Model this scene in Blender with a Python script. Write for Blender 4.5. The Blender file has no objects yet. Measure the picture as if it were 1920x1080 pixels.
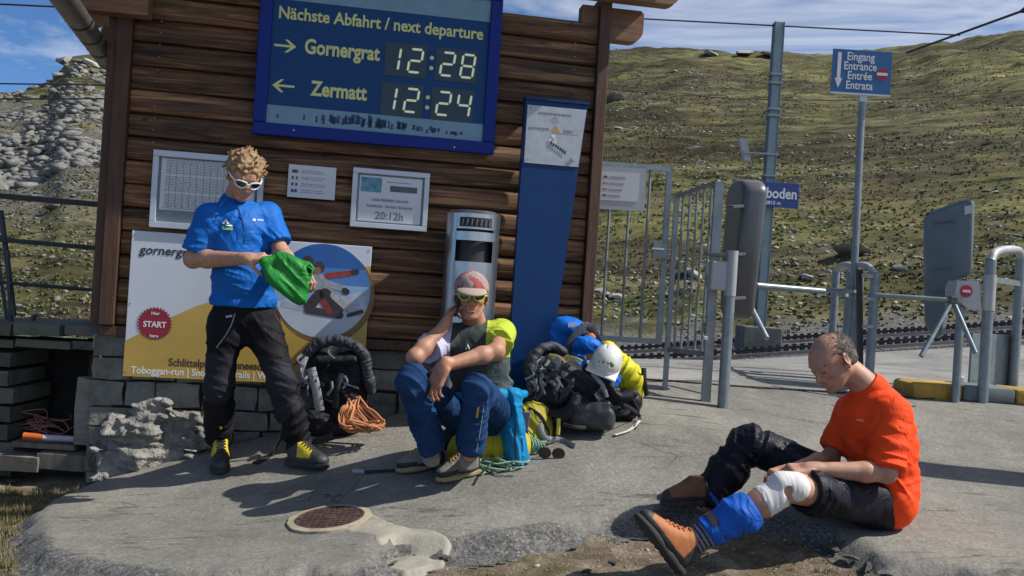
import bpy, math, random
import numpy as np
from mathutils import Vector, Matrix
R = math.radians
C = bpy.context.scene.collection
SC = bpy.context.scene
random.seed(4)

# ---------------------------------------------------------------- camera
FPX, ROLL, PITCH, YAW, WD = 1700.0, 3.62, 0.09, 9.34, 5.45     # focal length in px of a 1920 wide frame
CZ = 1.1                                                        # camera height
cam = bpy.data.objects.new('camera', bpy.data.cameras.new('camera')); C.objects.link(cam)
cam.data.sensor_width = 36; cam.data.lens = 36 * FPX / 1920; cam.data.clip_start = .05; cam.data.clip_end = 3000
cam.matrix_world = Matrix.Translation((0, 0, CZ)) @ Matrix.Rotation(R(90 + PITCH), 4, 'X') @ Matrix.Rotation(R(ROLL), 4, 'Z')
SC.camera = cam
SC.view_settings.view_transform = 'Standard'; SC.view_settings.look = 'None'
SC.view_settings.gamma = 1; SC.view_settings.use_curve_mapping = False
SC.view_settings.exposure = 0.2

# ---------------------------------------------------------------- sun and sky
SUN_E, SUN_AZ = 46.0, 94.0                                      # elevation; azimuth from +Y towards +X
S = Vector((math.sin(R(SUN_AZ)) * math.cos(R(SUN_E)), math.cos(R(SUN_AZ)) * math.cos(R(SUN_E)), math.sin(R(SUN_E))))
sl = bpy.data.lights.new('sun', 'SUN'); sl.energy = 5.0; sl.angle = R(.53); sl.color = (1, .95, .86)
so = bpy.data.objects.new('sun', sl); C.objects.link(so); so.rotation_euler = (-S).to_track_quat('-Z', 'Y').to_euler()
wd = bpy.data.worlds.new('World'); SC.world = wd; wd.use_nodes = True
nt = wd.node_tree; N, L = nt.nodes, nt.links
N.clear()
sky = N.new('ShaderNodeTexSky'); sky.sky_type = 'NISHITA'; sky.sun_disc = False
sky.sun_elevation = R(SUN_E); sky.sun_rotation = R(SUN_AZ); sky.altitude = 2800; sky.air_density = 1.0; sky.dust_density = .3; sky.ozone_density = 2.0
tc = N.new('ShaderNodeTexCoord'); mp = N.new('ShaderNodeMapping'); mp.inputs['Scale'].default_value = (1.1, 1.6, 5.5)
mp.inputs['Rotation'].default_value = (0, R(9), 0)
cn = N.new('ShaderNodeTexNoise'); cn.inputs['Scale'].default_value = 2.3; cn.inputs['Detail'].default_value = 9; cn.inputs['Roughness'].default_value = .6; cn.inputs['Distortion'].default_value = .7
cr = N.new('ShaderNodeValToRGB'); cr.color_ramp.elements[0].position = .46; cr.color_ramp.elements[1].position = .74
cr.color_ramp.elements[0].color = (0, 0, 0, 1); cr.color_ramp.elements[1].color = (.85, .85, .85, 1)
# wisps thicken on the sunny side, thin over the left
sx = N.new('ShaderNodeSeparateXYZ'); mr = N.new('ShaderNodeMapRange'); mr.inputs[1].default_value = -.35; mr.inputs[2].default_value = .15; mr.inputs[3].default_value = -.07; mr.inputs[4].default_value = .12
ad = N.new('ShaderNodeMath'); ad.operation = 'ADD'
mx = N.new('ShaderNodeMix'); mx.data_type = 'RGBA'; mx.inputs['B'].default_value = (6.4, 6.7, 7.2, 1)
tint = N.new('ShaderNodeMix'); tint.data_type = 'RGBA'; tint.blend_type = 'MULTIPLY'; tint.inputs['Factor'].default_value = 1; tint.inputs['B'].default_value = (.47, .68, .9, 1)
bg = N.new('ShaderNodeBackground'); bg.inputs['Strength'].default_value = .112; ow = N.new('ShaderNodeOutputWorld')
L.new(tc.outputs['Generated'], mp.inputs['Vector']); L.new(mp.outputs[0], cn.inputs['Vector']); L.new(tc.outputs['Generated'], sx.inputs[0])
L.new(sx.outputs['X'], mr.inputs[0]); L.new(cn.outputs['Fac'], ad.inputs[0]); L.new(mr.outputs[0], ad.inputs[1]); L.new(ad.outputs[0], cr.inputs[0])
L.new(sky.outputs[0], tint.inputs['A']); L.new(tint.outputs['Result'], mx.inputs['A']); L.new(cr.outputs[0], mx.inputs['Factor'])
L.new(mx.outputs['Result'], bg.inputs['Color']); L.new(bg.outputs[0], ow.inputs[0])

# ---------------------------------------------------------------- pixel <-> world
def ray(px, py):
    x, y = (px - 960) / FPX, -(py - 540) / FPX
    r = R(ROLL); c, s = math.cos(r), math.sin(r); x, y = c * x - s * y, s * x + c * y
    q = R(PITCH)
    return Vector((x, math.cos(q) - y * math.sin(q), math.sin(q) + y * math.cos(q)))
def P(px, py, Y):
    d = ray(px, py); return Vector((d.x * Y / d.y, Y, CZ + d.z * Y / d.y))
WU = Vector((math.cos(R(YAW)), math.sin(R(YAW)), 0)); WN = Vector((math.sin(R(YAW)), -math.cos(R(YAW)), 0))   # along the wall, out of the wall
def wuz(px, py, off=0):
    d = ray(px, py); p = d * ((WD - off) / d.dot(-WN)); return p.dot(WU), p.z + CZ
def wp(u, z, off=0): return WU * u - WN * (WD - off) + Vector((0, 0, z))

# ---------------------------------------------------------------- noise
_rs = np.random.RandomState(11); _T = _rs.rand(64, 64, 64).astype(np.float32) * 2 - 1
def vn(x, y, z):
    x, y, z = [np.asarray(a, np.float32) for a in (x, y, z)]
    x, y, z = np.broadcast_arrays(x, y, z)
    xi, yi, zi = np.floor(x).astype(np.int32), np.floor(y).astype(np.int32), np.floor(z).astype(np.int32)
    fx, fy, fz = x - xi, y - yi, z - zi
    fx, fy, fz = [f * f * (3 - 2 * f) for f in (fx, fy, fz)]
    x0, y0, z0 = xi & 63, yi & 63, zi & 63; x1, y1, z1 = (xi + 1) & 63, (yi + 1) & 63, (zi + 1) & 63
    a = _T[x0, y0, z0] * (1 - fx) + _T[x1, y0, z0] * fx; b = _T[x0, y1, z0] * (1 - fx) + _T[x1, y1, z0] * fx
    c = _T[x0, y0, z1] * (1 - fx) + _T[x1, y0, z1] * fx; d = _T[x0, y1, z1] * (1 - fx) + _T[x1, y1, z1] * fx
    return (a * (1 - fy) + b * fy) * (1 - fz) + (c * (1 - fy) + d * fy) * fz
def fbm(x, y, z, o=4, g=.5):
    s, a, f = 0, 1, 1
    for i in range(o): s = s + a * vn(x * f + 7.3 * i, y * f + 3.1 * i, z * f + 1.7 * i); a *= g; f *= 2.03
    return s
def sst(a, b, x): t = np.clip((x - a) / (b - a), 0, 1); return t * t * (3 - 2 * t)

# ---------------------------------------------------------------- materials
def _noise(nt, vec, scale, detail=5, rough=.6, stretch=None, dist=0):
    if stretch:
        m = nt.nodes.new('ShaderNodeMapping'); m.inputs['Scale'].default_value = stretch; nt.links.new(vec, m.inputs['Vector']); vec = m.outputs[0]
    n = nt.nodes.new('ShaderNodeTexNoise'); n.inputs['Scale'].default_value = scale; n.inputs['Detail'].default_value = detail
    n.inputs['Roughness'].default_value = rough; n.inputs['Distortion'].default_value = dist; nt.links.new(vec, n.inputs['Vector'])
    return n.outputs['Fac']
def _ramp(nt, fac, stops):
    r = nt.nodes.new('ShaderNodeValToRGB'); e = r.color_ramp.elements
    while len(e) < len(stops): e.new(.5)
    for i, (p, c) in enumerate(stops): e[i].position = p; e[i].color = (*c, 1) if len(c) == 3 else c
    nt.links.new(fac, r.inputs[0]); return r.outputs[0]
def _mix(nt, fac, a, b, mode='MIX'):
    m = nt.nodes.new('ShaderNodeMix'); m.data_type = 'RGBA'; m.blend_type = mode
    for s, v in (('Factor', fac), ('A', a), ('B', b)):
        if isinstance(v, (int, float)): m.inputs[s].default_value = v
        elif isinstance(v, tuple): m.inputs[s].default_value = (*v, 1)
        else: nt.links.new(v, m.inputs[s])
    return m.outputs['Result']
def _math(nt, op, a, b=0):
    m = nt.nodes.new('ShaderNodeMath'); m.operation = op
    for i, v in enumerate((a, b)):
        if isinstance(v, (int, float)): m.inputs[i].default_value = v
        else: nt.links.new(v, m.inputs[i])
    return m.outputs[0]
def newmat(name):
    m = bpy.data.materials.new(name); m.use_nodes = True; nt = m.node_tree; b = nt.nodes['Principled BSDF']
    tc = nt.nodes.new('ShaderNodeTexCoord'); return m, nt, b, tc.outputs['Object']
def scl(c, k): return tuple(min(1, v * k) for v in c)
def _bump(nt, b, h, strength, dist=.002):
    n = nt.nodes.new('ShaderNodeBump'); n.inputs['Strength'].default_value = strength; n.inputs['Distance'].default_value = dist
    nt.links.new(h, n.inputs['Height']); nt.links.new(n.outputs[0], b.inputs['Normal'])
_M = {}
def mat(name, col, rough=.7, metal=0, var=.25, scale=8, bump=.3, bscale=120, bdist=.0015, stretch=None, rand=0, sheen=0, spec=None, coat=0, dirt=None, dscale=3):
    if name in _M: return _M[name]
    m, nt, b, v = newmat(name)
    f = _noise(nt, v, scale, 6, .65, stretch)
    c = _ramp(nt, f, [(.3, scl(col, 1 - var)), (.7, scl(col, 1 + var))])
    if dirt: c = _mix(nt, _ramp(nt, _noise(nt, v, dscale, 8, .7), [(.5, (0, 0, 0)), (.75, (.8,) * 3)]), c, dirt)
    if rand:
        oi = nt.nodes.new('ShaderNodeObjectInfo'); hs = nt.nodes.new('ShaderNodeHueSaturation')
        nt.links.new(_math(nt, 'ADD', _math(nt, 'MULTIPLY', oi.outputs['Random'], 2 * rand), 1 - rand), hs.inputs['Value']); nt.links.new(c, hs.inputs['Color']); c = hs.outputs[0]
    nt.links.new(c, b.inputs['Base Color']); b.inputs['Metallic'].default_value = metal
    rr = nt.nodes.new('ShaderNodeMapRange'); rr.inputs[3].default_value = max(0, rough - .1); rr.inputs[4].default_value = min(1, rough + .1); nt.links.new(f, rr.inputs[0]); nt.links.new(rr.outputs[0], b.inputs['Roughness'])
    if bump: _bump(nt, b, _noise(nt, v, bscale, 3, .6, stretch), bump, bdist)
    if sheen: b.inputs['Sheen Weight'].default_value = sheen
    if spec is not None: b.inputs['Specular IOR Level'].default_value = spec
    if coat: b.inputs['Coat Weight'].default_value = coat
    _M[name] = m; return m

# ---------------------------------------------------------------- objects
def tag(o, label=None, cat=None, group=None, kind=None):
    if label: o['label'] = label
    if cat: o['category'] = cat
    if group: o['group'] = group
    if kind: o['kind'] = kind
    return o
def thing(name, loc, label, cat, group=None):
    o = bpy.data.objects.new(name, None); C.objects.link(o); o.location = loc; o.empty_display_size = .1
    return tag(o, label, cat, group)
def mesh(name, v, f, m=None, parent=None, idx=None, smooth=False, loc=None, sharp=None):
    """v in world coordinates"""
    v = np.asarray(v, float).reshape(-1, 3)
    base = np.zeros(3)
    if parent is not None:
        q = parent
        while q is not None: base += np.array(q.location); q = q.parent
    if loc is not None: base = base * 0 + np.array(loc)
    me = bpy.data.meshes.new(name)
    if isinstance(f, np.ndarray) and f.ndim == 2:
        n, k = f.shape; me.vertices.add(len(v)); me.vertices.foreach_set('co', (v - base).astype(np.float32).ravel())
        me.loops.add(n * k); me.loops.foreach_set('vertex_index', f.astype(np.int32).ravel())
        me.polygons.add(n); me.polygons.foreach_set('loop_start', np.arange(0, n * k, k, dtype=np.int32)); me.polygons.foreach_set('loop_total', np.full(n, k, np.int32))
        me.update(calc_edges=True)
    else: me.from_pydata([tuple(p) for p in (v - base)], [], [list(map(int, q)) for q in f])
    ms = m if isinstance(m, (list, tuple)) else [m]
    for q in ms:
        if q: me.materials.append(q)
    if idx is not None: me.polygons.foreach_set('material_index', np.asarray(idx, np.int32))
    if smooth: me.polygons.foreach_set('use_smooth', [True] * len(me.polygons))
    if sharp is not None:
        try: me.set_sharp_from_angle(angle=R(sharp))
        except Exception: pass
    me.update(); o = bpy.data.objects.new(name, me); C.objects.link(o)
    if parent is not None: o.parent = parent
    elif loc is not None: o.location = loc
    return o
class MB:
    """collects simple solids, builds one mesh"""
    def __init__(s): s.v = []; s.f = []; s.i = []; s.mi = 0
    def raw(s, v, f):
        n = len(s.v); s.v += [tuple(p) for p in v]; s.f += [[a + n for a in q] for q in f]; s.i += [s.mi] * len(f); return s
    def frame(s, c, hx, hy, hz, bev=0):
        """box from centre and three half axis vectors"""
        c, hx, hy, hz = Vector(c), Vector(hx), Vector(hy), Vector(hz)
        if not bev:
            v = [c + a * hx + b * hy + d * hz for d in (-1, 1) for a, b in ((-1, -1), (1, -1), (1, 1), (-1, 1))]
            return s.raw(v, [(3, 2, 1, 0), (4, 5, 6, 7), (0, 1, 5, 4), (1, 2, 6, 5), (2, 3, 7, 6), (3, 0, 4, 7)])
        import bmesh
        bm = bmesh.new(); bmesh.ops.create_cube(bm, size=2)
        lx, ly, lz = hx.length, hy.length, hz.length
        bmesh.ops.scale(bm, vec=(lx, ly, lz), verts=bm.verts)
        bmesh.ops.bevel(bm, geom=list(bm.edges), offset=min(bev, .9 * min(lx, ly, lz)), segments=2, affect='EDGES', profile=.5)
        M3 = (hx.normalized(), hy.normalized(), hz.normalized())
        v = [c + M3[0] * w.co.x + M3[1] * w.co.y + M3[2] * w.co.z for w in bm.verts]
        bm.verts.index_update(); f = [[w.index for w in q.verts] for q in bm.faces]; bm.free()
        return s.raw(v, f)
    def box(s, lo, hi, bev=0):
        lo, hi = Vector(lo), Vector(hi); h = (hi - lo) / 2
        return s.frame((lo + hi) / 2, (h.x, 0, 0), (0, h.y, 0), (0, 0, h.z), bev)
    def wall(s, u0, u1, z0, z1, o0, o1, bev=0):
        return s.frame(wp((u0 + u1) / 2, (z0 + z1) / 2, (o0 + o1) / 2), WU * (u1 - u0) / 2, WN * (o1 - o0) / 2, Vector((0, 0, (z1 - z0) / 2)), bev)
    def beam(s, a, b, w, h, up=(0, 0, 1), bev=0):
        a, b = Vector(a), Vector(b); d = b - a; x = d.normalized(); sd = x.cross(Vector(up)).normalized(); u = sd.cross(x)
        return s.frame((a + b) / 2, d / 2, sd * w / 2, u * h / 2, bev)
    def tube(s, pts, r, n=10, r2=None, caps=True, flat=None):
        """round tube through points; r may be a list; flat=(normal, ratio) squashes it"""
        pts = [Vector(p) for p in pts]; m = len(pts); rs = r if isinstance(r, (list, tuple)) else [r + ((r2 - r) * i / (m - 1) if r2 is not None else 0) for i in range(m)]
        ref = None; V = []
        for i, p in enumerate(pts):
            t = (pts[min(i + 1, m - 1)] - pts[max(i - 1, 0)]).normalized()
            if ref is None: ref = t.orthogonal().normalized() if flat is None else Vector(flat[0])
            if flat is not None: ref = Vector(flat[0])
            a = (ref - t * ref.dot(t)); a = a.normalized() if a.length > 1e-5 else t.orthogonal().normalized(); ref = a; b = t.cross(a)
            k = flat[1] if flat is not None else 1
            for j in range(n):
                w = 2 * math.pi * j / n; V.append(p + (a * math.cos(w) * k + b * math.sin(w)) * rs[i])
        Fc = [(i * n + j, i * n + (j + 1) % n, (i + 1) * n + (j + 1) % n, (i + 1) * n + j) for i in range(m - 1) for j in range(n)]
        if caps: Fc += [tuple(range(n - 1, -1, -1)), tuple(range((m - 1) * n, m * n))]
        return s.raw(V, Fc)
    def prism(s, pts, ext):
        """polygon of world points extruded by a vector"""
        n = len(pts); e = Vector(ext); v = [Vector(p) for p in pts] + [Vector(p) + e for p in pts]
        return s.raw(v, [tuple(range(n - 1, -1, -1)), tuple(range(n, 2 * n))] + [(i, (i + 1) % n, n + (i + 1) % n, n + i) for i in range(n)])
    def build(s, name, m, parent=None, smooth=False, label=None, sharp=40, loc=None):
        o = mesh(name, s.v, s.f, m, parent, s.i if isinstance(m, (list, tuple)) else None, smooth, loc, sharp if smooth else None)
        if label: o['label'] = label
        return o
def crv(pts, n=8):
    """Catmull-Rom through points"""
    p = [Vector(q) for q in pts]; p = [2 * p[0] - p[1]] + p + [2 * p[-1] - p[-2]]; out = []
    for i in range(1, len(p) - 2):
        for k in range(n):
            t = k / n; a, b, c, d = p[i - 1:i + 3]
            out.append(.5 * ((2 * b) + (c - a) * t + (2 * a - 5 * b + 4 * c - d) * t * t + (3 * b - 3 * c + d - a) * t ** 3))
    return out + [p[-2]]
def text(parent, name, s, size, m, org, ux, uz, align='CENTER', bold=0, squash=1, ext=.0006):
    cu = bpy.data.curves.new('t', 'FONT'); cu.body = s; cu.size = size; cu.align_x = align; cu.offset = bold * size; cu.extrude = ext; cu.resolution_u = 3
    o = bpy.data.objects.new('t', cu); C.objects.link(o); bpy.context.view_layer.update()
    me = bpy.data.meshes.new_from_object(o.evaluated_get(bpy.context.evaluated_depsgraph_get())); bpy.data.objects.remove(o)
    co = np.zeros(len(me.vertices) * 3, np.float32); me.vertices.foreach_get('co', co); co = co.reshape(-1, 3)
    ux, uz = Vector(ux).normalized(), Vector(uz).normalized(); un = ux.cross(uz)
    M = np.array([[*(ux * squash)], [*uz], [*un]]); w = co @ M + np.array(org)
    f = [list(p.vertices) for p in me.polygons]
    r = mesh(name, w, f, m, parent); bpy.data.meshes.remove(me); return r
def copy_tree(o, parent=None):
    c = o.copy(); C.objects.link(c); c.parent = parent
    for ch in list(o.children): copy_tree(ch, c)
    return c

# ---------------------------------------------------------------- signed distance modelling (organic shapes)
class SDF:
    def __init__(s, lo, hi, h=.005):
        s.lo = np.minimum(np.array(lo, float), np.array(hi, float)) - .03; hi = np.maximum(np.array(lo, float), np.array(hi, float)) + .03; s.h = h
        s.n = np.ceil((hi - s.lo) / h).astype(int) + 1; s.D = np.full(s.n, 1, np.float32); s.ax = [(s.lo[i] + np.arange(s.n[i]) * h).astype(np.float32) for i in range(3)]
    def sl(s, lo, hi, mg):
        a = np.clip(np.floor((np.array(lo) - mg - s.lo) / s.h).astype(int), 0, s.n - 1); b = np.clip(np.ceil((np.array(hi) + mg - s.lo) / s.h).astype(int) + 1, 1, s.n)
        b = np.maximum(b, a + 1); q = tuple(slice(a[i], b[i]) for i in range(3))
        return q, s.ax[0][q[0]][:, None, None], s.ax[1][q[1]][None, :, None], s.ax[2][q[2]][None, None, :]
    def op(s, fn, lo, hi, k, sub=False):
        q, X, Y, Z = s.sl(lo, hi, k * 1.3 + 3 * s.h + .012); d = fn(X, Y, Z); A = s.D[q]
        if sub: A, d = -A, d
        if k > 0: h = np.clip(.5 + .5 * (A - d) / k, 0, 1); r = A + (d - A) * h - k * h * (1 - h)
        else: r = np.minimum(A, d)
        s.D[q] = -r if sub else r
        return s
    def cap(s, a, b, ra, rb=None, k=.015, flat=False, sub=False, flata=False):
        a, b = np.array(a, float), np.array(b, float); rb = ra if rb is None else rb; e = b - a; l2 = max(e @ e, 1e-9); m = max(ra, rb)
        def fn(X, Y, Z):
            x, y, z = X - a[0], Y - a[1], Z - a[2]; tt = (x * e[0] + y * e[1] + z * e[2]) / l2; t = np.clip(tt, 0, 1)
            d = np.sqrt((x - t * e[0]) ** 2 + (y - t * e[1]) ** 2 + (z - t * e[2]) ** 2) - (ra + (rb - ra) * t)
            if flat: d = np.maximum(d, (tt - 1) * math.sqrt(l2))
            if flata: d = np.maximum(d, -tt * math.sqrt(l2))
            return d
        return s.op(fn, np.minimum(a, b) - m, np.maximum(a, b) + m, k, sub)
    def ell(s, c, r, M=None, k=.015, sub=False):
        c = np.array(c, float); M = np.eye(3) if M is None else np.array(M); m = max(r)
        def fn(X, Y, Z):
            x, y, z = X - c[0], Y - c[1], Z - c[2]
            q = [x * M[i][0] + y * M[i][1] + z * M[i][2] for i in range(3)]
            k0 = np.sqrt(sum((q[i] / r[i]) ** 2 for i in range(3))); k1 = np.sqrt(sum((q[i] / r[i] ** 2) ** 2 for i in range(3))) + 1e-6
            return k0 * (k0 - 1) / k1
        return s.op(fn, c - m, c + m, k, sub)
    def box(s, c, r, M=None, rd=.01, k=.01, sub=False):
        c = np.array(c, float); M = np.eye(3) if M is None else np.array(M); m = math.sqrt(sum(a * a for a in r))
        def fn(X, Y, Z):
            x, y, z = X - c[0], Y - c[1], Z - c[2]
            q = [np.abs(x * M[i][0] + y * M[i][1] + z * M[i][2]) - (r[i] - rd) for i in range(3)]
            return np.sqrt(sum(np.maximum(a, 0) ** 2 for a in q)) + np.minimum(np.maximum(q[0], np.maximum(q[1], q[2])), 0) - rd
        return s.op(fn, c - m, c + m, k, sub)
    def cut(s, p, n, k=0):
        """remove everything on the side n points to"""
        p, n = np.array(p), np.array(n) / np.linalg.norm(n)
        d = (s.ax[0][:, None, None] - p[0]) * n[0] + (s.ax[1][None, :, None] - p[1]) * n[1] + (s.ax[2][None, None, :] - p[2]) * n[2]
        if k: h = np.clip(.5 - .5 * (s.D - d) / k, 0, 1); s.D = (s.D + (d - s.D) * h + k * h * (1 - h)).astype(np.float32)
        else: s.D = np.maximum(s.D, d).astype(np.float32)
        return s
    def fold(s, c, rad, ax, fa, fp, amp, seed=0, sharp=False):
        """wrinkles: noise that varies fast along ax, slowly across"""
        c = np.array(c, float); ax = np.array(ax, float); ax /= np.linalg.norm(ax); fp *= .6
        q, X, Y, Z = s.sl(c - rad, c + rad, 0); A = s.D[q]; w = np.abs(A) < .03; i, j, k = np.nonzero(w)
        if not len(i): return s
        x, y, z = X[i, 0, 0] - c[0], Y[0, j, 0] - c[1], Z[0, 0, k] - c[2]; rr = np.sqrt(x * x + y * y + z * z) / rad; g = np.clip(1 - rr ** 2, 0, 1) ** 1.2
        t = x * ax[0] + y * ax[1] + z * ax[2]
        px, py, pz = [(v_ * fp + t * a_ * (fa - fp)) for v_, a_ in ((x, ax[0]), (y, ax[1]), (z, ax[2]))]
        wob = 1.6 * vn(px * .45 + seed, py * .45, pz * .45 + 9)
        n = vn(px + seed * 5.7 + wob, py + seed * 1.3, pz + 31.1 + wob) + .45 * vn(px * 2.1 + seed, py * 2.1 + 4, pz * 2.1)
        if sharp: n = 1 - 2 * np.abs(n)
        else: r_ = 1 - 2 * np.abs(vn(px * 1.25 + seed + 3 + wob * .6, py * 1.25, pz * 1.25 + 5)); n = .45 * n - 1.0 * np.sign(r_) * np.abs(r_) ** 1.6
        A[i, j, k] += amp * n * g; s.D[q] = A
        return s
    def rough(s, amp, f, o=3, seed=0):
        w = np.abs(s.D) < .04; i, j, k = np.nonzero(w); x, y, z = s.ax[0][i], s.ax[1][j], s.ax[2][k]
        s.D[i, j, k] += amp * fbm(x * f + seed, y * f, z * f, o); return s
    def net(s):
        D, h = s.D, s.h; D[0] = D[-1] = 1; D[:, 0] = D[:, -1] = 1; D[:, :, 0] = D[:, :, -1] = 1
        I = D < 0; cs = np.zeros(np.array(D.shape) - 1, np.uint8)
        for a in (0, 1):
            for b in (0, 1):
                for c in (0, 1): cs += I[a:D.shape[0] - 1 + a, b:D.shape[1] - 1 + b, c:D.shape[2] - 1 + c]
        i, j, k = np.nonzero((cs > 0) & (cs < 8)); ids = np.full(cs.shape, -1, np.int32); ids[i, j, k] = np.arange(len(i))
        acc = np.zeros((len(i), 3)); cnt = np.zeros(len(i))
        for ax in range(3):
            for a in (0, 1):
                for b in (0, 1):
                    o = [a, b]; o.insert(ax, 0); p = [a, b]; p.insert(ax, 1)
                    d0 = D[i + o[0], j + o[1], k + o[2]]; d1 = D[i + p[0], j + p[1], k + p[2]]; w = (d0 < 0) != (d1 < 0)
                    t = np.where(w, d0 / np.where(w, d0 - d1, 1), 0); q = np.array(o, float)[None, :] + 0 * acc; q[:, ax] = t
                    acc += q * w[:, None]; cnt += w
        V = (np.stack([i, j, k], 1) + acc / cnt[:, None]) * h + s.lo
        Q = []
        for ax in range(3):
            s0 = [slice(1, -1)] * 3; s1 = [slice(1, -1)] * 3; s0[ax] = slice(0, -1); s1[ax] = slice(1, None)
            A, B = I[tuple(s0)], I[tuple(s1)]; e = np.nonzero(A != B); e = [e[m] + (0 if m == ax else 1) for m in range(3)]
            fl = I[e[0], e[1], e[2]]; o1, o2 = [m for m in range(3) if m != ax]
            def g(x, y): r = [e[0], e[1], e[2]]; r = [v.copy() for v in r]; r[o1] = r[o1] - x; r[o2] = r[o2] - y; return ids[r[0], r[1], r[2]]
            q = np.stack([g(0, 0), g(1, 0), g(1, 1), g(0, 1)], 1)
            if ax == 1: fl = ~fl
            q[~fl] = q[~fl][:, ::-1]; Q.append(q)
        return V, np.concatenate(Q)
    def build(s, name, m, parent, idx=None, label=None):
        V, Q = s.net(); Q = Q[(Q >= 0).all(1)]; ii = None
        if idx is not None: ii = idx(V[Q].mean(1))
        o = mesh(name, V, Q, m, parent, ii, True)
        if label: o['label'] = label
        return o
def fr(f, u):
    """frame rows right, forward, up from a forward and an approximate up"""
    f = Vector(f).normalized(); u = Vector(u); r = f.cross(u).normalized(); u = r.cross(f); return np.array([r, f, u])
def loc(c, M, x, y, z): return np.array(c) + M[0] * x + M[1] * y + M[2] * z
# ---------------------------------------------------------------- ground shape
GC = [(412, 893, 4.75), (590, 875, 4.85), (855, 905, 4.36), (1640, 985, 3.95), (200, 885, 5.08), (400, 835, 5.2), (1100, 800, 4.95), (600, 820, 4.95),
      (880, 770, 5.35), (1300, 715, 6.4), (1850, 755, 6.4), (1500, 735, 6.4), (1483, 662, 14.8), (1920, 634, 14.8), (1183, 681, 14.8), (1483, 640, 17), (1920, 612, 17), (1183, 660, 17),
      (700, 1065, 3.42), (615, 975, 3.95), (615, 953, 4.13), (615, 1005, 3.75), (1200, 960, 4.0), (1900, 1060, 3.5), (1000, 1085, 3.36), (50, 1000, 3.97), (1900, 860, 5.2), (0, 900, 4.95)]
GP = [P(*g) for g in GC]
GX = np.array([[p.x, p.y] for p in GP] + [[-4, 7], [-6, 15], [-6, 4], [8, 5], [9, 9], [0, -6], [-6, -3], [8, -3], [0, 1], [-12, 18], [14, 17]])
GZ = np.array([p.z for p in GP] + [-.12, -.5, -.35, .3, .45, -.3, -.5, 0, -.05, -.7, 1.25])
def _U(r2): return r2 * np.log(r2 + 1e-9) * .5
_d = ((GX[:, None] - GX[None]) ** 2).sum(-1); _n = len(GX); _A = np.zeros((_n + 3, _n + 3)); _A[:_n, :_n] = _U(_d) + np.eye(_n) * .08; _A[:_n, _n] = 1; _A[:_n, _n + 1:] = GX; _A[_n, :_n] = 1; _A[_n + 1:, :_n] = GX.T
_w = np.linalg.solve(_A, np.concatenate([GZ, [0, 0, 0]]))
def gz(x, y):
    x, y = np.asarray(x, float), np.asarray(y, float); sh = np.broadcast(x, y).shape; x, y = np.broadcast_to(x, sh).ravel(), np.broadcast_to(y, sh).ravel(); r = _w[_n] + _w[_n + 1] * x + _w[_n + 2] * y
    for i in range(_n): r = r + _w[i] * _U((x - GX[i, 0]) ** 2 + (y - GX[i, 1]) ** 2)
    r = r.reshape(sh); return r if sh else float(r)
def G(px, py, dz=0):
    """where the line of sight through a pixel meets the pavement"""
    d = ray(px, py); t = 2.0
    for _ in range(400):
        p = Vector((0, 0, CZ)) + d * t
        if p.z <= gz(p.x, p.y) + dz: break
        t += .03
    lo, hi = t - .03, t
    for _ in range(12):
        m = (lo + hi) / 2; p = Vector((0, 0, CZ)) + d * m
        if p.z <= gz(p.x, p.y) + dz: hi = m
        else: lo = m
    p = Vector((0, 0, CZ)) + d * hi; return Vector((p.x, p.y, float(gz(p.x, p.y))))
def on(x, y, dz=0): return Vector((x, y, float(gz(x, y)) + dz))

EL = np.array([(-180, -.12), (-110, -.05), (-60, .07), (-45, .12), (-33, .15), (-29.5, .158), (-27.6, .172), (-26.6, .198), (-25.6, .202), (-23, .2), (-15, .19), (0, .245), (5.9, .268), (10, .27), (14.5, .268), (19, .268), (23, .27), (26, .277), (29.4, .281), (36, .3), (50, .26), (75, .12), (110, 0), (180, -.12)])
RC = 165.0
def terr(x, y):
    r = np.hypot(x, y); az = np.degrees(np.arctan2(x, y)); e = np.interp(az, EL[:, 0], EL[:, 1])
    caz = np.cos(np.radians(np.clip(az, -58, 58))); r0 = 18.3 / caz; rn = np.minimum(r, r0); k = rn / np.maximum(r, 1e-6)
    z0 = gz(x * k, y * k) - CZ
    slope = (e * RC - z0) / (RC - r0); up = np.clip(r - r0, 0, None); rr = np.minimum(r, RC)
    z = z0 + slope * np.clip(rr - r0, 0, None) - np.clip(r - RC, 0, None) * .3
    amp = .1 + .022 * up
    z = z + sst(0, 3, up) * amp * .5 * fbm(x * .11, y * .11, 0 * x, 5, .55) * sst(1.15 * RC, .7 * RC, r) + sst(0, 3, up) * .10 * np.clip(fbm(x * .9, y * .9, 3 + 0 * x, 3), -1, 1) * sst(90, 20, r)
    z = z + sst(120, 165, r) * sst(260, 170, r) * .9 * fbm(x * .13, y * .13, 5 + 0 * x, 4)
    near = sst(6, 2, up); nearf = sst(8.5, 7, np.hypot(x - .5, y - 3.5))
    z = z - .075 * sst(2, 0, up) + .012 * nearf * fbm(x * 7, y * 7, 0 * x, 4)
    return z + CZ

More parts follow.
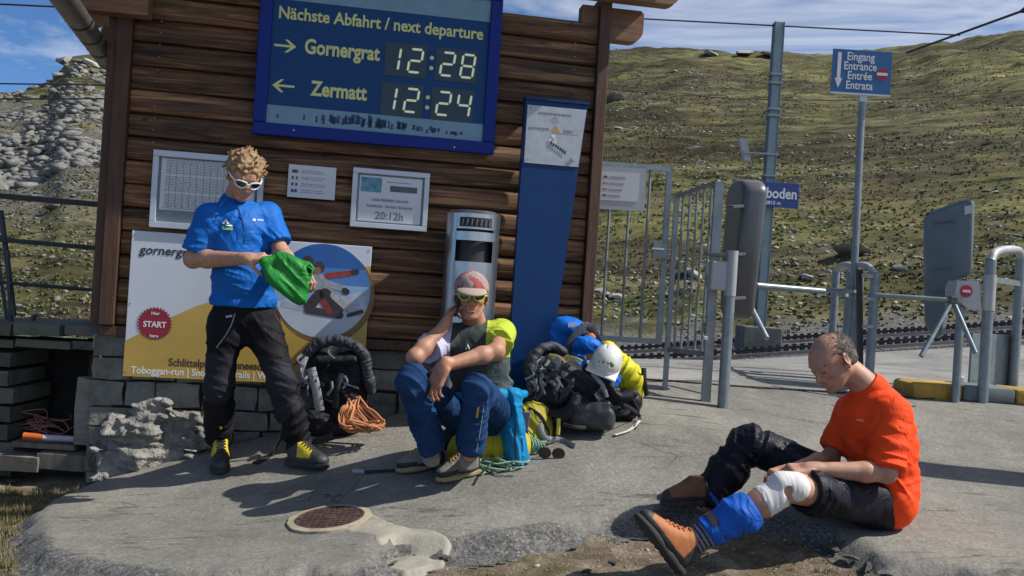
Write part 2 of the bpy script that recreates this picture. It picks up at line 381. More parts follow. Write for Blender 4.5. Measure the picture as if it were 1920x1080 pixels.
# ground materials
def ground_mat():
    m, nt, b, v = newmat('alpine_ground'); at = nt.nodes.new('ShaderNodeVertexColor'); at.layer_name = 'zone'; sp = nt.nodes.new('ShaderNodeSeparateColor'); nt.links.new(at.outputs[0], sp.inputs[0])
    dirt = _ramp(nt, _noise(nt, v, 9, 9, .75), [(.32, (.1, .075, .05)), (.5, (.24, .19, .135)), (.66, (.42, .36, .28))])
    dirt = _mix(nt, _ramp(nt, _noise(nt, v, 2.2, 6, .7), [(.5, (0,) * 3), (.66, (.75,) * 3)]), dirt, (.11, .1, .035))
    grass = _ramp(nt, _noise(nt, v, .75, 9, .74, (.35, 1, 1)), [(.4, (.02, .022, .012)), (.46, (.085, .088, .032)), (.54, (.15, .145, .06)), (.66, (.27, .235, .125))])
    heath = _ramp(nt, _noise(nt, v, 2.2, 8, .8, (.4, 1, 1)), [(.35, (.025, .025, .018)), (.62, (.105, .075, .05))])
    grass = _mix(nt, _ramp(nt, _noise(nt, v, .16, 8, .7, (.5, 1.2, 2)), [(.45, (0,) * 3), (.6, (.8,) * 3)]), grass, heath)
    rock = _ramp(nt, _noise(nt, v, 1.5, 9, .8), [(.35, (.045, .045, .04)), (.62, (.25, .245, .225))])
    rm = _ramp(nt, _noise(nt, v, .9, 7, .75, (1, 1, 2.5)), [(.585, (0,) * 3), (.61, (1,) * 3)])
    big = _ramp(nt, _noise(nt, v, .045, 5, .6, (.6, 1, 1)), [(.4, (.5, .47, .45)), (.5, (.95, .95, .95)), (.6, (1.3, 1.3, 1.1))])
    grass = _mix(nt, 1, grass, big, 'MULTIPLY')
    hill = _mix(nt, _math(nt, 'MULTIPLY', rm, .85), grass, rock)
    hill = _mix(nt, _math(nt, 'MULTIPLY', sp.outputs[2], _ramp(nt, _noise(nt, v, .5, 8, .8), [(.4, (.15,) * 3), (.55, (1,) * 3)])), hill, rock)
    grav = _ramp(nt, _noise(nt, v, 18, 5, .8), [(.35, (.05, .05, .05)), (.65, (.3, .29, .27))])
    c = _mix(nt, sp.outputs[0], hill, dirt); c = _mix(nt, sp.outputs[1], c, grav)
    nt.links.new(c, b.inputs['Base Color']); b.inputs['Roughness'].default_value = .95; b.inputs['Specular IOR Level'].default_value = .15
    h = _math(nt, 'ADD', _math(nt, 'MULTIPLY', _noise(nt, v, 40, 5, .75), .012), _math(nt, 'MULTIPLY', _noise(nt, v, 1.6, 8, .75), .28))
    hm = nt.nodes.new('ShaderNodeMix'); nt.links.new(sp.outputs[0], hm.inputs[0]); nt.links.new(h, hm.inputs[2]); nt.links.new(_math(nt, 'MULTIPLY', _noise(nt, v, 45, 6, .8), .03), hm.inputs[3])
    n = nt.nodes.new('ShaderNodeBump'); n.inputs['Strength'].default_value = .9; n.inputs['Distance'].default_value = 1; nt.links.new(hm.outputs[0], n.inputs['Height']); nt.links.new(n.outputs[0], b.inputs['Normal'])
    return m
az = np.radians(np.concatenate([np.arange(-46, 46, .2), np.arange(46, 314, 4)])); rr = np.concatenate([[.4, 1, 1.6], np.exp(np.arange(math.log(2.2), math.log(420), .0175))])
A_, R_ = np.meshgrid(az, rr); X_, Y_ = R_ * np.sin(A_), R_ * np.cos(A_); Z_ = terr(X_, Y_)
V_ = np.stack([X_, Y_, Z_], -1).reshape(-1, 3); na, nr = len(az), len(rr)
I_, J_ = np.meshgrid(np.arange(nr - 1), np.arange(na), indexing='ij'); J2 = (J_ + 1) % na
Q_ = np.stack([I_ * na + J_, (I_ + 1) * na + J_, (I_ + 1) * na + J2, I_ * na + J2], -1).reshape(-1, 4)
terrain = mesh('ground', V_, Q_, ground_mat(), smooth=True)
tag(terrain, kind='structure')
ca = terrain.data.color_attributes.new('zone', 'FLOAT_COLOR', 'POINT'); azd = np.degrees(np.arctan2(X_, Y_)); el = (Z_ - CZ) / np.maximum(Y_, .1)
zn = np.zeros(V_.shape[:1] + (4,), np.float32); up_ = R_ - 18.3 / np.cos(np.radians(np.clip(azd, -58, 58)))
zn[:, 0] = (sst(12.5, 11, R_)).ravel(); zn[:, 1] = (sst(11.5, 12.5, R_) * sst(1.2, .2, up_ + .5 * vn(X_, Y_, 0 * X_))).ravel()
zn[:, 2] = (sst(.03, .075, el + .02 * fbm(X_ * .1, Y_ * .1, 0 * X_)) * sst(.185, .16, el) * sst(-12, -16, azd) + .0).ravel(); zn[:, 3] = 1
ca.data.foreach_set('color', zn.ravel())

# ---------------------------------------------------------------- asphalt
def asphalt_mat(name, base, edge=True):
    m, nt, b, v = newmat(name)
    sz = nt.nodes.new('ShaderNodeVertexColor'); sz.layer_name = 'edge'; se = nt.nodes.new('ShaderNodeSeparateColor'); nt.links.new(sz.outputs[0], se.inputs[0])
    big = _ramp(nt, _noise(nt, v, 1.3, 7, .7), [(.3, scl(base, .78)), (.7, scl(base, 1.18))])
    vo = nt.nodes.new('ShaderNodeTexVoronoi'); vo.inputs['Scale'].default_value = 95; nt.links.new(v, vo.inputs['Vector'])
    hs = nt.nodes.new('ShaderNodeSeparateColor'); nt.links.new(vo.outputs['Color'], hs.inputs[0])
    agg = _ramp(nt, hs.outputs[0], [(0, (.45,) * 3), (.5, (1,) * 3), (.85, (1.15,) * 3), (1, (1.9, 1.85, 1.75))])
    vs = nt.nodes.new('ShaderNodeTexVoronoi'); vs.inputs['Scale'].default_value = 105; nt.links.new(v, vs.inputs['Vector']); h2 = nt.nodes.new('ShaderNodeSeparateColor'); nt.links.new(vs.outputs['Color'], h2.inputs[0])
    sm = _mix(nt, .35, big, _mix(nt, 1, big, agg, 'MULTIPLY'))
    rawa = _mix(nt, 1, (.14, .137, .13), _ramp(nt, h2.outputs[0], [(0, (.5,) * 3), (.55, (1,) * 3), (.9, (1.3,) * 3), (1, (1.9,) * 3)]), 'MULTIPLY')
    em = _ramp(nt, _math(nt, 'ADD', se.outputs[0], _math(nt, 'MULTIPLY', _math(nt, 'SUBTRACT', _noise(nt, v, 6, 6, .7), .5), .8)), [(.42, (0,) * 3), (.6, (1,) * 3)])
    c = _mix(nt, em, sm, rawa) if edge else sm
    st = _ramp(nt, _noise(nt, v, 8, 6, .7, (.4, 2.6, 1), .5), [(.585, (0,) * 3), (.615, (.75,) * 3)])      # torn roller marks
    st = _mix(nt, 1, st, _ramp(nt, _noise(nt, v, 1.7, 3, .6), [(.42, (.1,) * 3), (.58, (1,) * 3)]), 'MULTIPLY'); c = _mix(nt, st, c, scl(base, .3))
    vd = nt.nodes.new('ShaderNodeVectorMath'); vd.operation = 'ADD'; nz = nt.nodes.new('ShaderNodeTexNoise'); nz.inputs['Scale'].default_value = 3; nz.inputs['Detail'].default_value = 6; nt.links.new(v, nz.inputs['Vector'])
    vs_ = nt.nodes.new('ShaderNodeVectorMath'); vs_.operation = 'SCALE'; vs_.inputs['Scale'].default_value = .5; nt.links.new(nz.outputs['Color'], vs_.inputs[0]); nt.links.new(v, vd.inputs[0]); nt.links.new(vs_.outputs[0], vd.inputs[1])
    ck = nt.nodes.new('ShaderNodeTexVoronoi'); ck.feature = 'DISTANCE_TO_EDGE'; ck.inputs['Scale'].default_value = .8; nt.links.new(vd.outputs[0], ck.inputs['Vector'])
    cf = _mix(nt, 1, _ramp(nt, ck.outputs['Distance'], [(.002, (.8,) * 3), (.006, (0,) * 3)]), _ramp(nt, _noise(nt, v, .9, 3, .5), [(.5, (0,) * 3), (.56, (1,) * 3)]), 'MULTIPLY'); c = _mix(nt, cf, c, scl(base, .2))
    blot = _ramp(nt, _noise(nt, v, .8, 8, .7), [(.4, (.74, .75, .76)), (.55, (1,) * 3), (.7, (1.15, 1.13, 1.08))]); c = _mix(nt, 1, c, blot, 'MULTIPLY')
    pale = _ramp(nt, _noise(nt, v, 3.1, 6, .7), [(.55, (0,) * 3), (.72, (.35,) * 3)]); c = _mix(nt, pale, c, (.34, .325, .285))
    nt.links.new(c, b.inputs['Base Color']); b.inputs['Roughness'].default_value = .9; b.inputs['Specular IOR Level'].default_value = .25
    h = _math(nt, 'ADD', _math(nt, 'MULTIPLY', hs.outputs[1], .0022), _math(nt, 'ADD', _math(nt, 'MULTIPLY', _noise(nt, v, 30, 4, .7), .008), _math(nt, 'MULTIPLY', _math(nt, 'MULTIPLY', h2.outputs[1], .006), se.outputs[0])))
    n = nt.nodes.new('ShaderNodeBump'); n.inputs['Strength'].default_value = .7; n.inputs['Distance'].default_value = 1; nt.links.new(h, n.inputs['Height']); nt.links.new(n.outputs[0], b.inputs['Normal'])
    return m
def sdpoly(X, Y, poly):
    """signed distance to a polygon, positive inside"""
    d = np.full(X.shape, 1e9); ins = np.zeros(X.shape, bool); n = len(poly)
    for i in range(n):
        a, b = poly[i], poly[(i + 1) % n]; ex, ey = b[0] - a[0], b[1] - a[1]; wx, wy = X - a[0], Y - a[1]
        t = np.clip((wx * ex + wy * ey) / max(ex * ex + ey * ey, 1e-9), 0, 1); d = np.minimum(d, (wx - t * ex) ** 2 + (wy - t * ey) ** 2)
        c = ((a[1] <= Y) & (b[1] > Y)) | ((b[1] <= Y) & (a[1] > Y)); ins ^= c & (X < a[0] + (Y - a[1]) / (ey if abs(ey) > 1e-9 else 1e-9) * ex)
    d = np.sqrt(d); return np.where(ins, d, -d)
def patch(name, poly, hfun, st, m, margin=.06, extra=None):
    """a sheet following hfun(x, y, signed distance) over a polygon"""
    px, py = [p[0] for p in poly], [p[1] for p in poly]; x = np.arange(min(px) - margin, max(px) + margin + st, st); y = np.arange(min(py) - margin, max(py) + margin + st, st)
    X, Y = np.meshgrid(x, y); D = sdpoly(X, Y, poly); Z = hfun(X, Y, D); n1 = len(x); keep = D > -margin; k4 = keep[:-1, :-1] & keep[1:, :-1] & keep[:-1, 1:] & keep[1:, 1:]
    i, j = np.nonzero(k4); q = np.stack([i * n1 + j, i * n1 + j + 1, (i + 1) * n1 + j + 1, (i + 1) * n1 + j], 1)
    us, inv = np.unique(q, return_inverse=True); V = np.stack([X, Y, Z], -1).reshape(-1, 3)[us]; o = mesh(name, V, inv.reshape(q.shape), m, smooth=True)
    if extra is not None:
        c = o.data.color_attributes.new('edge', 'FLOAT_COLOR', 'POINT'); e = extra(X, Y, D).ravel()[us]; cc = np.stack([e, e, e, np.ones_like(e)], 1).astype(np.float32); c.data.foreach_set('color', cc.ravel())
    return o
def xy(p): return (p.x, p.y)
front = [(208, 884), (150, 903), (95, 925), (45, 960), (22, 1000), (38, 1040), (90, 1062), (200, 1078), (400, 1088), (600, 1080), (700, 1068), (738, 1045), (730, 1028), (760, 1020), (835, 1030), (900, 1020), (1000, 1003), (1100, 985), (1180, 972),
         (1300, 960), (1400, 965), (1480, 985), (1545, 1000), (1600, 1030), (1660, 1058), (1760, 1072), (1860, 1085), (1960, 1100)]
poly = [xy(G(a, b)) for a, b in front] + [(3.4, 3.1), (7, 3.3), (7, 6.5)]
gl = [(1925, 768), (1750, 748), (1600, 738), (1480, 731), (1340, 722), (1210, 712), (1130, 706)]            # drain line between pavement and platform
line = [xy(G(a, b)) for a, b in gl]; line[0] = (line[0][0] + 3, line[0][1] + .1); poly = poly[:-1] + [(a_, b_ + .25) for a_, b_ in line] + [xy(wp(1.6, 0, -.8)), xy(wp(1.35, 0, -.03)), xy(wp(-1.42, 0, -.03)), ]
def padz(X, Y, D):
    e = D + .03 * fbm(X * 5, Y * 5, 0 * X, 4) + .022 * fbm(X * 17, Y * 17, 3 + 0 * X, 3); nearf = sst(5.2, 4.6, Y + .35 * np.abs(X) * (X < 0)) ; q = sst(-.03, .12, e)
    z = gz(X, Y) - .075 * (1 - q) + .004 * fbm(X * 2.2, Y * 2.2, 1 + 0 * X, 3)
    return z
def pade(X, Y, D): return sst(.2, .02, D + .08 * fbm(X * 2, Y * 2, 4 + 0 * X, 3)) * sst(5.0, 4.3, Y)
pav = patch('asphalt_pavement', poly, padz, .022, asphalt_mat('old_asphalt', (.215, .207, .183)), extra=pade); tag(pav, kind='structure')
# platform behind the line, reaching to the rack rails
pl2 = [(p[0], p[1]) for p in line] + [xy(wp(1.6, 0, -.9)), (-4, 8.5), (-6, 13.9), (16, 13.9), (14, 6.8)]
plat = patch('station_platform', pl2, lambda X, Y, D: gz(X, Y) + .006, .03, asphalt_mat('platform_asphalt', (.27, .265, .25), False), .0, extra=lambda X, Y, D: X * 0); tag(plat, kind='structure')
# ragged concrete collar at the manhole
cc_ = [(545, 975), (570, 962), (620, 955), (680, 960), (712, 975), (745, 988), (800, 995), (838, 1012), (828, 1030), (760, 1046), (735, 1036), (700, 1005), (640, 995), (580, 991)]
con = patch('concrete_collar', [xy(G(a, b)) for a, b in cc_], lambda X, Y, D: gz(X, Y) + .007 + .003 * fbm(X * 9, Y * 9, 0 * X, 3) - np.minimum(.1 * (1 - sst(-.03, .12, sdpoly(X, Y, poly))), .062) - .03 * (1 - sst(-.02, .006, D + .012 * fbm(X * 14, Y * 14, 0 * X, 3))), .008,
            mat('pale_concrete', (.31, .29, .235), .9, var=.25, scale=11, bump=.6, bscale=90, bdist=.004, dirt=(.17, .155, .12), dscale=9), .035); tag(con, kind='structure')

dc = thing('drain_channel', on(*line[3]), 'thin dark drain line between the foreground asphalt and the station platform', 'drain'); _q = crv([Vector((a_, b_, 0)) for a_, b_ in line], 8)
b = MB(); _q = [Vector((p.x, p.y, gz(p.x, p.y) + .004)) for p in _q]
for i in range(len(_q) - 1): b.beam(_q[i], _q[i + 1], .034 + .012 * math.sin(i * 1.7), .012)
b.build('channel_cover', mat('tar_joint', (.03, .03, .03), .9, dirt=(.12, .11, .1), dscale=9), dc)
# ---------------------------------------------------------------- the hut
m_log = None
def log_mat():
    m, nt, b, v = newmat('weathered_log'); oi = nt.nodes.new('ShaderNodeObjectInfo')
    ofs = nt.nodes.new('ShaderNodeVectorMath'); ofs.operation = 'ADD'; cb = nt.nodes.new('ShaderNodeCombineXYZ'); nt.links.new(_math(nt, 'MULTIPLY', oi.outputs['Random'], 37), cb.inputs[0]); nt.links.new(_math(nt, 'MULTIPLY', oi.outputs['Random'], 11), cb.inputs[2])
    nt.links.new(v, ofs.inputs[0]); nt.links.new(cb.outputs[0], ofs.inputs[1]); v = ofs.outputs[0]
    g = _noise(nt, v, 3.2, 9, .68, (.35, 1, 9), 1.1)
    c = _ramp(nt, g, [(.34, (.018, .010, .007)), (.43, (.07, .033, .016)), (.53, (.19, .088, .038)), (.64, (.4, .215, .1))])
    kn = nt.nodes.new('ShaderNodeTexVoronoi'); kn.inputs['Scale'].default_value = 5.5; mp = nt.nodes.new('ShaderNodeMapping'); mp.inputs['Scale'].default_value = (.8, .8, 1.5); nt.links.new(v, mp.inputs[0]); nt.links.new(mp.outputs[0], kn.inputs['Vector'])
    c = _mix(nt, _ramp(nt, kn.outputs['Distance'], [(.045, (.85,) * 3), (.1, (0,) * 3)]), c, (.012, .007, .005))
    c = _mix(nt, _ramp(nt, _noise(nt, v, 1.4, 6, .6), [(.48, (0,) * 3), (.7, (.35,) * 3)]), c, (.19, .12, .07))
    hs = nt.nodes.new('ShaderNodeHueSaturation'); nt.links.new(c, hs.inputs['Color']); nt.links.new(_math(nt, 'ADD', _math(nt, 'MULTIPLY', oi.outputs['Random'], .7), .52), hs.inputs['Value'])
    nt.links.new(hs.outputs[0], b.inputs['Base Color']); b.inputs['Roughness'].default_value = .72; _bump(nt, b, _noise(nt, v, 14, 8, .7, (.25, 1, 8), .5), .8, .006)
    return m
m_log = log_mat()
m_post = mat('dark_post', (.075, .034, .019), .65, var=.45, scale=5, bump=.7, bscale=20, bdist=.003, stretch=(6, 6, .6))
m_soff = mat('soffit_wood', (.2, .1, .05), .7, var=.4, scale=4, bump=.4, bscale=20, stretch=(1, 6, 6))
m_zinc = mat('zinc_gutter', (.2, .19, .18), .5, .6, var=.3, scale=6)
m_steel = mat('galvanised_steel', (.23, .27, .29), .45, .55, var=.22, scale=14, bump=.1)
m_white = mat('white_paper', (.62, .64, .68), .5, var=.04, scale=3, bump=0)
m_black = mat('black_print', (.02, .02, .025), .6, bump=0, var=.05)
m_dark = mat('recess_shade', (.03, .027, .024), .95)  # near-black colour carries the shade of gaps and recesses
hut = thing('station_hut', wp(0, CZ - 1.0), 'dark brown log-sided station hut on a rough grey stone base with overhanging eaves', 'hut')
UL, UR = wuz(252, 100)[0], wuz(1116, 100)[0]
ZW = wuz(720, 655)[1]                                            # bottom of the timber
prof = [(.004, .0), (.026, .007), (.037, .04), (.038, .08), (.033, .116), (.006, .1335)]
lme = None; LH = .1345; nl = 15
for i in range(nl):
    z = ZW + .06 + i * LH
    if lme is None:
        vs, fs = [], []; us = np.linspace(UL + .001, UR - .001, 24); sd = np.random.RandomState(2)
        for u in us:
            w = .004 * sd.randn() * 0 + .004 * math.sin(u * 3.3)
            for o, h in prof: vs.append(wp(u, h + w * .5 + z, o * (1 + .08 * math.sin(u * 5)) - .005))
            vs.append(wp(u, .132 + z, -.02)); vs.append(wp(u, z, -.02))
        k = len(prof) + 2; fs = [(a * k + j, a * k + (j + 1) % k, (a + 1) * k + (j + 1) % k, (a + 1) * k + j) for a in range(len(us) - 1) for j in range(k)]
        fs += [tuple(range(k)), tuple(range((len(us) - 1) * k + k - 1, (len(us) - 1) * k - 1, -1))]
        o = mesh('log', vs, fs, m_log, hut, smooth=True, sharp=50); lme = o
    else: o = lme.copy(); C.objects.link(o); o.location.z = i * LH
zt = ZW + .06 + nl * LH
MB().wall(UL, UR, ZW + .06, zt, -.05, -.022).build('wall_lining', m_dark, hut)
MB().wall(UL - .09, UR + .10, ZW, ZW + .058, -.3, .052, .004).build('sill_beam', m_post, hut)
def wuzp(a): return wuz(*a)
MB().wall(UL - .085, UL - .002, ZW + .061, zt + .2, -.16, .07, .006).build('corner_post', m_post, hut)
MB().wall(UL - .135, UL - .088, ZW + .061, zt + .2, -.16, .045, .004).build('cover_strip', m_post, hut)
MB().wall(UR + .002, UR + .072, ZW + .061, zt + .15, -.16, .075, .006).build('corner_post', m_post, hut)
# side and back walls
bk = MB(); bk.wall(UL - .12, UL - .09, ZW + .061, zt - .1, -.72, -.165); bk.wall(UR + .04, UR + .07, ZW + .061, zt - .1, -.72, -.165); bk.wall(UL - .12, UR + .07, ZW + .061, zt - .1, -.76, -.725); bk.build('side_wall', m_post, hut)
# roof: two slopes, ridge square to the facade
zr = zt + .52; ur = (UL + UR) / 2 + .05; zl, ul = CZ + 1.53, UL - .46; zq, uq = CZ + 2.32, UR + .8
for nm, (ua, za), (ub, zb) in (('roof', (ul, zl), (ur, zr)), ('roof', (ur, zr), (uq, zq))):
    b = MB(); d = Vector((0, 0, .05)); q = [wp(ua, za, .5), wp(ub, zb, .5), wp(ub, zb, -.82), wp(ua, za, -.82)]; b.prism(q, d)
    rf = b.build(nm, m_soff, hut)
    b = MB(); b.prism([p + Vector((0, 0, .055)) + WU * (-.03 if ua == ul and p in q[:1] else 0) for p in q], (0, 0, .03)); b.build('roof_covering', mat('roof_slate', (.1, .1, .1), .8), rf)
    for k in range(9):                                            # soffit boards run along the eave
        t0, t1 = k / 9 + .004, (k + 1) / 9 - .004; p = lambda t, o: wp(ua + (ub - ua) * t, za + (zb - za) * t - .016, o)
        b = MB(); b.prism([p(t0, .49), p(t1, .49), p(t1, -.81), p(t0, -.81)], (0, 0, .014)); b.build('soffit_board', m_soff, hut)
# wall plate log ends that carry the eaves
def logend(u0, u1, z0, z1, off, sgn):
    n = 10; pts = [(u0, z0), (u1 - sgn * .07, z0)] + [(u1 - sgn * .07 + sgn * .07 * math.sin(a), z0 + .07 - .07 * math.cos(a)) for a in np.linspace(.2, math.pi / 2, 6)] + [(u1, z1 - .02), (u1 - sgn * .02, z1), (u0, z1)]
    MB().prism([wp(u, z, off) for u, z in pts], WN * .1).build('log_end', mat('log_end_wood', (.2, .105, .058), .7, var=.4, scale=5, bump=.4, bscale=30, stretch=(1, 1, 8)), hut)
z1a, z1b = wuz(1200, 20)[1], wuz(1180, 78)[1]
logend(UR - .1, wuz(1257, 10)[0], z1a, z1a + .11, .079, 1); logend(UR - .1, wuz(1205, 60)[0], z1b, z1a - .005, -.09, 1)
z2a = wuz(235, 40)[1]; logend(UL + .1, UL - .30, z2a, z2a + .11, .075, -1); logend(UL + .1, UL - .30, wuz(225, 88, -.4)[1], wuz(225, 88, -.4)[1] + .12, -.5, -1)
# gutter at the left eave
ga, gb = P(203, 112, 5.62), P(134, -2, 4.5); gb = Vector((gb.x, gb.y, ga.z)); gd = (ga - gb).normalized(); r = .066
g = MB(); n = 14
ring = lambda p, rr, a0=math.pi * 1.0, a1=math.pi * 2.0: [p + gd.cross(Vector((0, 0, 1))).normalized() * math.cos(a) * rr + Vector((0, 0, 1)) * math.sin(a) * rr for a in np.linspace(a0, a1, n)]
e0, e1 = gb - gd * .5, ga; A, B, A2, B2 = ring(e0, r), ring(e1, r), ring(e0, r - .004), ring(e1, r - .004)
V = A + B + A2 + B2; F = [(j, j + 1, n + j + 1, n + j) for j in range(n - 1)] + [(2 * n + j, 3 * n + j, 3 * n + j + 1, 2 * n + j + 1) for j in range(n - 1)] + [(0, n, 3 * n, 2 * n), (n - 1, 3 * n - 1, 4 * n - 1, 2 * n - 1), tuple(range(n, 2 * n)) + tuple(range(0, 0))]
g.raw(V, F); gut = g.build('gutter', m_zinc, hut, True)
for t in (.16, .42, .69, .93):
    p = gb.lerp(ga, t); q = ring(p, r + .004); q2 = ring(p + gd * .022, r + .004); MB().raw(q + q2, [(j, j + 1, n + j + 1, n + j) for j in range(n - 1)]).build('gutter_bracket', m_black, gut)
# stone base: coursed blocks
m_st = mat('green_grey_stone', (.19, .19, .165), .9, var=.4, scale=6, bump=.9, bscale=25, bdist=.012, rand=.3, dirt=(.07, .075, .065), dscale=9)
rs = np.random.RandomState(5)
import bmesh
def stone_mesh(w, d, h, seed):
    r = np.random.RandomState(seed); bm = bmesh.new(); bmesh.ops.create_cube(bm, size=1); bmesh.ops.subdivide_edges(bm, edges=bm.edges, cuts=1, use_grid_fill=True)
    for v in bm.verts:
        n = v.co.normalized(); v.co = Vector((v.co.x * w, v.co.y * d, v.co.z * h)); rim = sum(abs(c) > .49 for c in (v.co.x / w, v.co.y / d, v.co.z / h))
        v.co *= 1 - .035 * (rim > 1); v.co += Vector(r.uniform(-1, 1, 3)) * min(w, h) * .05
    return bm
zb = ZW
MB().wall(UL - .12, UR + .08, CZ - 1.55, ZW - .003, -.3, -.05).build('mortar_core', mat('mortar', (.15, .145, .125), .95), hut)
while zb > CZ - 1.3:
    h = rs.uniform(.11, .15); u = UL - .12
    while u < UR + .06:
        w = rs.uniform(.16, .34); w = min(w, UR + .08 - u); p = wp(u + w / 2, zb - h / 2, -.03)
        if gz(p.x, p.y - .1) < zb + .02 and w > .03:
            bm = stone_mesh(w - .011, .1, h - .010, rs.randint(9999)); bm.verts.index_update()
            mesh('stone', [p + WU * v.co.x + WN * (v.co.y + .012 * rs.rand() * 0) + Vector((0, 0, v.co.z)) + WN * .0 for v in bm.verts], [[v.index for v in f.verts] for f in bm.faces], m_st, hut, smooth=True, sharp=35); bm.free()
        u += w
    zb -= h
# rock outcrop under the left end of the hut
f = SDF(wp(-1.72, CZ - 1.5, .5), wp(-.6, CZ - .55, -.2), .009)
ww = [(-1.22, -1.0, .16, .12, .19), (-1.02, -.96, .19, .11, .17), (-1.27, -1.14, .16, .16, .17), (-.86, -.95, .17, .08, .1), (-1.12, -.85, .13, .08, .1), (-1.08, -1.12, .22, .13, .15)]
for u, z, a, b_, c_ in ww: f.box(wp(u, CZ + z, .03), (a * .9, b_ + .03, c_ * .9), np.array([WU + Vector((0, 0, .12)), WN, Vector((0, 0, 1)) - WU * .12]), .03, k=.02)
f.rough(.05, 6, 3); f.fold(wp(-1.15, CZ - 1, .1), .9, (.15, 0, 1), 24, 6, .028, 4, True); f.fold(wp(-1.15, CZ - 1, .1), .9, (1, 0, .2), 17, 6, .022, 9, True); f.rough(.008, 24, 3, 5)
rock = f.build('rock_outcrop', mat('pale_schist', (.22, .215, .195), .95, var=.5, scale=12, bump=1, bscale=24, bdist=.03, dirt=(.06, .06, .05), dscale=11), None); tag(rock, 'pale layered rock outcrop bulging from the stone base left of the standing man', 'rock')

# ---------------------------------------------------------------- things on the facade
def board_rect(a, b, c, d, off=.06): q = [wuz(*p, off) for p in (a, b, c, d)]; return (q[0][0] + q[3][0]) / 2, (q[1][0] + q[2][0]) / 2, (q[2][1] + q[3][1]) / 2, (q[0][1] + q[1][1]) / 2   # u0,u1,z0,z1
m_bf = mat('royal_blue_enamel', (.001, .02, .2), .4, var=.1, scale=5, bump=.05, spec=.25)
m_bs = mat('departure_blue', (.002, .05, .17), .4, var=.12, scale=1.5, bump=0, spec=.25)
m_cream = mat('pale_yellow_print', (.62, .66, .26), .5, bump=0, var=.05)
u0, u1 = wuz(472, 250, .1)[0], wuz(926, 291, .1)[0]; z0, z1 = wuz(700, 270, .1)[1], wuz(700, 270, .1)[1] + .99
db = thing('departure_board', wp((u0 + u1) / 2, z0, .05), 'large blue departure board high on the hut showing two seven-segment times', 'departure board')
fw = .072
for a, b, c, d in ((u0, u1, z0, z0 + fw), (u0, u1, z1 - fw, z1), (u0, u0 + fw, z0 + fw, z1 - fw), (u1 - fw, u1, z0 + fw, z1 - fw)): MB().wall(a, b, c + (.0004 if a == u0 and c > z0 + .01 and b != u1 else 0), d, .053, .1, .006).build('frame', m_bf, db)
MB().wall(u0 + fw - .01, u1 - fw + .01, z0 + fw - .01, z1 - fw + .01, .056, .078).build('screen', m_bs, db)
sf = .0795                                                       # screen face
m_lb = mat('pale_blue_band', (.16, .29, .38), .4, bump=0, var=.12)
iu0, iu1, iz0, iz1 = u0 + fw, u1 - fw, z0 + fw, z1 - fw
b0 = wuz(700, 195, .08)
MB().wall(iu0, iu1, iz0, iz0 + .105, .078, sf).build('print_band', m_lb, db); MB().wall(iu0, iu1, iz1 - .13, iz1, .078, sf).build('print_band', m_lb, db)
sil = MB(); rs = np.random.RandomState(8)
for k in range(64):
    t = rs.beta(2.2, 2.0); u = iu0 + .05 + (iu1 - iu0 - .1) * t; h = .018 + .05 * math.exp(-((t - .42) / .28) ** 2) * rs.uniform(.5, 1); w = rs.uniform(.006, .014)
    zb_ = iz0 + .022 + rs.uniform(0, .02); sil.prism([wp(u + a * w, zb_ + b * h, sf) for a, b in ((-1.2, 0), (1, 0), (.7, .55), (1.4, .8), (.3, .8), (0, 1), (-.5, .75), (-1, .9), (-.6, .4))], WN * .0008)
tag(sil.build('skyline_print', mat('navy_print', (.012, .05, .12), .5, bump=0), db), kind='stuff')
def wt(parent, s, a, size, m, off=.081, align='LEFT', bold=.02, squash=1): u, z = wuz(*a, off); return text(parent, 'lettering', s, size, m, wp(u, z, off), WU, (0, 0, 1), align, bold, squash)
def fitw(a, b, off=.081): return wuz(*b, off)[0] - wuz(*a, off)[0]
def wtf(parent, s, a, b, size, m, off=.081, bold=.02):
    """text squashed so that it spans from pixel a to pixel b"""
    o = wt(parent, s, a, size, m, off, 'LEFT', bold); us = [(Vector(v.co)).dot(WU) for v in o.data.vertices]; w = max(us) - min(us); k = fitw(a, b, off) / w; me = o.data; u00 = min(us)
    for v in me.vertices: v.co += WU * ((Vector(v.co).dot(WU) - u00) * (k - 1))
    return o
wtf(db, 'Nächste Abfahrt / next departure', (521, 33), (904, 74), .098, m_cream, bold=.022)
wtf(db, 'Gornergrat', (570, 99), (711, 113), .118, m_cream, bold=.03); wtf(db, 'Zermatt', (583, 178), (689, 188), .118, m_cream, bold=.03)
def arrow(a, dirn, ln, parent, m, off):
    u, z = wuz(*a, off); t = .013; b = MB(); s_ = dirn
    b.prism([wp(u, z - t / 2, off), wp(u + s_ * ln * .8, z - t / 2, off), wp(u + s_ * ln * .8, z + t / 2, off), wp(u, z + t / 2, off)], WN * .001)
    for q in (1, -1):
        b.prism([wp(u + s_ * ln, z, off), wp(u + s_ * ln * .62, z + q * .037, off), wp(u + s_ * ln * .47, z + q * .037, off), wp(u + s_ * ln * .8, z, off)], WN * .0012)
    return b.build('arrow', m, parent)
arrow((514, 84), 1, .125, db, m_cream, .08); arrow((552, 163), -1, .125, db, m_cream, .08)
m_lcd = mat('display_window', (.012, .035, .06), .3, bump=0, var=.1)
m_dig = bpy.data.materials.new('lit_digit'); m_dig.use_nodes = True; _b = m_dig.node_tree.nodes['Principled BSDF']; _b.inputs['Base Color'].default_value = (.62, .72, .5, 1); _b.inputs['Emission Color'].default_value = (.62, .72, .48, 1); _b.inputs['Emission Strength'].default_value = .22
SEG = {'0': 'abcdef', '1': 'bc', '2': 'abged', '4': 'fgbc', '8': 'abcdefg'}
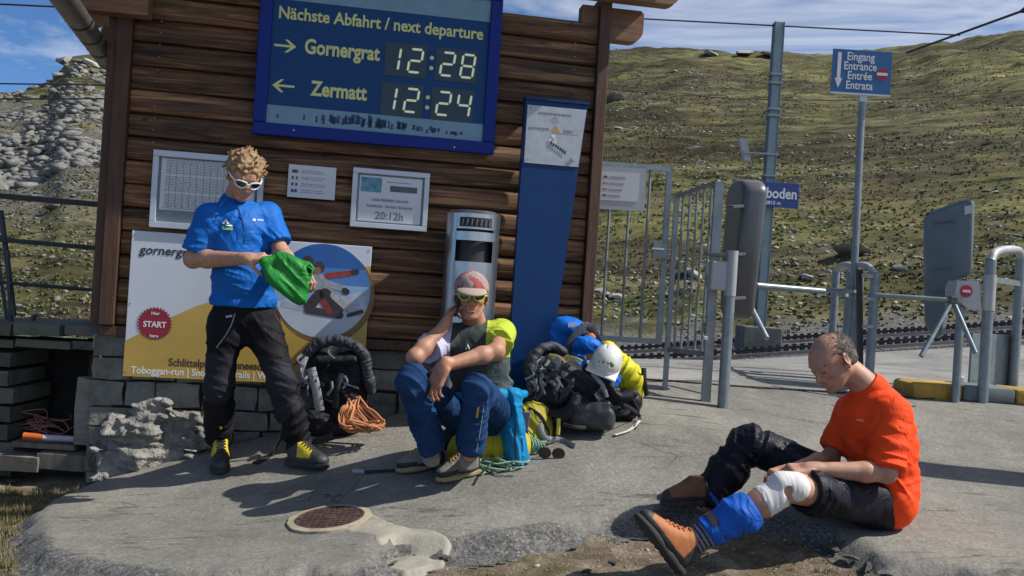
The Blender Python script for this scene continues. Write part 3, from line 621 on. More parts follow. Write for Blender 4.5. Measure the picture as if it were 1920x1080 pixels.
def digit(u, z, w, h, ch, par):
    t = .0135; sk = .10; g = .004
    P_ = {'a': (0, h, w, h), 'g': (0, h / 2, w, h / 2), 'd': (0, 0, w, 0), 'f': (0, h / 2, 0, h), 'b': (w, h / 2, w, h), 'e': (0, 0, 0, h / 2), 'c': (w, 0, w, h / 2)}
    for s_ in SEG[ch]:
        a, b, c, d = P_[s_]; dx, dz = c - a, d - b; ln = math.hypot(dx, dz); ex, ez = dx / ln, dz / ln; nx, nz = -ez, ex; pts = []
        for q, r_ in ((g, 0), (g + t / 2, t / 2), (ln - g - t / 2, t / 2), (ln - g, 0), (ln - g - t / 2, -t / 2), (g + t / 2, -t / 2)):
            x, y = a + ex * q + nx * r_, b + ez * q + nz * r_; pts.append(wp(u + x + y * sk, z + y, .0822))
        MB().prism(pts, WN * .001).build('segment', m_dig, par)
for row, s_ in (((723, 76), (903, 153), '12:28'), ((719, 153), (900, 228), '12:24')) if False else ((0, '12:28'), (1, '12:24')):
    zc = wuz(813, 118, .08)[1] if row == 0 else wuz(806, 192, .08)[1]
    ua = wuz(735, 108, .08)[0] if row == 0 else wuz(727, 186, .08)[0]
    tl = thing('time_display', wp(ua, zc, .08), None, None); tl.parent = db; tl.location = tl.location - db.location
    dk = [ua + .0, ua + .075, ua + .285 - .02, ua + .405 - .02]
    MB().wall(ua - .04, ua + .205, zc - .1, zc + .095, sf, .0812).build('display_window', m_lcd, tl); MB().wall(ua + .255, ua + .505, zc - .1, zc + .095, sf, .0812).build('display_window', m_lcd, tl)
    dg = [ua - .035, ua + .095, ua + .285, ua + .405]
    for u_, ch in zip(dg, s_.replace(':', '')): digit(u_, zc - .067, .072, .135, ch, tl)
    for dz in (.028, -.032): c_ = wp(ua + .233, zc + dz, .0815); MB().prism([c_ + WU * .0125 * math.cos(a) + Vector((0, 0, .0125 * math.sin(a))) for a in np.linspace(0, 2 * math.pi, 15)[:-1]], WN * .001).build('colon_dot', m_cream, tl)
for px, py in ((551, 244), (852, 276)): u, z = wuz(px, py, .1); MB().wall(u - .004, u + .004, z - .004, z + .004, .099, .103, .001).build('screw', m_white, db)
# nail heads down the logs
nb = MB()
for px, py in ((307, 17), (303, 40), (302, 62), (300, 84), (298, 107), (296, 132), (295, 153), (293, 176), (291, 200), (290, 221), (288, 244), (287, 267), (281, 360), (279, 382), (277, 405), (1079, 80), (1078, 107), (1077, 130), (1076, 151), (1075, 172)):
    u, z = wuz(px, py, .05); nb.wall(u - .0035, u + .0035, z - .0035, z + .0035, .035, .053, .001)
tag(nb.build('nail_heads', m_steel, hut), kind='stuff')
def sheet(name, par, u0, u1, z0, z1, o0, o1, m): return MB().wall(u0, u1, z0, z1, o0, o1, .0 if o1 - o0 < .006 else .003).build(name, m, par)
def lines(par, u0, u1, z0, z1, n, off, m, h=.004, jitter=.25, words=True, seed=1, name='printed_lines'):
    r = np.random.RandomState(seed); b = MB()
    for i in range(n):
        z = z1 - (z1 - z0) * (i + .5) / n; u = u0; e = u1 - (u1 - u0) * jitter * r.rand()
        while u < e:
            w = r.uniform(.008, .03); b.wall(u, min(u + w, e), z - h / 2, z + h / 2, off, off + .0006); u += w + .005
    return b.build(name, m, par)
m_grey = mat('grey_print', (.2, .21, .24), .6, bump=0, var=.1); m_alu = mat('pale_aluminium', (.5, .54, .6), .4, .3, var=.08, bump=.03)
# timetable case behind the standing man
tu0, tu1, tz0, tz1 = wuz(285, 354, .06)[0], wuz(496, 330, .06)[0], wuz(280, 426, .06)[1], wuz(291, 281, .06)[1]
tt = thing('timetable_case', wp((tu0 + tu1) / 2, tz0, .05), 'aluminium-framed timetable case behind the head of the standing man', 'notice case')
for a, b, c, d in ((tu0, tu1, tz0, tz0 + .035), (tu0, tu1, tz1 - .035, tz1), (tu0, tu0 + .032, tz0 + .035, tz1 - .035), (tu1 - .032, tu1, tz0 + .035, tz1 - .035)): sheet('frame', tt, a, b, c, d, .053, .085, m_alu)
sheet('backing', tt, tu0 + .03, tu1 - .03, tz0 + .03, tz1 - .03, .053, .062, mat('blue_grey_backing', (.15, .2, .24), .5, bump=0))
sheet('timetable_sheet', tt, tu0 + .045, tu1 - .05, tz0 + .105, tz1 - .04, .063, .065, m_white)
for i in range(3): lines(tt, tu0 + .07, tu1 - .09, tz0 + .12 + i * .1, tz0 + .2 + i * .1, 9, .0655, m_grey, .0032, .02, seed=i)
for i in range(12): u = tu0 + .09 + i * .037; sheet('column_rule', tt, u, u + .0025, tz0 + .115, tz1 - .055, .0655, .0663, m_grey)
for i in range(3): sheet('green_rule', tt, tu0 + .06, tu1 - .07, tz0 + .113 + i * .1, tz0 + .118 + i * .1, .0655, .0665, mat('green_print', (.3, .42, .2), .6, bump=0))
# small four-language notice
def flags(par, place, fw, fh, off, wall=True):
    cols = [((.3, .03, .05), (.06, .03, .06), (.3, .05, .05)), ((.02, .08, .1), (.6, .6, .6), (.5, .03, .08)), ((.02, .05, .2), (.6, .6, .6), (.1, .05, .1)), ((.05, .05, .2), (.2, .2, .3), (.05, .05, .2))]
    for i, (u, z) in enumerate(place):
        for k in range(3):
            mm = mat('flag_%d_%d' % (i, k), cols[i][k], .6, bump=0, var=.02)
            sheet('flag_stripe', par, u + fw * k / 3, u + fw * (k + 1) / 3, z, z + fh, off, off + .0008, mm)
nu0, nu1, nz0, nz1 = wuz(540, 338, .055)[0], wuz(629, 345, .055)[0], wuz(583, 372, .055)[1], wuz(583, 311, .055)[1]
nn = thing('notice_sheet', wp((nu0 + nu1) / 2, nz0, .05), 'small pale four-language notice between the standing man and the fare frame', 'notice')
sheet('paper', nn, nu0, nu1, nz0, nz1, .05, .056, m_white); st = (nz1 - nz0) / 5
flags(nn, [(nu0 + .02, nz1 - st * (i + 1.25)) for i in range(4)], .034, .018, .0565)
for i in range(4): lines(nn, nu0 + .075, nu1 - .05, nz1 - st * (i + 1.3), nz1 - st * (i + .7), 2, .0565, m_grey, .004, .3, seed=i + 20)
# fare frame
fu0, fu1, fz0, fz1 = wuz(659, 370, .06)[0], wuz(803, 380, .06)[0], wuz(728, 430, .06)[1], wuz(735, 320, .06)[1]
ff = thing('last_train_notice', wp((fu0 + fu1) / 2, fz0, .05), 'silver-framed notice with a small landscape picture and 20:12h, left of the steel bin', 'notice')
for a, b, c, d in ((fu0, fu1, fz0, fz0 + .03), (fu0, fu1, fz1 - .03, fz1), (fu0, fu0 + .03, fz0 + .03, fz1 - .03), (fu1 - .03, fu1, fz0 + .03, fz1 - .03)): sheet('frame', ff, a, b, c, d, .053, .08, m_alu)
sheet('inner_frame', ff, fu0 + .028, fu1 - .028, fz0 + .028, fz1 - .028, .053, .064, m_grey); sheet('paper', ff, fu0 + .042, fu1 - .042, fz0 + .04, fz1 - .04, .064, .066, m_white)
sheet('picture', ff, fu0 + .05, fu0 + .17, fz1 - .135, fz1 - .05, .0663, .0673, mat('lake_print', (.1, .26, .36), .5, bump=0, var=.5, scale=30))
sheet('grey_bar', ff, fu0 + .22, fu1 - .07, fz1 - .125, fz1 - .09, .0663, .0673, mat('bar_grey', (.1, .11, .12), .6, bump=0)); lines(ff, fu0 + .2, fu1 - .09, fz1 - .08, fz1 - .06, 1, .0663, m_grey, .006, .1)
for s_, dz, sz in (('Letzte Bahnfahrt / last train', .185, .026), ('Rotenboden - Zermatt / Gornergrat', .222, .024), ('20:12h', .29, .062)): text(ff, 'lettering', s_, sz, m_grey, wp((fu0 + fu1) / 2, fz1 - dz, .067), WU, (0, 0, 1), bold=.02, squash=.75 if sz < .05 else 1)
# toboggan poster
pu0, pu1, pz0, pz1 = wuz(239, 568, .065)[0], wuz(692, 552, .065)[0], wuz(370, 711, .065)[1], wuz(470, 447, .065)[1]
po = thing('advertising_poster', wp((pu0 + pu1) / 2, pz0, .05), 'wide advertising board with gold swoosh, red start badge and round sledging picture', 'poster')
sheet('panel', po, pu0, pu1, pz0, pz1, .056, .066, mat('poster_white', (.56, .6, .68), .35, bump=0, var=.06, scale=1.2, coat=.2))
W_, H_ = pu1 - pu0, pz1 - pz0; pp = lambda x, y, o=.0666: wp(pu0 + x * W_, pz0 + y * H_, o)
gold = mat('gold_print', (.5, .33, .07), .35, bump=0, var=.2, scale=1.6, coat=.2)
sw = [(0, 0), (1, 0), (1, .86), (.9, .84), (.75, .8), (.6, .735), (.45, .64), (.36, .56), (.27, .5), (.18, .42), (.09, .33), (.03, .27), (0, .24)]
MB().prism([pp(*q) for q in sw], WN * .0006).build('gold_swoosh', gold, po)
cx, cy, cr_ = .80, .665, .333; k_ = H_ / W_
MB().prism([pp(cx + .0 + math.cos(a) * cr_ * k_ * 1.035 + .012, cy - .03 + math.sin(a) * cr_ * 1.03, .0673) for a in np.linspace(0, 2 * math.pi, 49)[:-1]], WN * .0005).build('circle_rim', mat('gold_shade_print', (.2, .12, .03), .4, bump=0), po)
def clipcirc(ylo, yhi):
    pts = []
    for a in np.linspace(0, 2 * math.pi, 97)[:-1]:
        y = min(max(math.sin(a) * cr_, ylo), yhi); x = math.copysign(math.sqrt(max(cr_ ** 2 - y * y, 0)), math.cos(a)) * k_ if ylo < math.sin(a) * cr_ < yhi else None
        if x is not None: pts.append((cx + x, cy + y))
        else: x = math.copysign(math.sqrt(max(cr_ ** 2 - y * y, 0)), math.cos(a)) * k_; x = x if abs(math.cos(a)) * cr_ * k_ > abs(x) else math.cos(a) * cr_ * k_; pts.append((cx + x, cy + y))
    return pts
bands = [(-.335, -.09, 'snow_print', (.5, .55, .64)), (-.09, .045, 'haze_print', (.25, .42, .62)), (.045, .165, 'mid_sky_print', (.06, .2, .48)), (.165, .335, 'deep_sky_print', (.02, .11, .36))]
for a, b, n_, c_ in bands: MB().prism([pp(x, y, .068) for x, y in clipcirc(a, b)], WN * .0006).build('picture_band', mat(n_, c_, .4, bump=0, var=.12, scale=4), po)
MB().prism([pp(cx + x * k_, cy + y, .0688) for x, y in ((x * .75, y * .75) for x, y in ((-.36, -.1), (-.25, -.06), (-.1, -.09), (.1, -.07), (.25, -.02), (.38, .02), (.41, -.05), (.40, -.12), (.2, -.17), (-.2, -.2), (-.38, -.17)))], WN * .0005).build('snow_ridge', mat('ridge_print', (.42, .48, .6), .4, bump=0, var=.3, scale=15), po)
def blob2(pts, r, c, o, name='rider_print'):
    b = MB(); r *= .75; pts = [(x * .75 - .02, y * .75 + .01) for x, y in pts]
    for i in range(len(pts) - 1):
        a, e = Vector(pts[i]), Vector(pts[i + 1]); d = (e - a); t = math.atan2(d.y, d.x); q = []
        for w in np.linspace(t + math.pi / 2, t + 1.5 * math.pi, 6): q.append((a.x + r * math.cos(w), a.y + r * math.sin(w)))
        for w in np.linspace(t - math.pi / 2, t + math.pi / 2, 6): q.append((e.x + r * math.cos(w), e.y + r * math.sin(w)))
        b.prism([pp(cx + x * k_, cy + y, o + i * .0001) for x, y in q], WN * .0004)
    return b.build(name, mat('rider_%s' % (str(c)), c, .5, bump=0, var=.3, scale=40), po)
blob2([(-.02, .08), (.06, -.02)], .075, (.32, .34, .4), .0695); blob2([(-.13, .16), (-.1, .02)], .06, (.28, .03, .03), .0693); blob2([(.06, .13), (.28, .17)], .028, (.3, .04, .035), .0697); blob2([(.3, .18), (.33, .185)], .028, (.03, .03, .04), .0699)
blob2([(.06, .06), (.22, .02)], .03, (.35, .36, .42), .07); blob2([(.23, 0), (.25, -.01)], .03, (.03, .03, .04), .0702)
blob2([(-.13, .26), (-.12, .25)], .05, (.05, .03, .03), .07); blob2([(-.02, .21), (-.02, .2)], .052, (.06, .035, .03), .0702); blob2([(-.03, .175), (-.03, .17)], .033, (.3, .16, .1), .0706); blob2([(-.135, .22), (-.135, .215)], .03, (.3, .15, .1), .0704)
blob2([(.05, -.04), (.18, -.17)], .055, (.035, .03, .035), .0703); blob2([(.0, -.05), (-.09, -.17)], .05, (.04, .035, .04), .0703); blob2([(.13, -.05), (.3, -.19), (.4, -.2)], .032, (.4, .4, .42), .0706); blob2([(-.1, -.2), (.2, -.235)], .035, (.05, .04, .05), .0705); blob2([(.28, -.23), (.4, -.19)], .02, (.04, .04, .05), .0709); blob2([(.04, -.12), (.1, -.2)], .03, (.25, .03, .03), .071)
bd = [pp(.115 + (.062 if i % 2 else .072) * math.cos(a), .37 + (.062 if i % 2 else .072) * math.sin(a) / k_, .068) for i, a in enumerate(np.linspace(0, 2 * math.pi, 61)[:-1])]
MB().prism(bd, WN * .0008).build('start_badge', mat('crimson_print', (.26, .012, .03), .4, bump=0, var=.08), po)
ml = mat('white_print', (.7, .7, .7), .5, bump=0, var=.02)
text(po, 'lettering', 'START', .046, ml, pp(.115, .345, .0695), WU, (0, 0, 1), bold=.025, squash=.92); text(po, 'lettering', 'Hier', .025, ml, pp(.115, .43, .0695), WU, (0, 0, 1), bold=.02); text(po, 'lettering', 'here', .025, ml, pp(.115, .275, .0695), WU, (0, 0, 1), bold=.02)
t_ = text(po, 'lettering', 'gornergrat', .072, m_black, pp(.035, .845, .0675), WU, Vector((0, 0, 1)) + WU * .14, 'LEFT', .012, 1)
text(po, 'lettering', 'Schlittelpiste | Schneeschuhtrails', .062, mat('brown_print', (.06, .04, .02), .5, bump=0), pp(.18, .085, .0675), WU, (0, 0, 1), 'LEFT', .022, .86)
text(po, 'lettering', 'Toboggan-run | Snowshoe trails | Winter', .056, ml, pp(.03, .022, .0675), WU, (0, 0, 1), 'LEFT', .022, .9)
for x, y in ((.012, .97), (.988, .97), (.012, .5), (.012, .03)): u, z = pu0 + x * W_, pz0 + y * H_; sheet('screw', po, u - .003, u + .003, z - .003, z + .003, .066, .069, m_steel)
# ---------------------------------------------------------------- steel waste bin on the wall
bo = .23; bc_u, bz1 = wuz(889, 392, bo)[0], wuz(889, 400, bo)[1]; br = .155
base = wp(bc_u, 0, bo); gb_ = gz(base.x, base.y); bn = thing('litter_bin', (base.x, base.y, gb_), 'round brushed steel litter bin with dark slot, against the hut behind the seated man', 'litter bin')
m_ss = mat('brushed_steel', (.5, .51, .53), .28, .95, var=.12, scale=9, stretch=(40, 40, .5), bump=.05, bscale=60)
def cyl(name, par, c, r, z0, z1, m, a0=0, a1=2 * math.pi, n=40, r1=None, top=True, slant=0):
    b = MB(); r1 = r if r1 is None else r1; full = a1 - a0 > 6.28; A = np.linspace(a0, a1, n + 1)[:-1] if full else np.linspace(a0, a1, n)
    lo = [Vector((c.x + r * math.cos(a), c.y + r * math.sin(a), z0)) for a in A]; hi = [Vector((c.x + r1 * math.cos(a), c.y + r1 * math.sin(a), z1 + slant * math.sin(a))) for a in A]; k = len(A)
    F = [(i, (i + 1) % k, k + (i + 1) % k, k + i) for i in range(k if full else k - 1)]
    if full and top: F += [tuple(range(k, 2 * k)), tuple(range(k - 1, -1, -1))]
    b.raw(lo + hi, F); return b.build(name, m, par, True, sharp=30)
bb = Vector((base.x, base.y, 0)); zt_ = bz1 + .0
cyl('body', bn, bb, br, gb_ + .03, zt_ - .285, m_ss); cyl('foot_ring', bn, bb, br - .012, gb_ - .05, gb_ + .03, m_dark)
fa = math.atan2(WN.y, WN.x)
cyl('back_shell', bn, bb, br, zt_ - .285, zt_ - .1, m_ss, fa + .75, fa + 2 * math.pi - .75, 30); cyl('slot_liner', bn, bb, br - .035, zt_ - .284, zt_ - .1, m_black)
cyl('lid', bn, bb, br, zt_ - .1, zt_ - .012, m_ss, slant=.0); cyl('lid_top', bn, bb, br, zt_ - .0118, zt_ + .01, m_ss, r1=br * .82)
cyl('brow_band', bn, bb, br + .003, zt_ - .165, zt_ - .115, m_ss, fa - .9, fa + .9, 24); cyl('ash_grille', bn, bb, br + .0022, zt_ - .088, zt_ - .035, m_black, fa - .62, fa + .62, 20)
gr = MB()
for k in range(7): a = fa - .5 + k * .165; p = bb + Vector((math.cos(a), math.sin(a), 0)) * (br + .004); gr.tube([p + Vector((0, 0, zt_ - .08)), p + Vector((.004, 0, zt_ - .045))], .004, 6)
gr.build('stub_holes', mat('worn_steel', (.25, .25, .26), .5, .8), bn)
# ---------------------------------------------------------------- ticket column
ko = .2
q = lambda px, py: wuz(px, py, ko)
(a0u, a0z), (a1u, a1z), (b0u, _), (b1u, b1z) = q(986, 186), q(1103, 194), q(996, 640), q(1040, 620)
kc = wp((a0u + a1u) / 2, 0, ko - .06); kg = gz(kc.x, kc.y) - .02
tk = thing('ticket_validator_column', (kc.x, kc.y, kg), 'tall tapering blue ticket column with a sticker-covered grey top panel', 'ticket column')
sl_ = (b1u - a1u) / (b1z - a1z); uLb = a0u + (b0u - a0u) * .3
uR = lambda z: a1u + sl_ * (z - a1z) if z > kg + .03 else a1u + sl_ * (kg + .03 - a1z)
m_kb = mat('column_blue', (.001, .034, .13), .45, var=.12, scale=4, bump=.06, spec=.3); zt2 = a0z
b = MB(); fo = ko; zz = [kg - .02, kg + .4, kg + .9, zt2 - .36]
b.prism([wp(a0u, zt2 - .375, fo), wp(a0u, kg - .02, fo), wp(uR(kg), kg - .02, fo), wp(uR(zt2 - .375), zt2 - .375, fo)], -WN * .075); b.build('shaft', m_kb, tk)
b = MB(); b.prism([wp(a0u, zt2, fo), wp(a0u, zt2 - .374, fo), wp(uR(zt2 - .374), zt2 - .374, fo), wp(uR(zt2), zt2, fo)], -WN * .075); hd = b.build('head', m_kb, tk)
m_kg = mat('scuffed_grey_panel', (.4, .42, .46), .4, .2, var=.12, scale=18, bump=.05)
b = MB(); b.prism([wp(a0u + .012, zt2 - .032, fo), wp(a0u + .012, zt2 - .372, fo), wp(uR(zt2 - .372) - .005, zt2 - .372, fo), wp(uR(zt2 - .03) - .005, zt2 - .03, fo)], WN * .006); b.build('face_panel', m_kg, tk)
b = MB(); b.wall(a0u - .004, a1u + .006, zt2 + .001, zt2 + .016, fo - .08, fo + .012); b.build('cap', m_kb, tk)
pf = fo + .0066; uc = (a0u + uR(zt2 - .15)) / 2
def disc(par, name, u, z, r, m, off, n=20, rin=None, h=.0008):
    A = np.linspace(0, 2 * math.pi, n + 1)[:-1]; b = MB()
    if rin is None: b.prism([wp(u + r * math.cos(a), z + r * math.sin(a), off) for a in A], WN * h)
    else:
        V = [wp(u + q_ * math.cos(a), z + q_ * math.sin(a), off + h) for q_ in (r, rin) for a in A]; b.raw(V, [(i, (i + 1) % n, n + (i + 1) % n, n + i) for i in range(n)])
    return b.build(name, m, par)
lines(tk, uc - .1, uc + .11, zt2 - .085, zt2 - .06, 1, pf, m_grey, .012, .05, seed=4, name='stamped_slot')
disc(tk, 'clock_mark', uc, zt2 - .108, .02, m_grey, pf, rin=.0165); MB().prism([wp(uc - .002, zt2 - .115, pf), wp(uc + .002, zt2 - .115, pf), wp(uc + .002, zt2 - .095, pf), wp(uc - .002, zt2 - .095, pf)], WN * .0006).build('clock_hand', m_grey, tk)
MB().prism([wp(uc + .005 - .028, zt2 - .175, pf), wp(uc + .005 + .03, zt2 - .175, pf), wp(uc + .018, zt2 - .15, pf), wp(uc + .005, zt2 - .138, pf), wp(uc - .01, zt2 - .152, pf)], WN * .0006).build('mountain_mark', mat('ochre_print', (.5, .33, .1), .5, bump=0), tk)
text(tk, 'lettering', 'gornergrat', .03, m_grey, wp(uc - .155, zt2 - .172, pf), WU, (0, 0, 1), 'LEFT', .01, .95); text(tk, 'lettering', 'bahn', .03, m_grey, wp(uc + .055, zt2 - .175, pf), WU, (0, 0, 1), 'LEFT', .01, .95)
MB().wall(uc - .01, uc + .15, zt2 - .184, zt2 - .18, pf, pf + .0006).build('orange_rule', mat('orange_rule', (.55, .3, .15), .5, bump=0), tk)
rs = np.random.RandomState(3)
for k in range(9): disc(tk, 'sticker', uc - .02 + rs.uniform(-.02, .05), zt2 - .22 + rs.uniform(-.025, .02), rs.uniform(.006, .014), m_white, pf + .0004 * k, 9)
for k in range(7): u_ = uc - .02 + k * .014; MB().wall(u_, u_ + .011, zt2 - .25 - k * .009, zt2 - .235 - k * .008, pf + .004, pf + .0048).build('torn_sticker', m_black, tk)
disc(tk, 'lock', uR(zt2 - .33) - .04, zt2 - .325, .013, m_ss, pf, h=.008); disc(tk, 'faded_stamp', uc - .02, zt2 - .27, .02, mat('faint_print', (.3, .32, .36), .5, bump=0), pf, rin=.017)
for x, y in ((.03, .05), (.03, .35)): disc(tk, 'screw', a0u + x, zt2 - y, .004, m_grey, pf, 8, h=.003)

# ---------------------------------------------------------------- gates
def tubes(par, name, segs, r, m=m_steel, n=8):
    for s_ in segs: b = MB(); b.tube(s_, r, n); b.build(name, m, par, True)
def vpost(px, pyt, pyb, Y): a, b = P(px, pyt, Y), P(px, pyb, Y); return a, b
# first gate, beside the hut, carries a notice
Yg = 5.95
gA = thing('barred_gate', P(1185, 700, Yg), 'barred steel gate panel beside the hut corner, with a pale notice at its top', 'gate', 'barred steel gates')
tl_, tr_, br_, bl_ = P(1112, 306, Yg), P(1253, 321, Yg + .06), P(1232, 640, Yg + .06), P(1100, 631, Yg)
tr_.z = tl_.z; bl_.z = br_.z; tr_.x, bl_.x = (tr_.x + br_.x) / 2 + .01, tl_.x; br_.x = tr_.x
for k, a, b_ in (('rail', tl_, tr_), ('rail', bl_, br_)): MB().beam(a, b_, .035, .035).build(k, m_steel, gA)
MB().beam(tr_ + Vector((0, 0, .017)), br_ - Vector((0, 0, .017)), .036, .036, (0, 1, 0)).build('stile', m_steel, gA)
MB().beam(tl_ + Vector((0, 0, .017)), bl_ - Vector((0, 0, .017)), .036, .036, (0, 1, 0)).build('stile', m_steel, gA)
for k in range(1, 4): t = k / 4.0; tubes(gA, 'bar', [[tl_.lerp(tr_, t), bl_.lerp(br_, t)]], .0095)
hp = P(1248, 300, Yg + .12); hb = P(1246, 708, Yg + .12); hb = Vector((hp.x, hp.y, gz(hp.x, hp.y)))
lk = P(1238, 470, Yg + .0); MB().frame(lk + Vector((0, .02, 0)), (.05, 0, 0), (0, .03, 0), (0, 0, .055), .006).build('lock_box', m_steel, gA); MB().beam(lk + Vector((-.06, -.03, .01)), lk + Vector((.02, -.03, .01)), .012, .012).build('handle', m_ss, gA)
gs = thing('gate_notice', P(1160, 390, Yg - .03), 'pale plate with a four-flag notice hung on the gate beside the hut', 'notice')
na, nb2 = P(1117, 311, Yg - .035), P(1207, 397, Yg - .035); MB().box((na.x, Yg - .045, nb2.z), (nb2.x, Yg - .035, na.z)).build('plate', mat('pale_plate', (.4, .45, .47), .5, bump=0, var=.08), gs)
MB().box((na.x + .04, Yg - .0475, nb2.z + .06), (nb2.x - .045, Yg - .0455, na.z - .035)).build('paper', m_white, gs)
for i in range(4):
    z = na.z - .075 - i * .04
    for k in range(3): x = na.x + .055 + k * .008; MB().box((x, Yg - .0485, z), (x + .008, Yg - .0478, z + .014)).build('flag_stripe', bpy.data.materials['flag_%d_%d' % (i, k)], gs)
    for dz in (0, .009): MB().box((na.x + .09, Yg - .0485, z + dz), (na.x + .2 - .01 * i, Yg - .0478, z + dz + .003)).build('printed_line', m_grey, gs)
# second gate, swung towards the platform
gB = thing('barred_gate', P(1290, 715, 6.2), 'narrow barred steel gate swung open, between the notice gate and the grey turnstile wing', 'gate', 'barred steel gates')
h0t, h0b = P(1258, 368, 5.98), P(1248, 706, 5.98); h1t, h1b = P(1337, 340, 5.72), P(1325, 717, 5.72)
h0 = on(h0b.x, h0b.y); h1 = on(h1b.x, h1b.y); zt0, zt1 = h0t.z - .0, h1t.z
h0T, h1T = Vector((h0.x, h0.y, zt0)), Vector((h1.x, h1.y, zt1)); zb0 = P(1250, 655, 5.98).z
MB().beam(h0T, h0 - Vector((0, 0, .05)), .032, .032, (0, 1, 0)).build('stile', m_steel, gB); MB().beam(h1T, h1 - Vector((0, 0, .05)), .055, .04, (0, 1, 0)).build('stile', m_steel, gB)
MB().beam(h0T, h1T, .026, .026).build('rail', m_steel, gB); L0, L1 = Vector((h0.x, h0.y, zb0)), Vector((h1.x, h1.y, zb0 + .0)); MB().beam(L0, L1, .026, .03).build('rail', m_steel, gB)
for k in range(1, 6): t = k / 6; tubes(gB, 'bar', [[h0T.lerp(h1T, t), L0.lerp(L1, t)]], .008)
MB().frame(h1 + Vector((0, 0, .04)) + Vector((-.03, -.02, .36)), (.012, 0, 0), (0, .012, 0), (0, 0, .012), .004).build('latch_knob', m_white, gB)

# ---------------------------------------------------------------- turnstiles
m_wing = mat('dark_wing_plastic', (.075, .08, .085), .35, var=.12, scale=6, bump=.08, coat=.2); m_lg = mat('light_grey_cast', (.36, .37, .39), .5, .2, var=.1, scale=9, bump=.1)
def wing(par, pts, Y, dy, th, m, face):
    """slab whose outline is given by pixels at depth Y..Y+dy (left to right) ; rounded edge strip"""
    x0 = min(p[0] for p in pts); x1 = max(p[0] for p in pts); W = [P(px, py, Y + dy * (px - x0) / (x1 - x0)) for px, py in pts]
    n = (W[0] - W[2]).cross(W[1] - W[3]).normalized(); n = n if n.y < 0 else -n; c = sum(W, Vector()) / len(W); k = len(W)
    def ins(s_): return [w + (c - w).normalized() * s_ for w in W]
    rings = [[p + n * a for p in ins(s_)] for a, s_ in ((th / 2, .03), (th / 2 - .006, .01), (th / 2 - .016, 0), (-th / 2 + .016, 0), (-th / 2 + .006, .01), (-th / 2, .03))]
    V = [p for r_ in rings for p in r_]; F = [(a * k + i, a * k + (i + 1) % k, (a + 1) * k + (i + 1) % k, (a + 1) * k + i) for a in range(5) for i in range(k)] + [tuple(range(k)), tuple(range(6 * k - 1, 5 * k - 1, -1))]
    b = MB(); b.raw(V, F); return b.build('wing', m, par, True, sharp=35), n, W
t1 = thing('turnstile_wing', on(P(1360, 715, 5.6).x, 5.6), 'dark rounded turnstile wing seen edge-on between barred gate and platform mast', 'turnstile')
# edge-on: the slab runs away from the camera
def slab(par, prof_yz, x0, x1, m, skew=0, bow=0):
    k = len(prof_yz); hw = (x1 - x0) / 2; cx_ = (x0 + x1) / 2; mz = sum(p[1] for p in prof_yz) / k; my = sum(p[0] for p in prof_yz) / k; R_ = []
    for t, s_ in ((-1, .82), (-.92, .93), (-.7, .985), (-.3, 1), (.3, 1), (.7, .985), (.92, .93), (1, .82)): R_.append([Vector((cx_ + t * hw + skew * (y - my), my + (y - my) * s_, mz + (z - mz) * (1 - (1 - s_) * .25))) for y, z in prof_yz])
    V = [p for r_ in R_ for p in r_]; F = [(a * k + i, (a + 1) * k + i, (a + 1) * k + (i + 1) % k, a * k + (i + 1) % k) for a in range(7) for i in range(k)] + [tuple(range(k - 1, -1, -1)), tuple(range(7 * k, 8 * k))]
    b = MB(); b.raw(V, F); return b.build('wing', m, par, True, sharp=45)
zt3, zb3 = P(1400, 331, 5.8).z, P(1395, 600, 5.8).z; ym = 5.95
pr = []
for a in np.linspace(math.pi, 0, 9): pr.append((ym + .16 * math.cos(a), zt3 - .10 + .10 * math.sin(a)))
pr += [(ym + .17, zb3 + .25)]
for a in np.linspace(0, -math.pi, 9): pr.append((ym - .0 + .10 * math.cos(a) + .04, zb3 + .08 + .08 * math.sin(a)))
xa, xb = P(1374, 450, 5.9).x, P(1420, 450, 5.9).x
slab(t1, pr, xa, xb, m_wing, skew=-.12)
pb = on(P(1358, 715, 5.62).x, 5.62); ptp = Vector((pb.x, pb.y, P(1370, 470, 5.62).z))
b = MB(); b.tube([pb - Vector((0, 0, .05)), Vector((pb.x, pb.y, P(1365, 555, 5.62).z))], .034, 14); b.build('post', m_steel, t1, True)
b = MB(); b.tube([Vector((pb.x, pb.y, P(1365, 555, 5.62).z + .001)), ptp], .037, 14); b.build('sleeve', m_lg, t1, True)
hb2 = P(1345, 517, 5.66); MB().frame(hb2, (.052, 0, 0), (0, .06, 0), (0, 0, .092), .012).build('reader_housing', m_lg, t1)
for py in (388, 478, 560):
    a = P(1368, py, 5.66); b_ = P(1392, py - 2, 5.84); MB().beam(a, b_, .05, .02, bev=.004).build('bracket', m_wing, t1)
MB().frame(P(1352, 478, 5.64), (.1, 0, 0), (0, .04, 0), (0, 0, .012), .004).build('arm_plate', m_wing, t1)
pl = on(P(1322, 715, 5.72).x, 5.72)
b = MB(); b.tube([P(1384, 590, 5.9) * 0 + P(1410, 580, 6.1), P(1438, 635, 5.9)], .019, 10); b.build('rotor_arm', m_steel, t1, True)
b = MB(); b.tube([P(1418, 535, 6.2), P(1545, 546, 6.45)], .021, 10); b.build('rotor_arm', m_steel, t1, True)

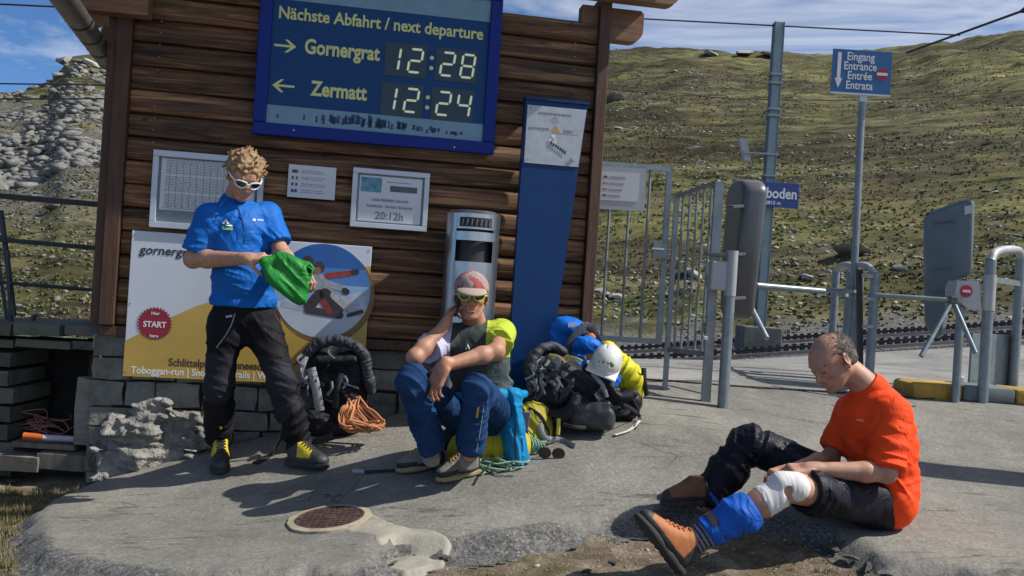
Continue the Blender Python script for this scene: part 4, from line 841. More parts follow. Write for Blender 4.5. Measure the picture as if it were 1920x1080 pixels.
t2 = thing('turnstile', on(P(1850, 750, 6.45).x, 6.45), 'turnstile with big blue-grey wing, crossed steel arms and round no-entry mark at right', 'turnstile')
wpts = [(1733, 410), (1750, 396), (1790, 381), (1815, 374), (1824, 376), (1826, 385), (1822, 500), (1814, 520), (1800, 524), (1776, 530), (1774, 600), (1768, 628), (1758, 634), (1748, 630), (1735, 606), (1733, 500)]
m_wing2 = mat('blue_grey_wing', (.12, .16, .19), .35, var=.1, scale=5, bump=.08, coat=.2)
W2, n2, _ = wing(t2, wpts, 6.75, -.25, .06, m_wing2, 0)
st2 = [(1806, 387), (1820, 385), (1820, 400), (1806, 403)]
MB().prism([P(x, y, 6.5) + Vector((0, -.02, 0)) for x, y in st2], (0, .003, 0)).build('pale_sticker', m_lg, t2)
for (x, y) in ((1750, 420), (1745, 507), (1748, 550)): MB().beam(P(x, y, 6.66), P(x + 38, y - 5, 6.56), .01, .006).build('moulded_groove', m_wing, t2)
hz = P(1820, 553, 6.4); pts = [(1795, 526), (1836, 526), (1840, 582), (1815, 580), (1800, 566), (1790, 558)]
MB().prism([P(x, y, 6.34) for x, y in pts], (0, .14, 0)).build('housing', m_lg, t2)
nc = P(1812, 546, 6.335); b = MB(); b.prism([nc + Vector((.043 * math.cos(a), -.002, .043 * math.sin(a))) for a in np.linspace(0, 2 * math.pi, 25)[:-1]], (0, .003, 0)); b.build('no_entry_disc', mat('sign_red', (.4, .015, .03), .4, bump=0, var=.05), t2)
MB().frame(nc - Vector((0, .003, 0)), (.028, 0, 0), (0, .001, 0), (0, 0, .009)).build('no_entry_bar', m_white, t2)
def tpost(px, Y, pyt, r=.036, name='post', par=None, base=True):
    g_ = P(px, 700, Y); g_ = on(g_.x, Y); top = Vector((g_.x, g_.y, P(px, pyt, Y).z)); b = MB(); b.tube([g_ - Vector((0, 0, .04)), top], r, 14); return b.build(name, m_steel, par, True), g_, top
_, g1, tp1 = tpost(1845, 6.42, 487, .037, par=t2)
_, g2, tp2 = tpost(1901, 6.9, 478, .034, par=t2); _, g3, tp3 = tpost(1794, 6.38, 575, .028, par=t2)
b = MB(); b.tube([Vector((g1.x, g1.y, P(1848, 582, 6.42).z)), Vector((g1.x, g1.y, P(1850, 515, 6.42).z))], .043, 14); b.build('sleeve', m_lg, t2, True)
b = MB(); b.tube(crv([tp1 - Vector((0, 0, .01)), tp1 + (tp2 - tp1) * .12 + Vector((0, 0, .05)), tp1.lerp(tp2, .5) + Vector((0, 0, .06)), tp2 - (tp2 - tp1) * .12 + Vector((0, 0, .04)), tp2 - Vector((0, 0, .02))], 6), .03, 10); b.build('hoop', m_lg, t2, True)
for z in (P(1850, 523, 6.42).z,): MB().beam(Vector((g1.x, g1.y, z)), Vector((g2.x, g2.y, z)), .03, .04).build('crossbar', m_steel, t2)
hub = P(1786, 563, 6.3); MB().frame(hub, (.03, 0, 0), (0, .03, 0), (0, 0, .03), .01).build('rotor_hub', m_wing, t2)
for e in (P(1642, 553, 6.45), P(1727, 668, 6.15), P(1829, 662, 6.15)): b = MB(); b.tube([hub, e], .017, 10); b.build('rotor_arm', m_steel, t2, True)
MB().frame(g3 + Vector((.04, 0, .16)), (.015, 0, 0), (0, .015, 0), (0, 0, .02), .006).build('latch_knob', m_white, t2)
MB().beam(on(g1.x + .09, 6.8, .24) , on(g2.x - .0, 6.95, .24), .02, .42).build('kick_plate', m_steel, t2)
# entrance portal in the middle: posts round the sign pole
t3 = thing('entrance_barrier', on(P(1600, 700, 6.9).x, 6.9), 'cluster of galvanised posts and hoops around the foot of the entrance sign', 'barrier')
tops = []
for px, Y, pyt, r in ((1556, 7.5, 505, .032), (1582, 7.2, 506, .03), (1600, 7.0, 512, .034), (1630, 6.7, 512, .034)): tops.append(tpost(px, Y, pyt, r, par=t3)[2])
for a, b_ in ((tops[0], tops[2]), (tops[1], tops[3])):
    b = MB(); b.tube(crv([a - Vector((0, 0, .01)), a.lerp(b_, .3) + Vector((0, 0, .045)), a.lerp(b_, .7) + Vector((0, 0, .045)), b_ - Vector((0, 0, .01))], 6), .026, 10); b.build('hoop', m_lg, t3, True)
for px, py, Y in ((1597, 546, 7.0), (1627, 518, 6.7), (1580, 553, 7.15), (1628, 560, 6.7), (1628, 612, 6.7)): c_ = P(px, py, Y); b = MB(); b.tube([c_ - Vector((0, 0, .012)), c_ + Vector((0, 0, .012))], .043, 12); b.build('clamp', m_lg, t3, True)
b = MB(); b.tube([P(1425, 541, 7.6), P(1600, 546, 7.0)], .018, 8); b.build('guide_rail', m_steel, t3, True)
MB().beam(P(1611, 505, 6.85) , P(1613, 690, 6.85), .03, .05, (0, 1, 0)).build('dark_channel', m_black, t3)
# sign pole
Ys = 7.05; sp_ = thing('entrance_sign', on(P(1607, 690, Ys).x, Ys), 'blue Eingang Entrance sign with a white down arrow and no-entry disc on tall pole', 'sign')
a, b_ = P(1617, 178, Ys), P(1607, 560, Ys); gB_ = on(b_.x - .02, Ys); b = MB(); b.tube([gB_ - Vector((0, 0, .04)), a], .027, 12); b.build('pole', m_steel, sp_, True)
c4 = [P(1561, 90, Ys - .04), P(1672, 98, Ys - .04), P(1671, 178, Ys - .04), P(1559, 172, Ys - .04)]
z1_, z0_ = (c4[0].z + c4[1].z) / 2, (c4[2].z + c4[3].z) / 2; x0_, x1_ = (c4[0].x + c4[3].x) / 2, (c4[1].x + c4[2].x) / 2; ys = Ys - .04
MB().box((x0_, ys, z0_), (x1_, ys + .01, z1_), .002).build('panel', mat('sign_blue', (.008, .1, .27), .35, bump=0, var=.08, coat=.2), sp_)
MB().box((x0_ - .001, ys - .004, z0_ - .012), (x1_ + .001, ys + .012, z0_ - .001)).build('edge_rail', m_white, sp_); MB().box((a.x - .03, ys + .011, z0_ - .06), (a.x + .03, ys + .02, z0_ + .1)).build('bracket', m_white, sp_)
W_, H_ = x1_ - x0_, z1_ - z0_; X3, Z3 = Vector((1, 0, 0)), Vector((0, 0, 1)); sp2 = lambda x, y, d=.001: Vector((x0_ + x * W_, ys - d, z0_ + y * H_))
for s_, y in (('Eingang', .755), ('Entrance', .535), ('Entrée', .315), ('Entrata', .09)): text(sp_, 'lettering', s_, .088, ml, sp2(.47, y), X3, Z3, bold=.014, squash=.82)
MB().prism([sp2(x, y) for x, y in ((.085, .92), (.085, .32), (.05, .32), (.115, .1), (.18, .32), (.145, .32), (.145, .92))], (0, -.0008, 0)).build('arrow', ml, sp_)
b = MB(); cdc = sp2(.845, .47); b.prism([cdc + Vector((.049 * math.cos(t), 0, .049 * math.sin(t))) for t in np.linspace(0, 2 * math.pi, 25)[:-1]], (0, -.0008, 0)); b.build('no_entry_disc', mat('sign_red2', (.3, .02, .05), .4, bump=0), sp_); MB().frame(cdc - Vector((0, .0015, 0)), (.041, 0, 0), (0, .0005, 0), (0, 0, .011)).build('no_entry_bar', ml, sp_)
# catenary mast, its foot and the station name sign
Yc = 15.6; mb_ = P(1421, 634, Yc); mt = P(1447, 42, Yc); mst = thing('catenary_mast', mb_, 'grey-green steel catenary mast rising from a concrete foot beside the track', 'mast')
sx_ = mb_.x + .02
MB().box((sx_ - .085, Yc - .085, mb_.z + .1), (sx_ - .075, Yc + .085, mt.z)).build('flange', mat('mast_dark', (.1, .13, .14), .5, .3), mst); MB().box((sx_ + .075, Yc - .085, mb_.z + .1), (sx_ + .085, Yc + .085, mt.z)).build('flange', m_steel, mst); MB().box((sx_ - .0745, Yc - .06, mb_.z + .1), (sx_ + .0745, Yc - .05, mt.z)).build('web', mat('mast_paint', (.22, .29, .31), .5, .2, var=.15), mst)
MB().box((sx_ - .32, Yc - .2, mb_.z - .3), (sx_ + .34, Yc + .4, mb_.z + .2), .02).build('concrete_foot', mat('dark_concrete', (.13, .13, .12), .9, dirt=(.05, .05, .05)), mst)
for py in (290, 330, 205, 217, 156, 140): c_ = P(1437, py, Yc); MB().box((sx_ - .11, Yc - .11, c_.z - .02), (sx_ + .11, Yc + .11, c_.z + .02)).build('clamp_band', m_steel, mst)
c_ = P(1437, 290, Yc); MB().beam(Vector((sx_ - .5, Yc - .09, c_.z)), Vector((sx_, Yc - .09, c_.z)), .03, .03).build('bracket_arm', m_steel, mst); i0 = P(1398, 262, Yc); MB().frame(P(1396, 282, Yc), (.07, 0, 0), (0, .05, 0), (.06, 0, -.2), .02).build('lamp_head', m_lg, mst)
ns = thing('station_name_sign', P(1460, 390, Yc - .25), 'small dark blue station name board ending in boden, half hidden by the turnstile wing', 'sign')
q0, q1 = P(1374, 335, Yc - .25), P(1496, 388, Yc - .25); q0.z = P(1465, 343, Yc - .25).z; q1.z = P(1465, 389, Yc - .25).z
MB().box((q0.x, Yc - .27, q1.z), (q1.x, Yc - .235, q0.z), .004).build('panel', mat('navy_enamel', (.006, .035, .2), .4, bump=0, coat=.2), ns)
text(ns, 'lettering', 'Rotenboden', .25, ml, (q1.x - .03, Yc - .272, q1.z + .15), X3, Z3, 'RIGHT', .022, .83); text(ns, 'lettering', '2815 m', .085, ml, (q1.x - .3, Yc - .272, q1.z + .04), X3, Z3, 'RIGHT', .02)
# yellow kerb
ky = mat('worn_yellow_paint', (.42, .26, .04), .8, var=.2, scale=7, bump=.4, bscale=40, bdist=.004, dirt=(.12, .1, .07), dscale=9)
kb = thing('yellow_kerb', G(1760, 745), 'worn yellow-painted concrete kerb island under the right-hand turnstile', 'kerb')
for (x0k, x1k, mm) in ((1690, 1782, ky), (1783, 1880, mat('kerb_grey', (.12, .15, .16), .8, dirt=(.06, .07, .07))), (1881, 1990, ky)):
    pa, pb_ = on(P(x0k, 745, 6.6).x, 6.6), on(P(x1k, 745, 6.6).x, 6.6); b = MB(); b.frame((pa + pb_) / 2 + Vector((0, 0, .03)), (pb_ - pa) / 2, (0, .18, 0), (0, 0, .065), .03); b.build('kerb_stone', mm, kb, True)
# ---------------------------------------------------------------- rack track
def rz(px, Y): return P(px, {14.8: 668 - (px - 1330) * .0645, 17: 648 - (px - 1330) * .0645}[Y], Y)
m_rack = mat('rack_steel', (.035, .032, .04), .55, .5, var=.3, scale=3)
for Y, lab in ((14.8, 'nearer toothed rack rail crossing behind the gates on pale ballast'), (17, 'farther toothed rack rail crossing at the foot of the hillside')):
    a, e = rz(900, Y), rz(2200, Y); d = (e - a); ln = d.length; dn = d.normalized(); up = Vector((0, 0, 1)); t = thing('rack_track', a, lab, 'rack rail')
    MB().beam(a + up * .06, e + up * .06, .05, .045).build('rack_bar', m_rack, t); b = MB(); n = int(ln / .13)
    for k in range(n): c_ = a + dn * (k + .5) * .13; b.frame(c_ + up * .1, dn * .028, (0, .022, 0), up * .016)
    o = b.build('rack_teeth', m_rack, t); o['kind'] = 'stuff'; b = MB()
    for k in range(n): c_ = a + dn * (k + .5) * .13; b.frame(c_ + up * .01 + Vector((0, -.01, 0)), dn * .03, (0, .05, 0), up * .03)
    o = b.build('rack_chairs', m_rack, t); o['kind'] = 'stuff'
    for dy in (-.5, .5): b = MB(); b.beam(a + Vector((0, dy, .02)), e + Vector((0, dy, .02)), .06, .05); b.build('running_rail', mat('rail_steel', (.2, .19, .19), .4, .6), t)
# ---------------------------------------------------------------- overhead wires
def wire(a, b_, r, lab, sag=.0, extra=None):
    pts = [a.lerp(b_, t) - Vector((0, 0, sag * 4 * t * (1 - t))) for t in np.linspace(0, 1, 13)]; b = MB(); b.tube(pts, r, 6); o = b.build('overhead_wire', m_black, None, True, loc=a); tag(o, lab, 'wire', 'overhead wires'); return o
wire(P(1180, 34, 15.6), P(1800, 66, 15.6), .013, 'thin dark wire running over the top of the mast towards the sloping cable'); wire(P(1700, 99, 12), P(1990, -6, 9), .014, 'overhead cable climbing steeply out of the top right corner above the sign')
for px, py, Y, in ((1897, 30, 9.9), (1837, 60, 10.5)): c_ = P(px, py, Y - .0); d_ = (P(1990, -6, 9) - P(1700, 99, 12)).normalized(); t_ = (c_.x - P(1700, 99, 12).x) / d_.x; c_ = P(1700, 99, 12) + d_ * t_; b = MB(); b.tube([c_ - d_ * .12, c_, c_ + d_ * .12], [.018, .045, .018], 8); o = b.build('cable_insulator', m_black, None, True, loc=c_); tag(o, 'small dark insulator on the sloping cable, ' + ('nearer the frame corner' if px > 1850 else 'lower of the two'), 'insulator')
wire(P(1130, 165, 20), P(2000, 160, 20), .008, 'faint lower wire crossing in front of the right hillside behind the entrance sign', .3)
wire(P(-60, 5, 11), P(200, 17, 11), .011, 'topmost dark wire against the blue sky at the left edge'); wire(P(-60, 156, 14), P(226, 160, 14), .012, 'middle dark wire crossing just above the rocky crag at left'); wire(P(-60, 186, 14), P(228, 185, 14), .012, 'lowest dark wire crossing the rocky left slope below the crag'); 
# ---------------------------------------------------------------- low masonry niche left of the hut
Yn = 5.22; lw = thing('storage_niche', P(100, 870, Yn), 'low rough stone storage niche with a dark opening under a slab, left of the hut', 'wall')
m_sd = mat('mossy_dark_stone', (.10, .105, .085), .95, var=.5, scale=7, bump=1, bscale=22, bdist=.012, rand=.3, dirt=(.05, .05, .04), dscale=7)
def blk(px0, py0, px1, py1, Y, depth, m, name, par, bev=.012, seed=0):
    a, b_ = P(px0, py0, Y), P(px1, py1, Y); w, h = b_.x - a.x, a.z - b_.z; bm = stone_mesh(abs(w), depth, abs(h), seed); bm.verts.index_update(); c_ = Vector(((a.x + b_.x) / 2, Y + depth / 2, (a.z + b_.z) / 2))
    o = mesh(name, [c_ + v.co for v in bm.verts], [[v.index for v in f.verts] for f in bm.faces], m, par, smooth=True, sharp=40); bm.free(); return o
sd = 1
for x0 in (-160, -70, 22, 118): blk(x0, 604 + .03 * x0, x0 + 88 if x0 < 118 else 212, 632 + .03 * x0, Yn - .05, .75, m_sd, 'slab', lw, seed=sd); sd += 1
for x0, x1 in ((-150, -62), (-60, 24), (26, 132), (134, 196)): blk(x0, 634 + .03 * x0, x1, 655 + .03 * x0, Yn, .3, m_sd, 'stone', lw, seed=sd); sd += 1
for y0 in range(658, 880, 34):
    for x0, x1 in ((-150, -60 + (y0 * 7) % 31), (-58 + (y0 * 7) % 31, 24 - (y0 % 3) * 6)): blk(x0 + (y0 % 5), y0, x1, y0 + 32, Yn, .45, m_sd, 'stone', lw, seed=sd); sd += 1
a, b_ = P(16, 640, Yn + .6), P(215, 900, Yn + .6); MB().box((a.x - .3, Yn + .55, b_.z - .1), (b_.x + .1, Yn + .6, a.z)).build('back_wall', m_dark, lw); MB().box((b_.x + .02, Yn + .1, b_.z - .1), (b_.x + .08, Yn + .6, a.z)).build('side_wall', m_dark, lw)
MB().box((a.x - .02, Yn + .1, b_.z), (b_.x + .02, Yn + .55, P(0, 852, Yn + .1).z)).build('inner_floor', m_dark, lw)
pk = blk(145, 708, 204, 838, Yn - .06, .3, mat('grey_timber', (.2, .18, .155), .85, var=.35, scale=4, bump=.6, bscale=25, bdist=.005, stretch=(1, 1, 5)), 'wooden_chest', None, seed=50); tag(pk, 'weathered grey wooden chest standing on end at the right side of the niche', 'chest')
for i, (x0, y0, x1, y1, Y, l) in enumerate(((-60, 850, 70, 886, Yn - .12, 'flat pale plank end at the left under the niche opening'), (66, 848, 200, 888, Yn - .1, 'thick dark weathered beam lying under the wooden chest'), (20, 828, 140, 846, Yn - .05, 'grey board lying inside the niche under the orange and white pipe'))):
    o = blk(x0, y0, x1, y1, Y, .22, mat('old_plank', (.14, .12, .095), .9, var=.4, scale=4, bump=.6, bscale=25, stretch=(5, 1, 1), rand=.3), 'plank', None, seed=60 + i); tag(o, l, 'plank', 'old timber in the niche')
wpz = thing('marker_pole', P(95, 820, Yn - .08), 'orange and white marker pole lying inside the stone niche', 'pole')
b = MB(); b.tube([P(44, 817, Yn - .1), P(80, 820, Yn - .08)], .02, 10); b.build('orange_end', mat('orange_plastic', (.55, .11, .02), .5, bump=0), wpz, True); b = MB(); b.tube([P(80.2, 820, Yn - .08), P(148, 824, Yn - .02)], .018, 10); b.build('white_section', mat('dirty_white', (.4, .42, .48), .5, bump=0), wpz, True)
rs = np.random.RandomState(6); b = MB()
for k in range(9): p0 = P(rs.uniform(45, 120), rs.uniform(785, 812), Yn + .15); b.tube(crv([p0 + Vector((rs.uniform(-.12, .12), rs.uniform(-.05, .05), rs.uniform(-.03, .07))) for _ in range(5)], 5), .0035, 5)
o = b.build('tangled_wires', mat('pale_cable', (.3, .12, .1), .5, bump=0), None, True, loc=P(90, 800, Yn + .15)); tag(o, 'tangle of thin red and grey wires lying in the dark niche', 'wires', kind='stuff')
bx = thing('junction_box', P(190, 640, Yn - .06), 'small grey junction box with a dangling red cable at the hut corner', 'junction box')
MB().frame(P(188, 640, Yn - .05), (.03, 0, 0), (0, .025, 0), (0, 0, .04), .004).build('box', m_lg, bx); b = MB(); b.tube(crv([P(178, 655, Yn - .06), P(176, 680, Yn - .08), P(183, 705, Yn - .1)], 6), .004, 6); b.build('cable', mat('red_cable', (.4, .03, .04), .5, bump=0), bx, True); b = MB(); b.tube([P(189, 652, Yn - .08), P(189, 678, Yn - .08)], .007, 6); b.build('pipe_stub', m_white, bx, True)
# railing on the slab
Yr = 5.4; rl = thing('hand_railing', P(40, 600, Yr), 'dark steel railing with three bars and a bent post, standing left of the hut', 'railing'); m_rl = mat('dark_railing_paint', (.035, .045, .05), .5, .3, bump=.05)
for y0, y1, r in ((367, 386, .017), (449, 468, .014), (529, 547, .011)): b = MB(); b.tube([P(-60, y0 - 5, Yr), P(214, y1, Yr)], r, 8); b.build('rail', m_rl, rl, True)
for pts, r in (([P(1, 395, Yr + .05), P(15, 500, Yr + .03), P(26, 592, Yr)], .017), ([P(-4, 480, Yr + .3), P(14, 604, Yr + .1)], .012), ([P(14, 470, Yr), P(21, 606, Yr)], .013)): b = MB(); b.tube(crv(pts, 4), r, 8); b.build('post', m_rl, rl, True)
b = MB(); b.tube([P(63, 590, Yr), P(62, 612, Yr)], .014, 8); b.build('post_stub', m_rl, rl, True); b = MB(); b.tube([P(213, 360, Yr - .02), P(197, 640, Yr - .02)], .014, 8); b.build('end_post', m_steel, rl, True)
# ---------------------------------------------------------------- manhole
mc = G(618, 974); mh = thing('manhole_cover', mc, 'round rusty manhole cover in a pale concrete ring in the foreground asphalt', 'manhole cover')
nrm = Vector((-(gz(mc.x + .1, mc.y) - gz(mc.x - .1, mc.y)) / .2, -(gz(mc.x, mc.y + .1) - gz(mc.x, mc.y - .1)) / .2, 1)).normalized(); ex = nrm.cross(Vector((0, 1, 0))).normalized() * -1; ex = Vector((0, 1, 0)).cross(nrm).normalized(); ey = nrm.cross(ex)
def rings(name, par, prof, m, n=64, c=mc):
    b = MB(); V = [c + ex * r_ * math.cos(a) + ey * r_ * math.sin(a) + nrm * h for r_, h in prof for a in np.linspace(0, 2 * math.pi, n + 1)[:-1]]
    F = [(k * n + i, k * n + (i + 1) % n, (k + 1) * n + (i + 1) % n, (k + 1) * n + i) for k in range(len(prof) - 1) for i in range(n)] + [tuple(range((len(prof) - 1) * n, len(prof) * n))]; b.raw(V, F); return b.build(name, m, par, True, sharp=35)
mr_ = (P(696, 974, mc.y).x - P(540, 974, mc.y).x) / 2
def ring2(name, r0, r1, z0, z1, m): b = MB(); n = 64; V = [mc + (ex * math.cos(a) + ey * math.sin(a)) * r_ * (1 + .012 * math.sin(a * 5) * (r_ == r1) + .01 * math.sin(a * 13 + 1) * (r_ == r1)) + nrm * h for r_, h in ((r0, z0 - .02), (r0, z1), (r1, z1 - .004), (r1 + .004, z0 - .03)) for a in np.linspace(0, 2 * math.pi, n + 1)[:-1]]; b.raw(V, [(k * n + i, (k + 1) * n + i, (k + 1) * n + (i + 1) % n, k * n + (i + 1) % n) for k in range(3) for i in range(n)]); return b.build(name, m, mh, True, sharp=35)
ring2('concrete_ring', mr_ * .84, mr_, .003, .013, mat('ring_concrete', (.33, .275, .2), .9, var=.3, scale=14, bump=.5, bscale=80, bdist=.003))
m_ru = mat('rusty_iron', (.075, .048, .045), .75, .3, var=.35, scale=18, bump=.3, bscale=70, dirt=(.13, .065, .04), dscale=8)
cv = rings('cover', mh, [(mr_ * .83, -.01), (mr_ * .83, .011), (mr_ * .815, .013), (mr_ * .775, .013), (mr_ * .77, .010), (.02, .010)], m_ru)
b = MB()
for i in range(-9, 10):
    for j in range(-9, 10):
        x, y = i * .026, j * .026
        if .035 < math.hypot(x, y) < mr_ * .72: b.frame(mc + ex * x + ey * y + nrm * .0115, ex * .0085, ey * .0085, nrm * .0025)
o = b.build('tread_studs', m_ru, mh); o['kind'] = 'stuff'; rings('lifting_boss', mh, [(.03, .01), (.03, .015), (.024, .017), (.01, .015)], m_ru, 20)
# ---------------------------------------------------------------- people
def skin_mat(name, base):
    m, nt, b, v = newmat(name); c = _ramp(nt, _noise(nt, v, 22, 8, .7), [(.33, scl(base, .72)), (.68, (base[0] * 1.15, base[1] * 1.05, base[2] * 1.0))])
    nt.links.new(c, b.inputs['Base Color']); b.inputs['Roughness'].default_value = .58; b.inputs['Subsurface Weight'].default_value = .12; b.inputs['Subsurface Radius'].default_value = (.02, .008, .004); b.inputs['Subsurface Scale'].default_value = .4
    _bump(nt, b, _noise(nt, v, 220, 3, .6), .25, .001); return m
def cloth(name, col, var=.12, rough=.8, sheen=0, bs=500, bump=.35):
    if name in _M: return _M[name]
    m = mat(name, col, rough, var=var, scale=7, bump=0, spec=.18); nt = m.node_tree; b = nt.nodes['Principled BSDF']; v = [n for n in nt.nodes if n.type == 'TEX_COORD'][0].outputs['Object']
    w = _noise(nt, v, 8, 3, .5, None, 1.2); rg = _math(nt, 'ABSOLUTE', _math(nt, 'SUBTRACT', w, .5)); h = _math(nt, 'ADD', _math(nt, 'MULTIPLY', rg, -.022), _math(nt, 'ADD', _math(nt, 'MULTIPLY', w, .014), _math(nt, 'MULTIPLY', _noise(nt, v, bs, 2, .5), .0006)))
    n = nt.nodes.new('ShaderNodeBump'); n.inputs['Strength'].default_value = .75; n.inputs['Distance'].default_value = 1; nt.links.new(h, n.inputs['Height']); nt.links.new(n.outputs[0], b.inputs['Normal']); return m
m_sk1, m_sk2, m_sk3 = skin_mat('fair_skin', (.48, .27, .18)), skin_mat('tanned_skin', (.43, .225, .145)), skin_mat('ruddy_skin', (.47, .26, .18))
m_lip = mat('lips', (.3, .1, .08), .5, bump=0); m_eye = mat('eye_white', (.55, .52, .48), .3, bump=0); m_lens = mat('dark_lens', (.012, .014, .018), .08, bump=0, coat=1)

def head(F, c, M, sc=1.0, k=1.0):
    """skull, jaw, nose, brows, sockets, cheeks, lips, ears in head frame (right, forward, up)"""
    q = lambda x, y, z: loc(c, M, x * sc, y * sc, z * sc); S_ = lambda *r: [a * sc for a in r]
    F.ell(q(0, -.012, .03), S_(.075, .095, .083), M, k=.01); F.ell(q(0, .028, -.04), S_(.057, .062, .07), M, k=.02)
    F.ell(q(0, .045, .025), S_(.06, .045, .05), M, k=.02)
    for s in (-1, 1): F.cap(q(s * .054, -.005, -.045), q(s * .022, .06, -.092), .015 * sc, k=.02); F.ell(q(s * .043, .06, -.02), S_(.02, .018, .016), M, k=.018)
    F.ell(q(0, .07, -.096), S_(.021, .017, .016), M, k=.018)
    F.cap(q(-.033, .08, .027), q(.033, .08, .027), .0095 * sc, k=.014)
    for s in (-1, 1): F.ell(q(s * .031, .099, .008), S_(.017, .014, .012), M, k=.012, sub=True)
    F.cap(q(0, .084, .012), q(0, .106, -.026), .0075 * sc, .0115 * sc, k=.012)
    for s in (-1, 1): F.ell(q(s * .0125, .094, -.032), S_(.008, .011, .008), M, k=.006); F.ell(q(s * .031, .077, .007), S_(.0145, .013, .0125), M, k=.003)
    F.ell(q(0, .088, -.0455), S_(.022, .008, .008), M, k=.012)
    F.cap(q(-.019, .086, -.0575), q(.019, .086, -.0575), .0055 * sc, k=.006); F.cap(q(-.015, .0865, -.0685), q(.015, .0865, -.0685), .0065 * sc, k=.006); F.cap(q(-.022, .093, -.063), q(.022, .093, -.063), .0022 * sc, k=.003, sub=True)
    for s in (-1, 1):
        Me = fr(M[1] * .9 + M[0] * s * .45, M[2]); F.ell(q(s * .079, -.012, -.002), S_(.007, .019, .032), Me, k=.008); F.ell(q(s * .086, -.008, .004), S_(.006, .01, .018), Me, k=.005, sub=True); F.ell(q(s * .078, -.004, -.03), S_(.008, .009, .01), Me, k=.006)
def hand(F, w, d, pn, side, curl=(.5,) * 4, spread=.1, thumb=(.6, .5), L=1.0, k=.006):
    """w wrist, d finger direction, pn palm normal (out of the palm), side +1 thumb along +(d x pn)"""
    d = Vector(d).normalized(); pn = Vector(pn); pn = (pn - d * pn.dot(d)).normalized(); t = d.cross(pn) * side; w = Vector(w)
    M = np.array([t, d, pn]); F.box(w + d * .048 * L, [.040 * L, .05 * L, .014 * L], M, .013 * L, k=.012); F.cap(w - d * .02, w + d * .02, .026 * L, .027 * L, k=.018)
    F.ell(w + d * .038 * L + t * .026 * L + pn * .01, [.018 * L, .032 * L, .016 * L], M, k=.012)
    lens = ((.042, .026, .021), (.046, .030, .022), (.043, .028, .022), (.034, .021, .019))
    for i, (l, cu) in enumerate(zip(lens, curl)):
        off = (.030, .0105, -.0095, -.029)[i]; p = w + d * (.092 - (.004 * abs(i - 1.3))) * L + t * off * L; a = 0; r = (.0088, .009, .0086, .0076)[i] * L; dd = (d + t * spread * (1.5 - i) * .5).normalized()
        F.cap(p - dd * .03 * L, p, r * 1.15, k=k)
        for j, s_ in enumerate(l):
            a += cu * (1.0, 1.25, .8)[j]; e = dd * math.cos(a) + pn * math.sin(a); n = p + e * s_ * L; F.cap(p, n, r, r * .9, k=.004); p = n; r *= .9
    p = w + d * .028 * L + t * .03 * L; e = (d * .55 + t * (1 - .5 * thumb[1]) + pn * thumb[0]).normalized(); n = p + e * .04 * L; F.cap(p, n, .0125 * L, .0105 * L, k=.01)
    e2 = (e + d * .35 + pn * thumb[1] * .5 - t * thumb[1] * .6).normalized(); n2 = n + e2 * .03 * L; F.cap(n, n2, .0105 * L, .0095 * L, k=.004); e3 = (e2 + pn * .25 - t * .2 * thumb[1]).normalized(); F.cap(n2, n2 + e3 * .024 * L, .0095 * L, .008 * L, k=.004)
def arm(F, s, e, w, r=(.05, .043, .029), k=.02):
    s, e, w = Vector(s), Vector(e), Vector(w); m = e.lerp(w, .28); F.cap(s, e, r[0], r[1] * .93, k=k); F.cap(e, m, r[1] * .93, r[1], k=k); F.cap(m, w, r[1], r[2], k=k); F.ell(e, [r[1] * .95] * 3, k=k)
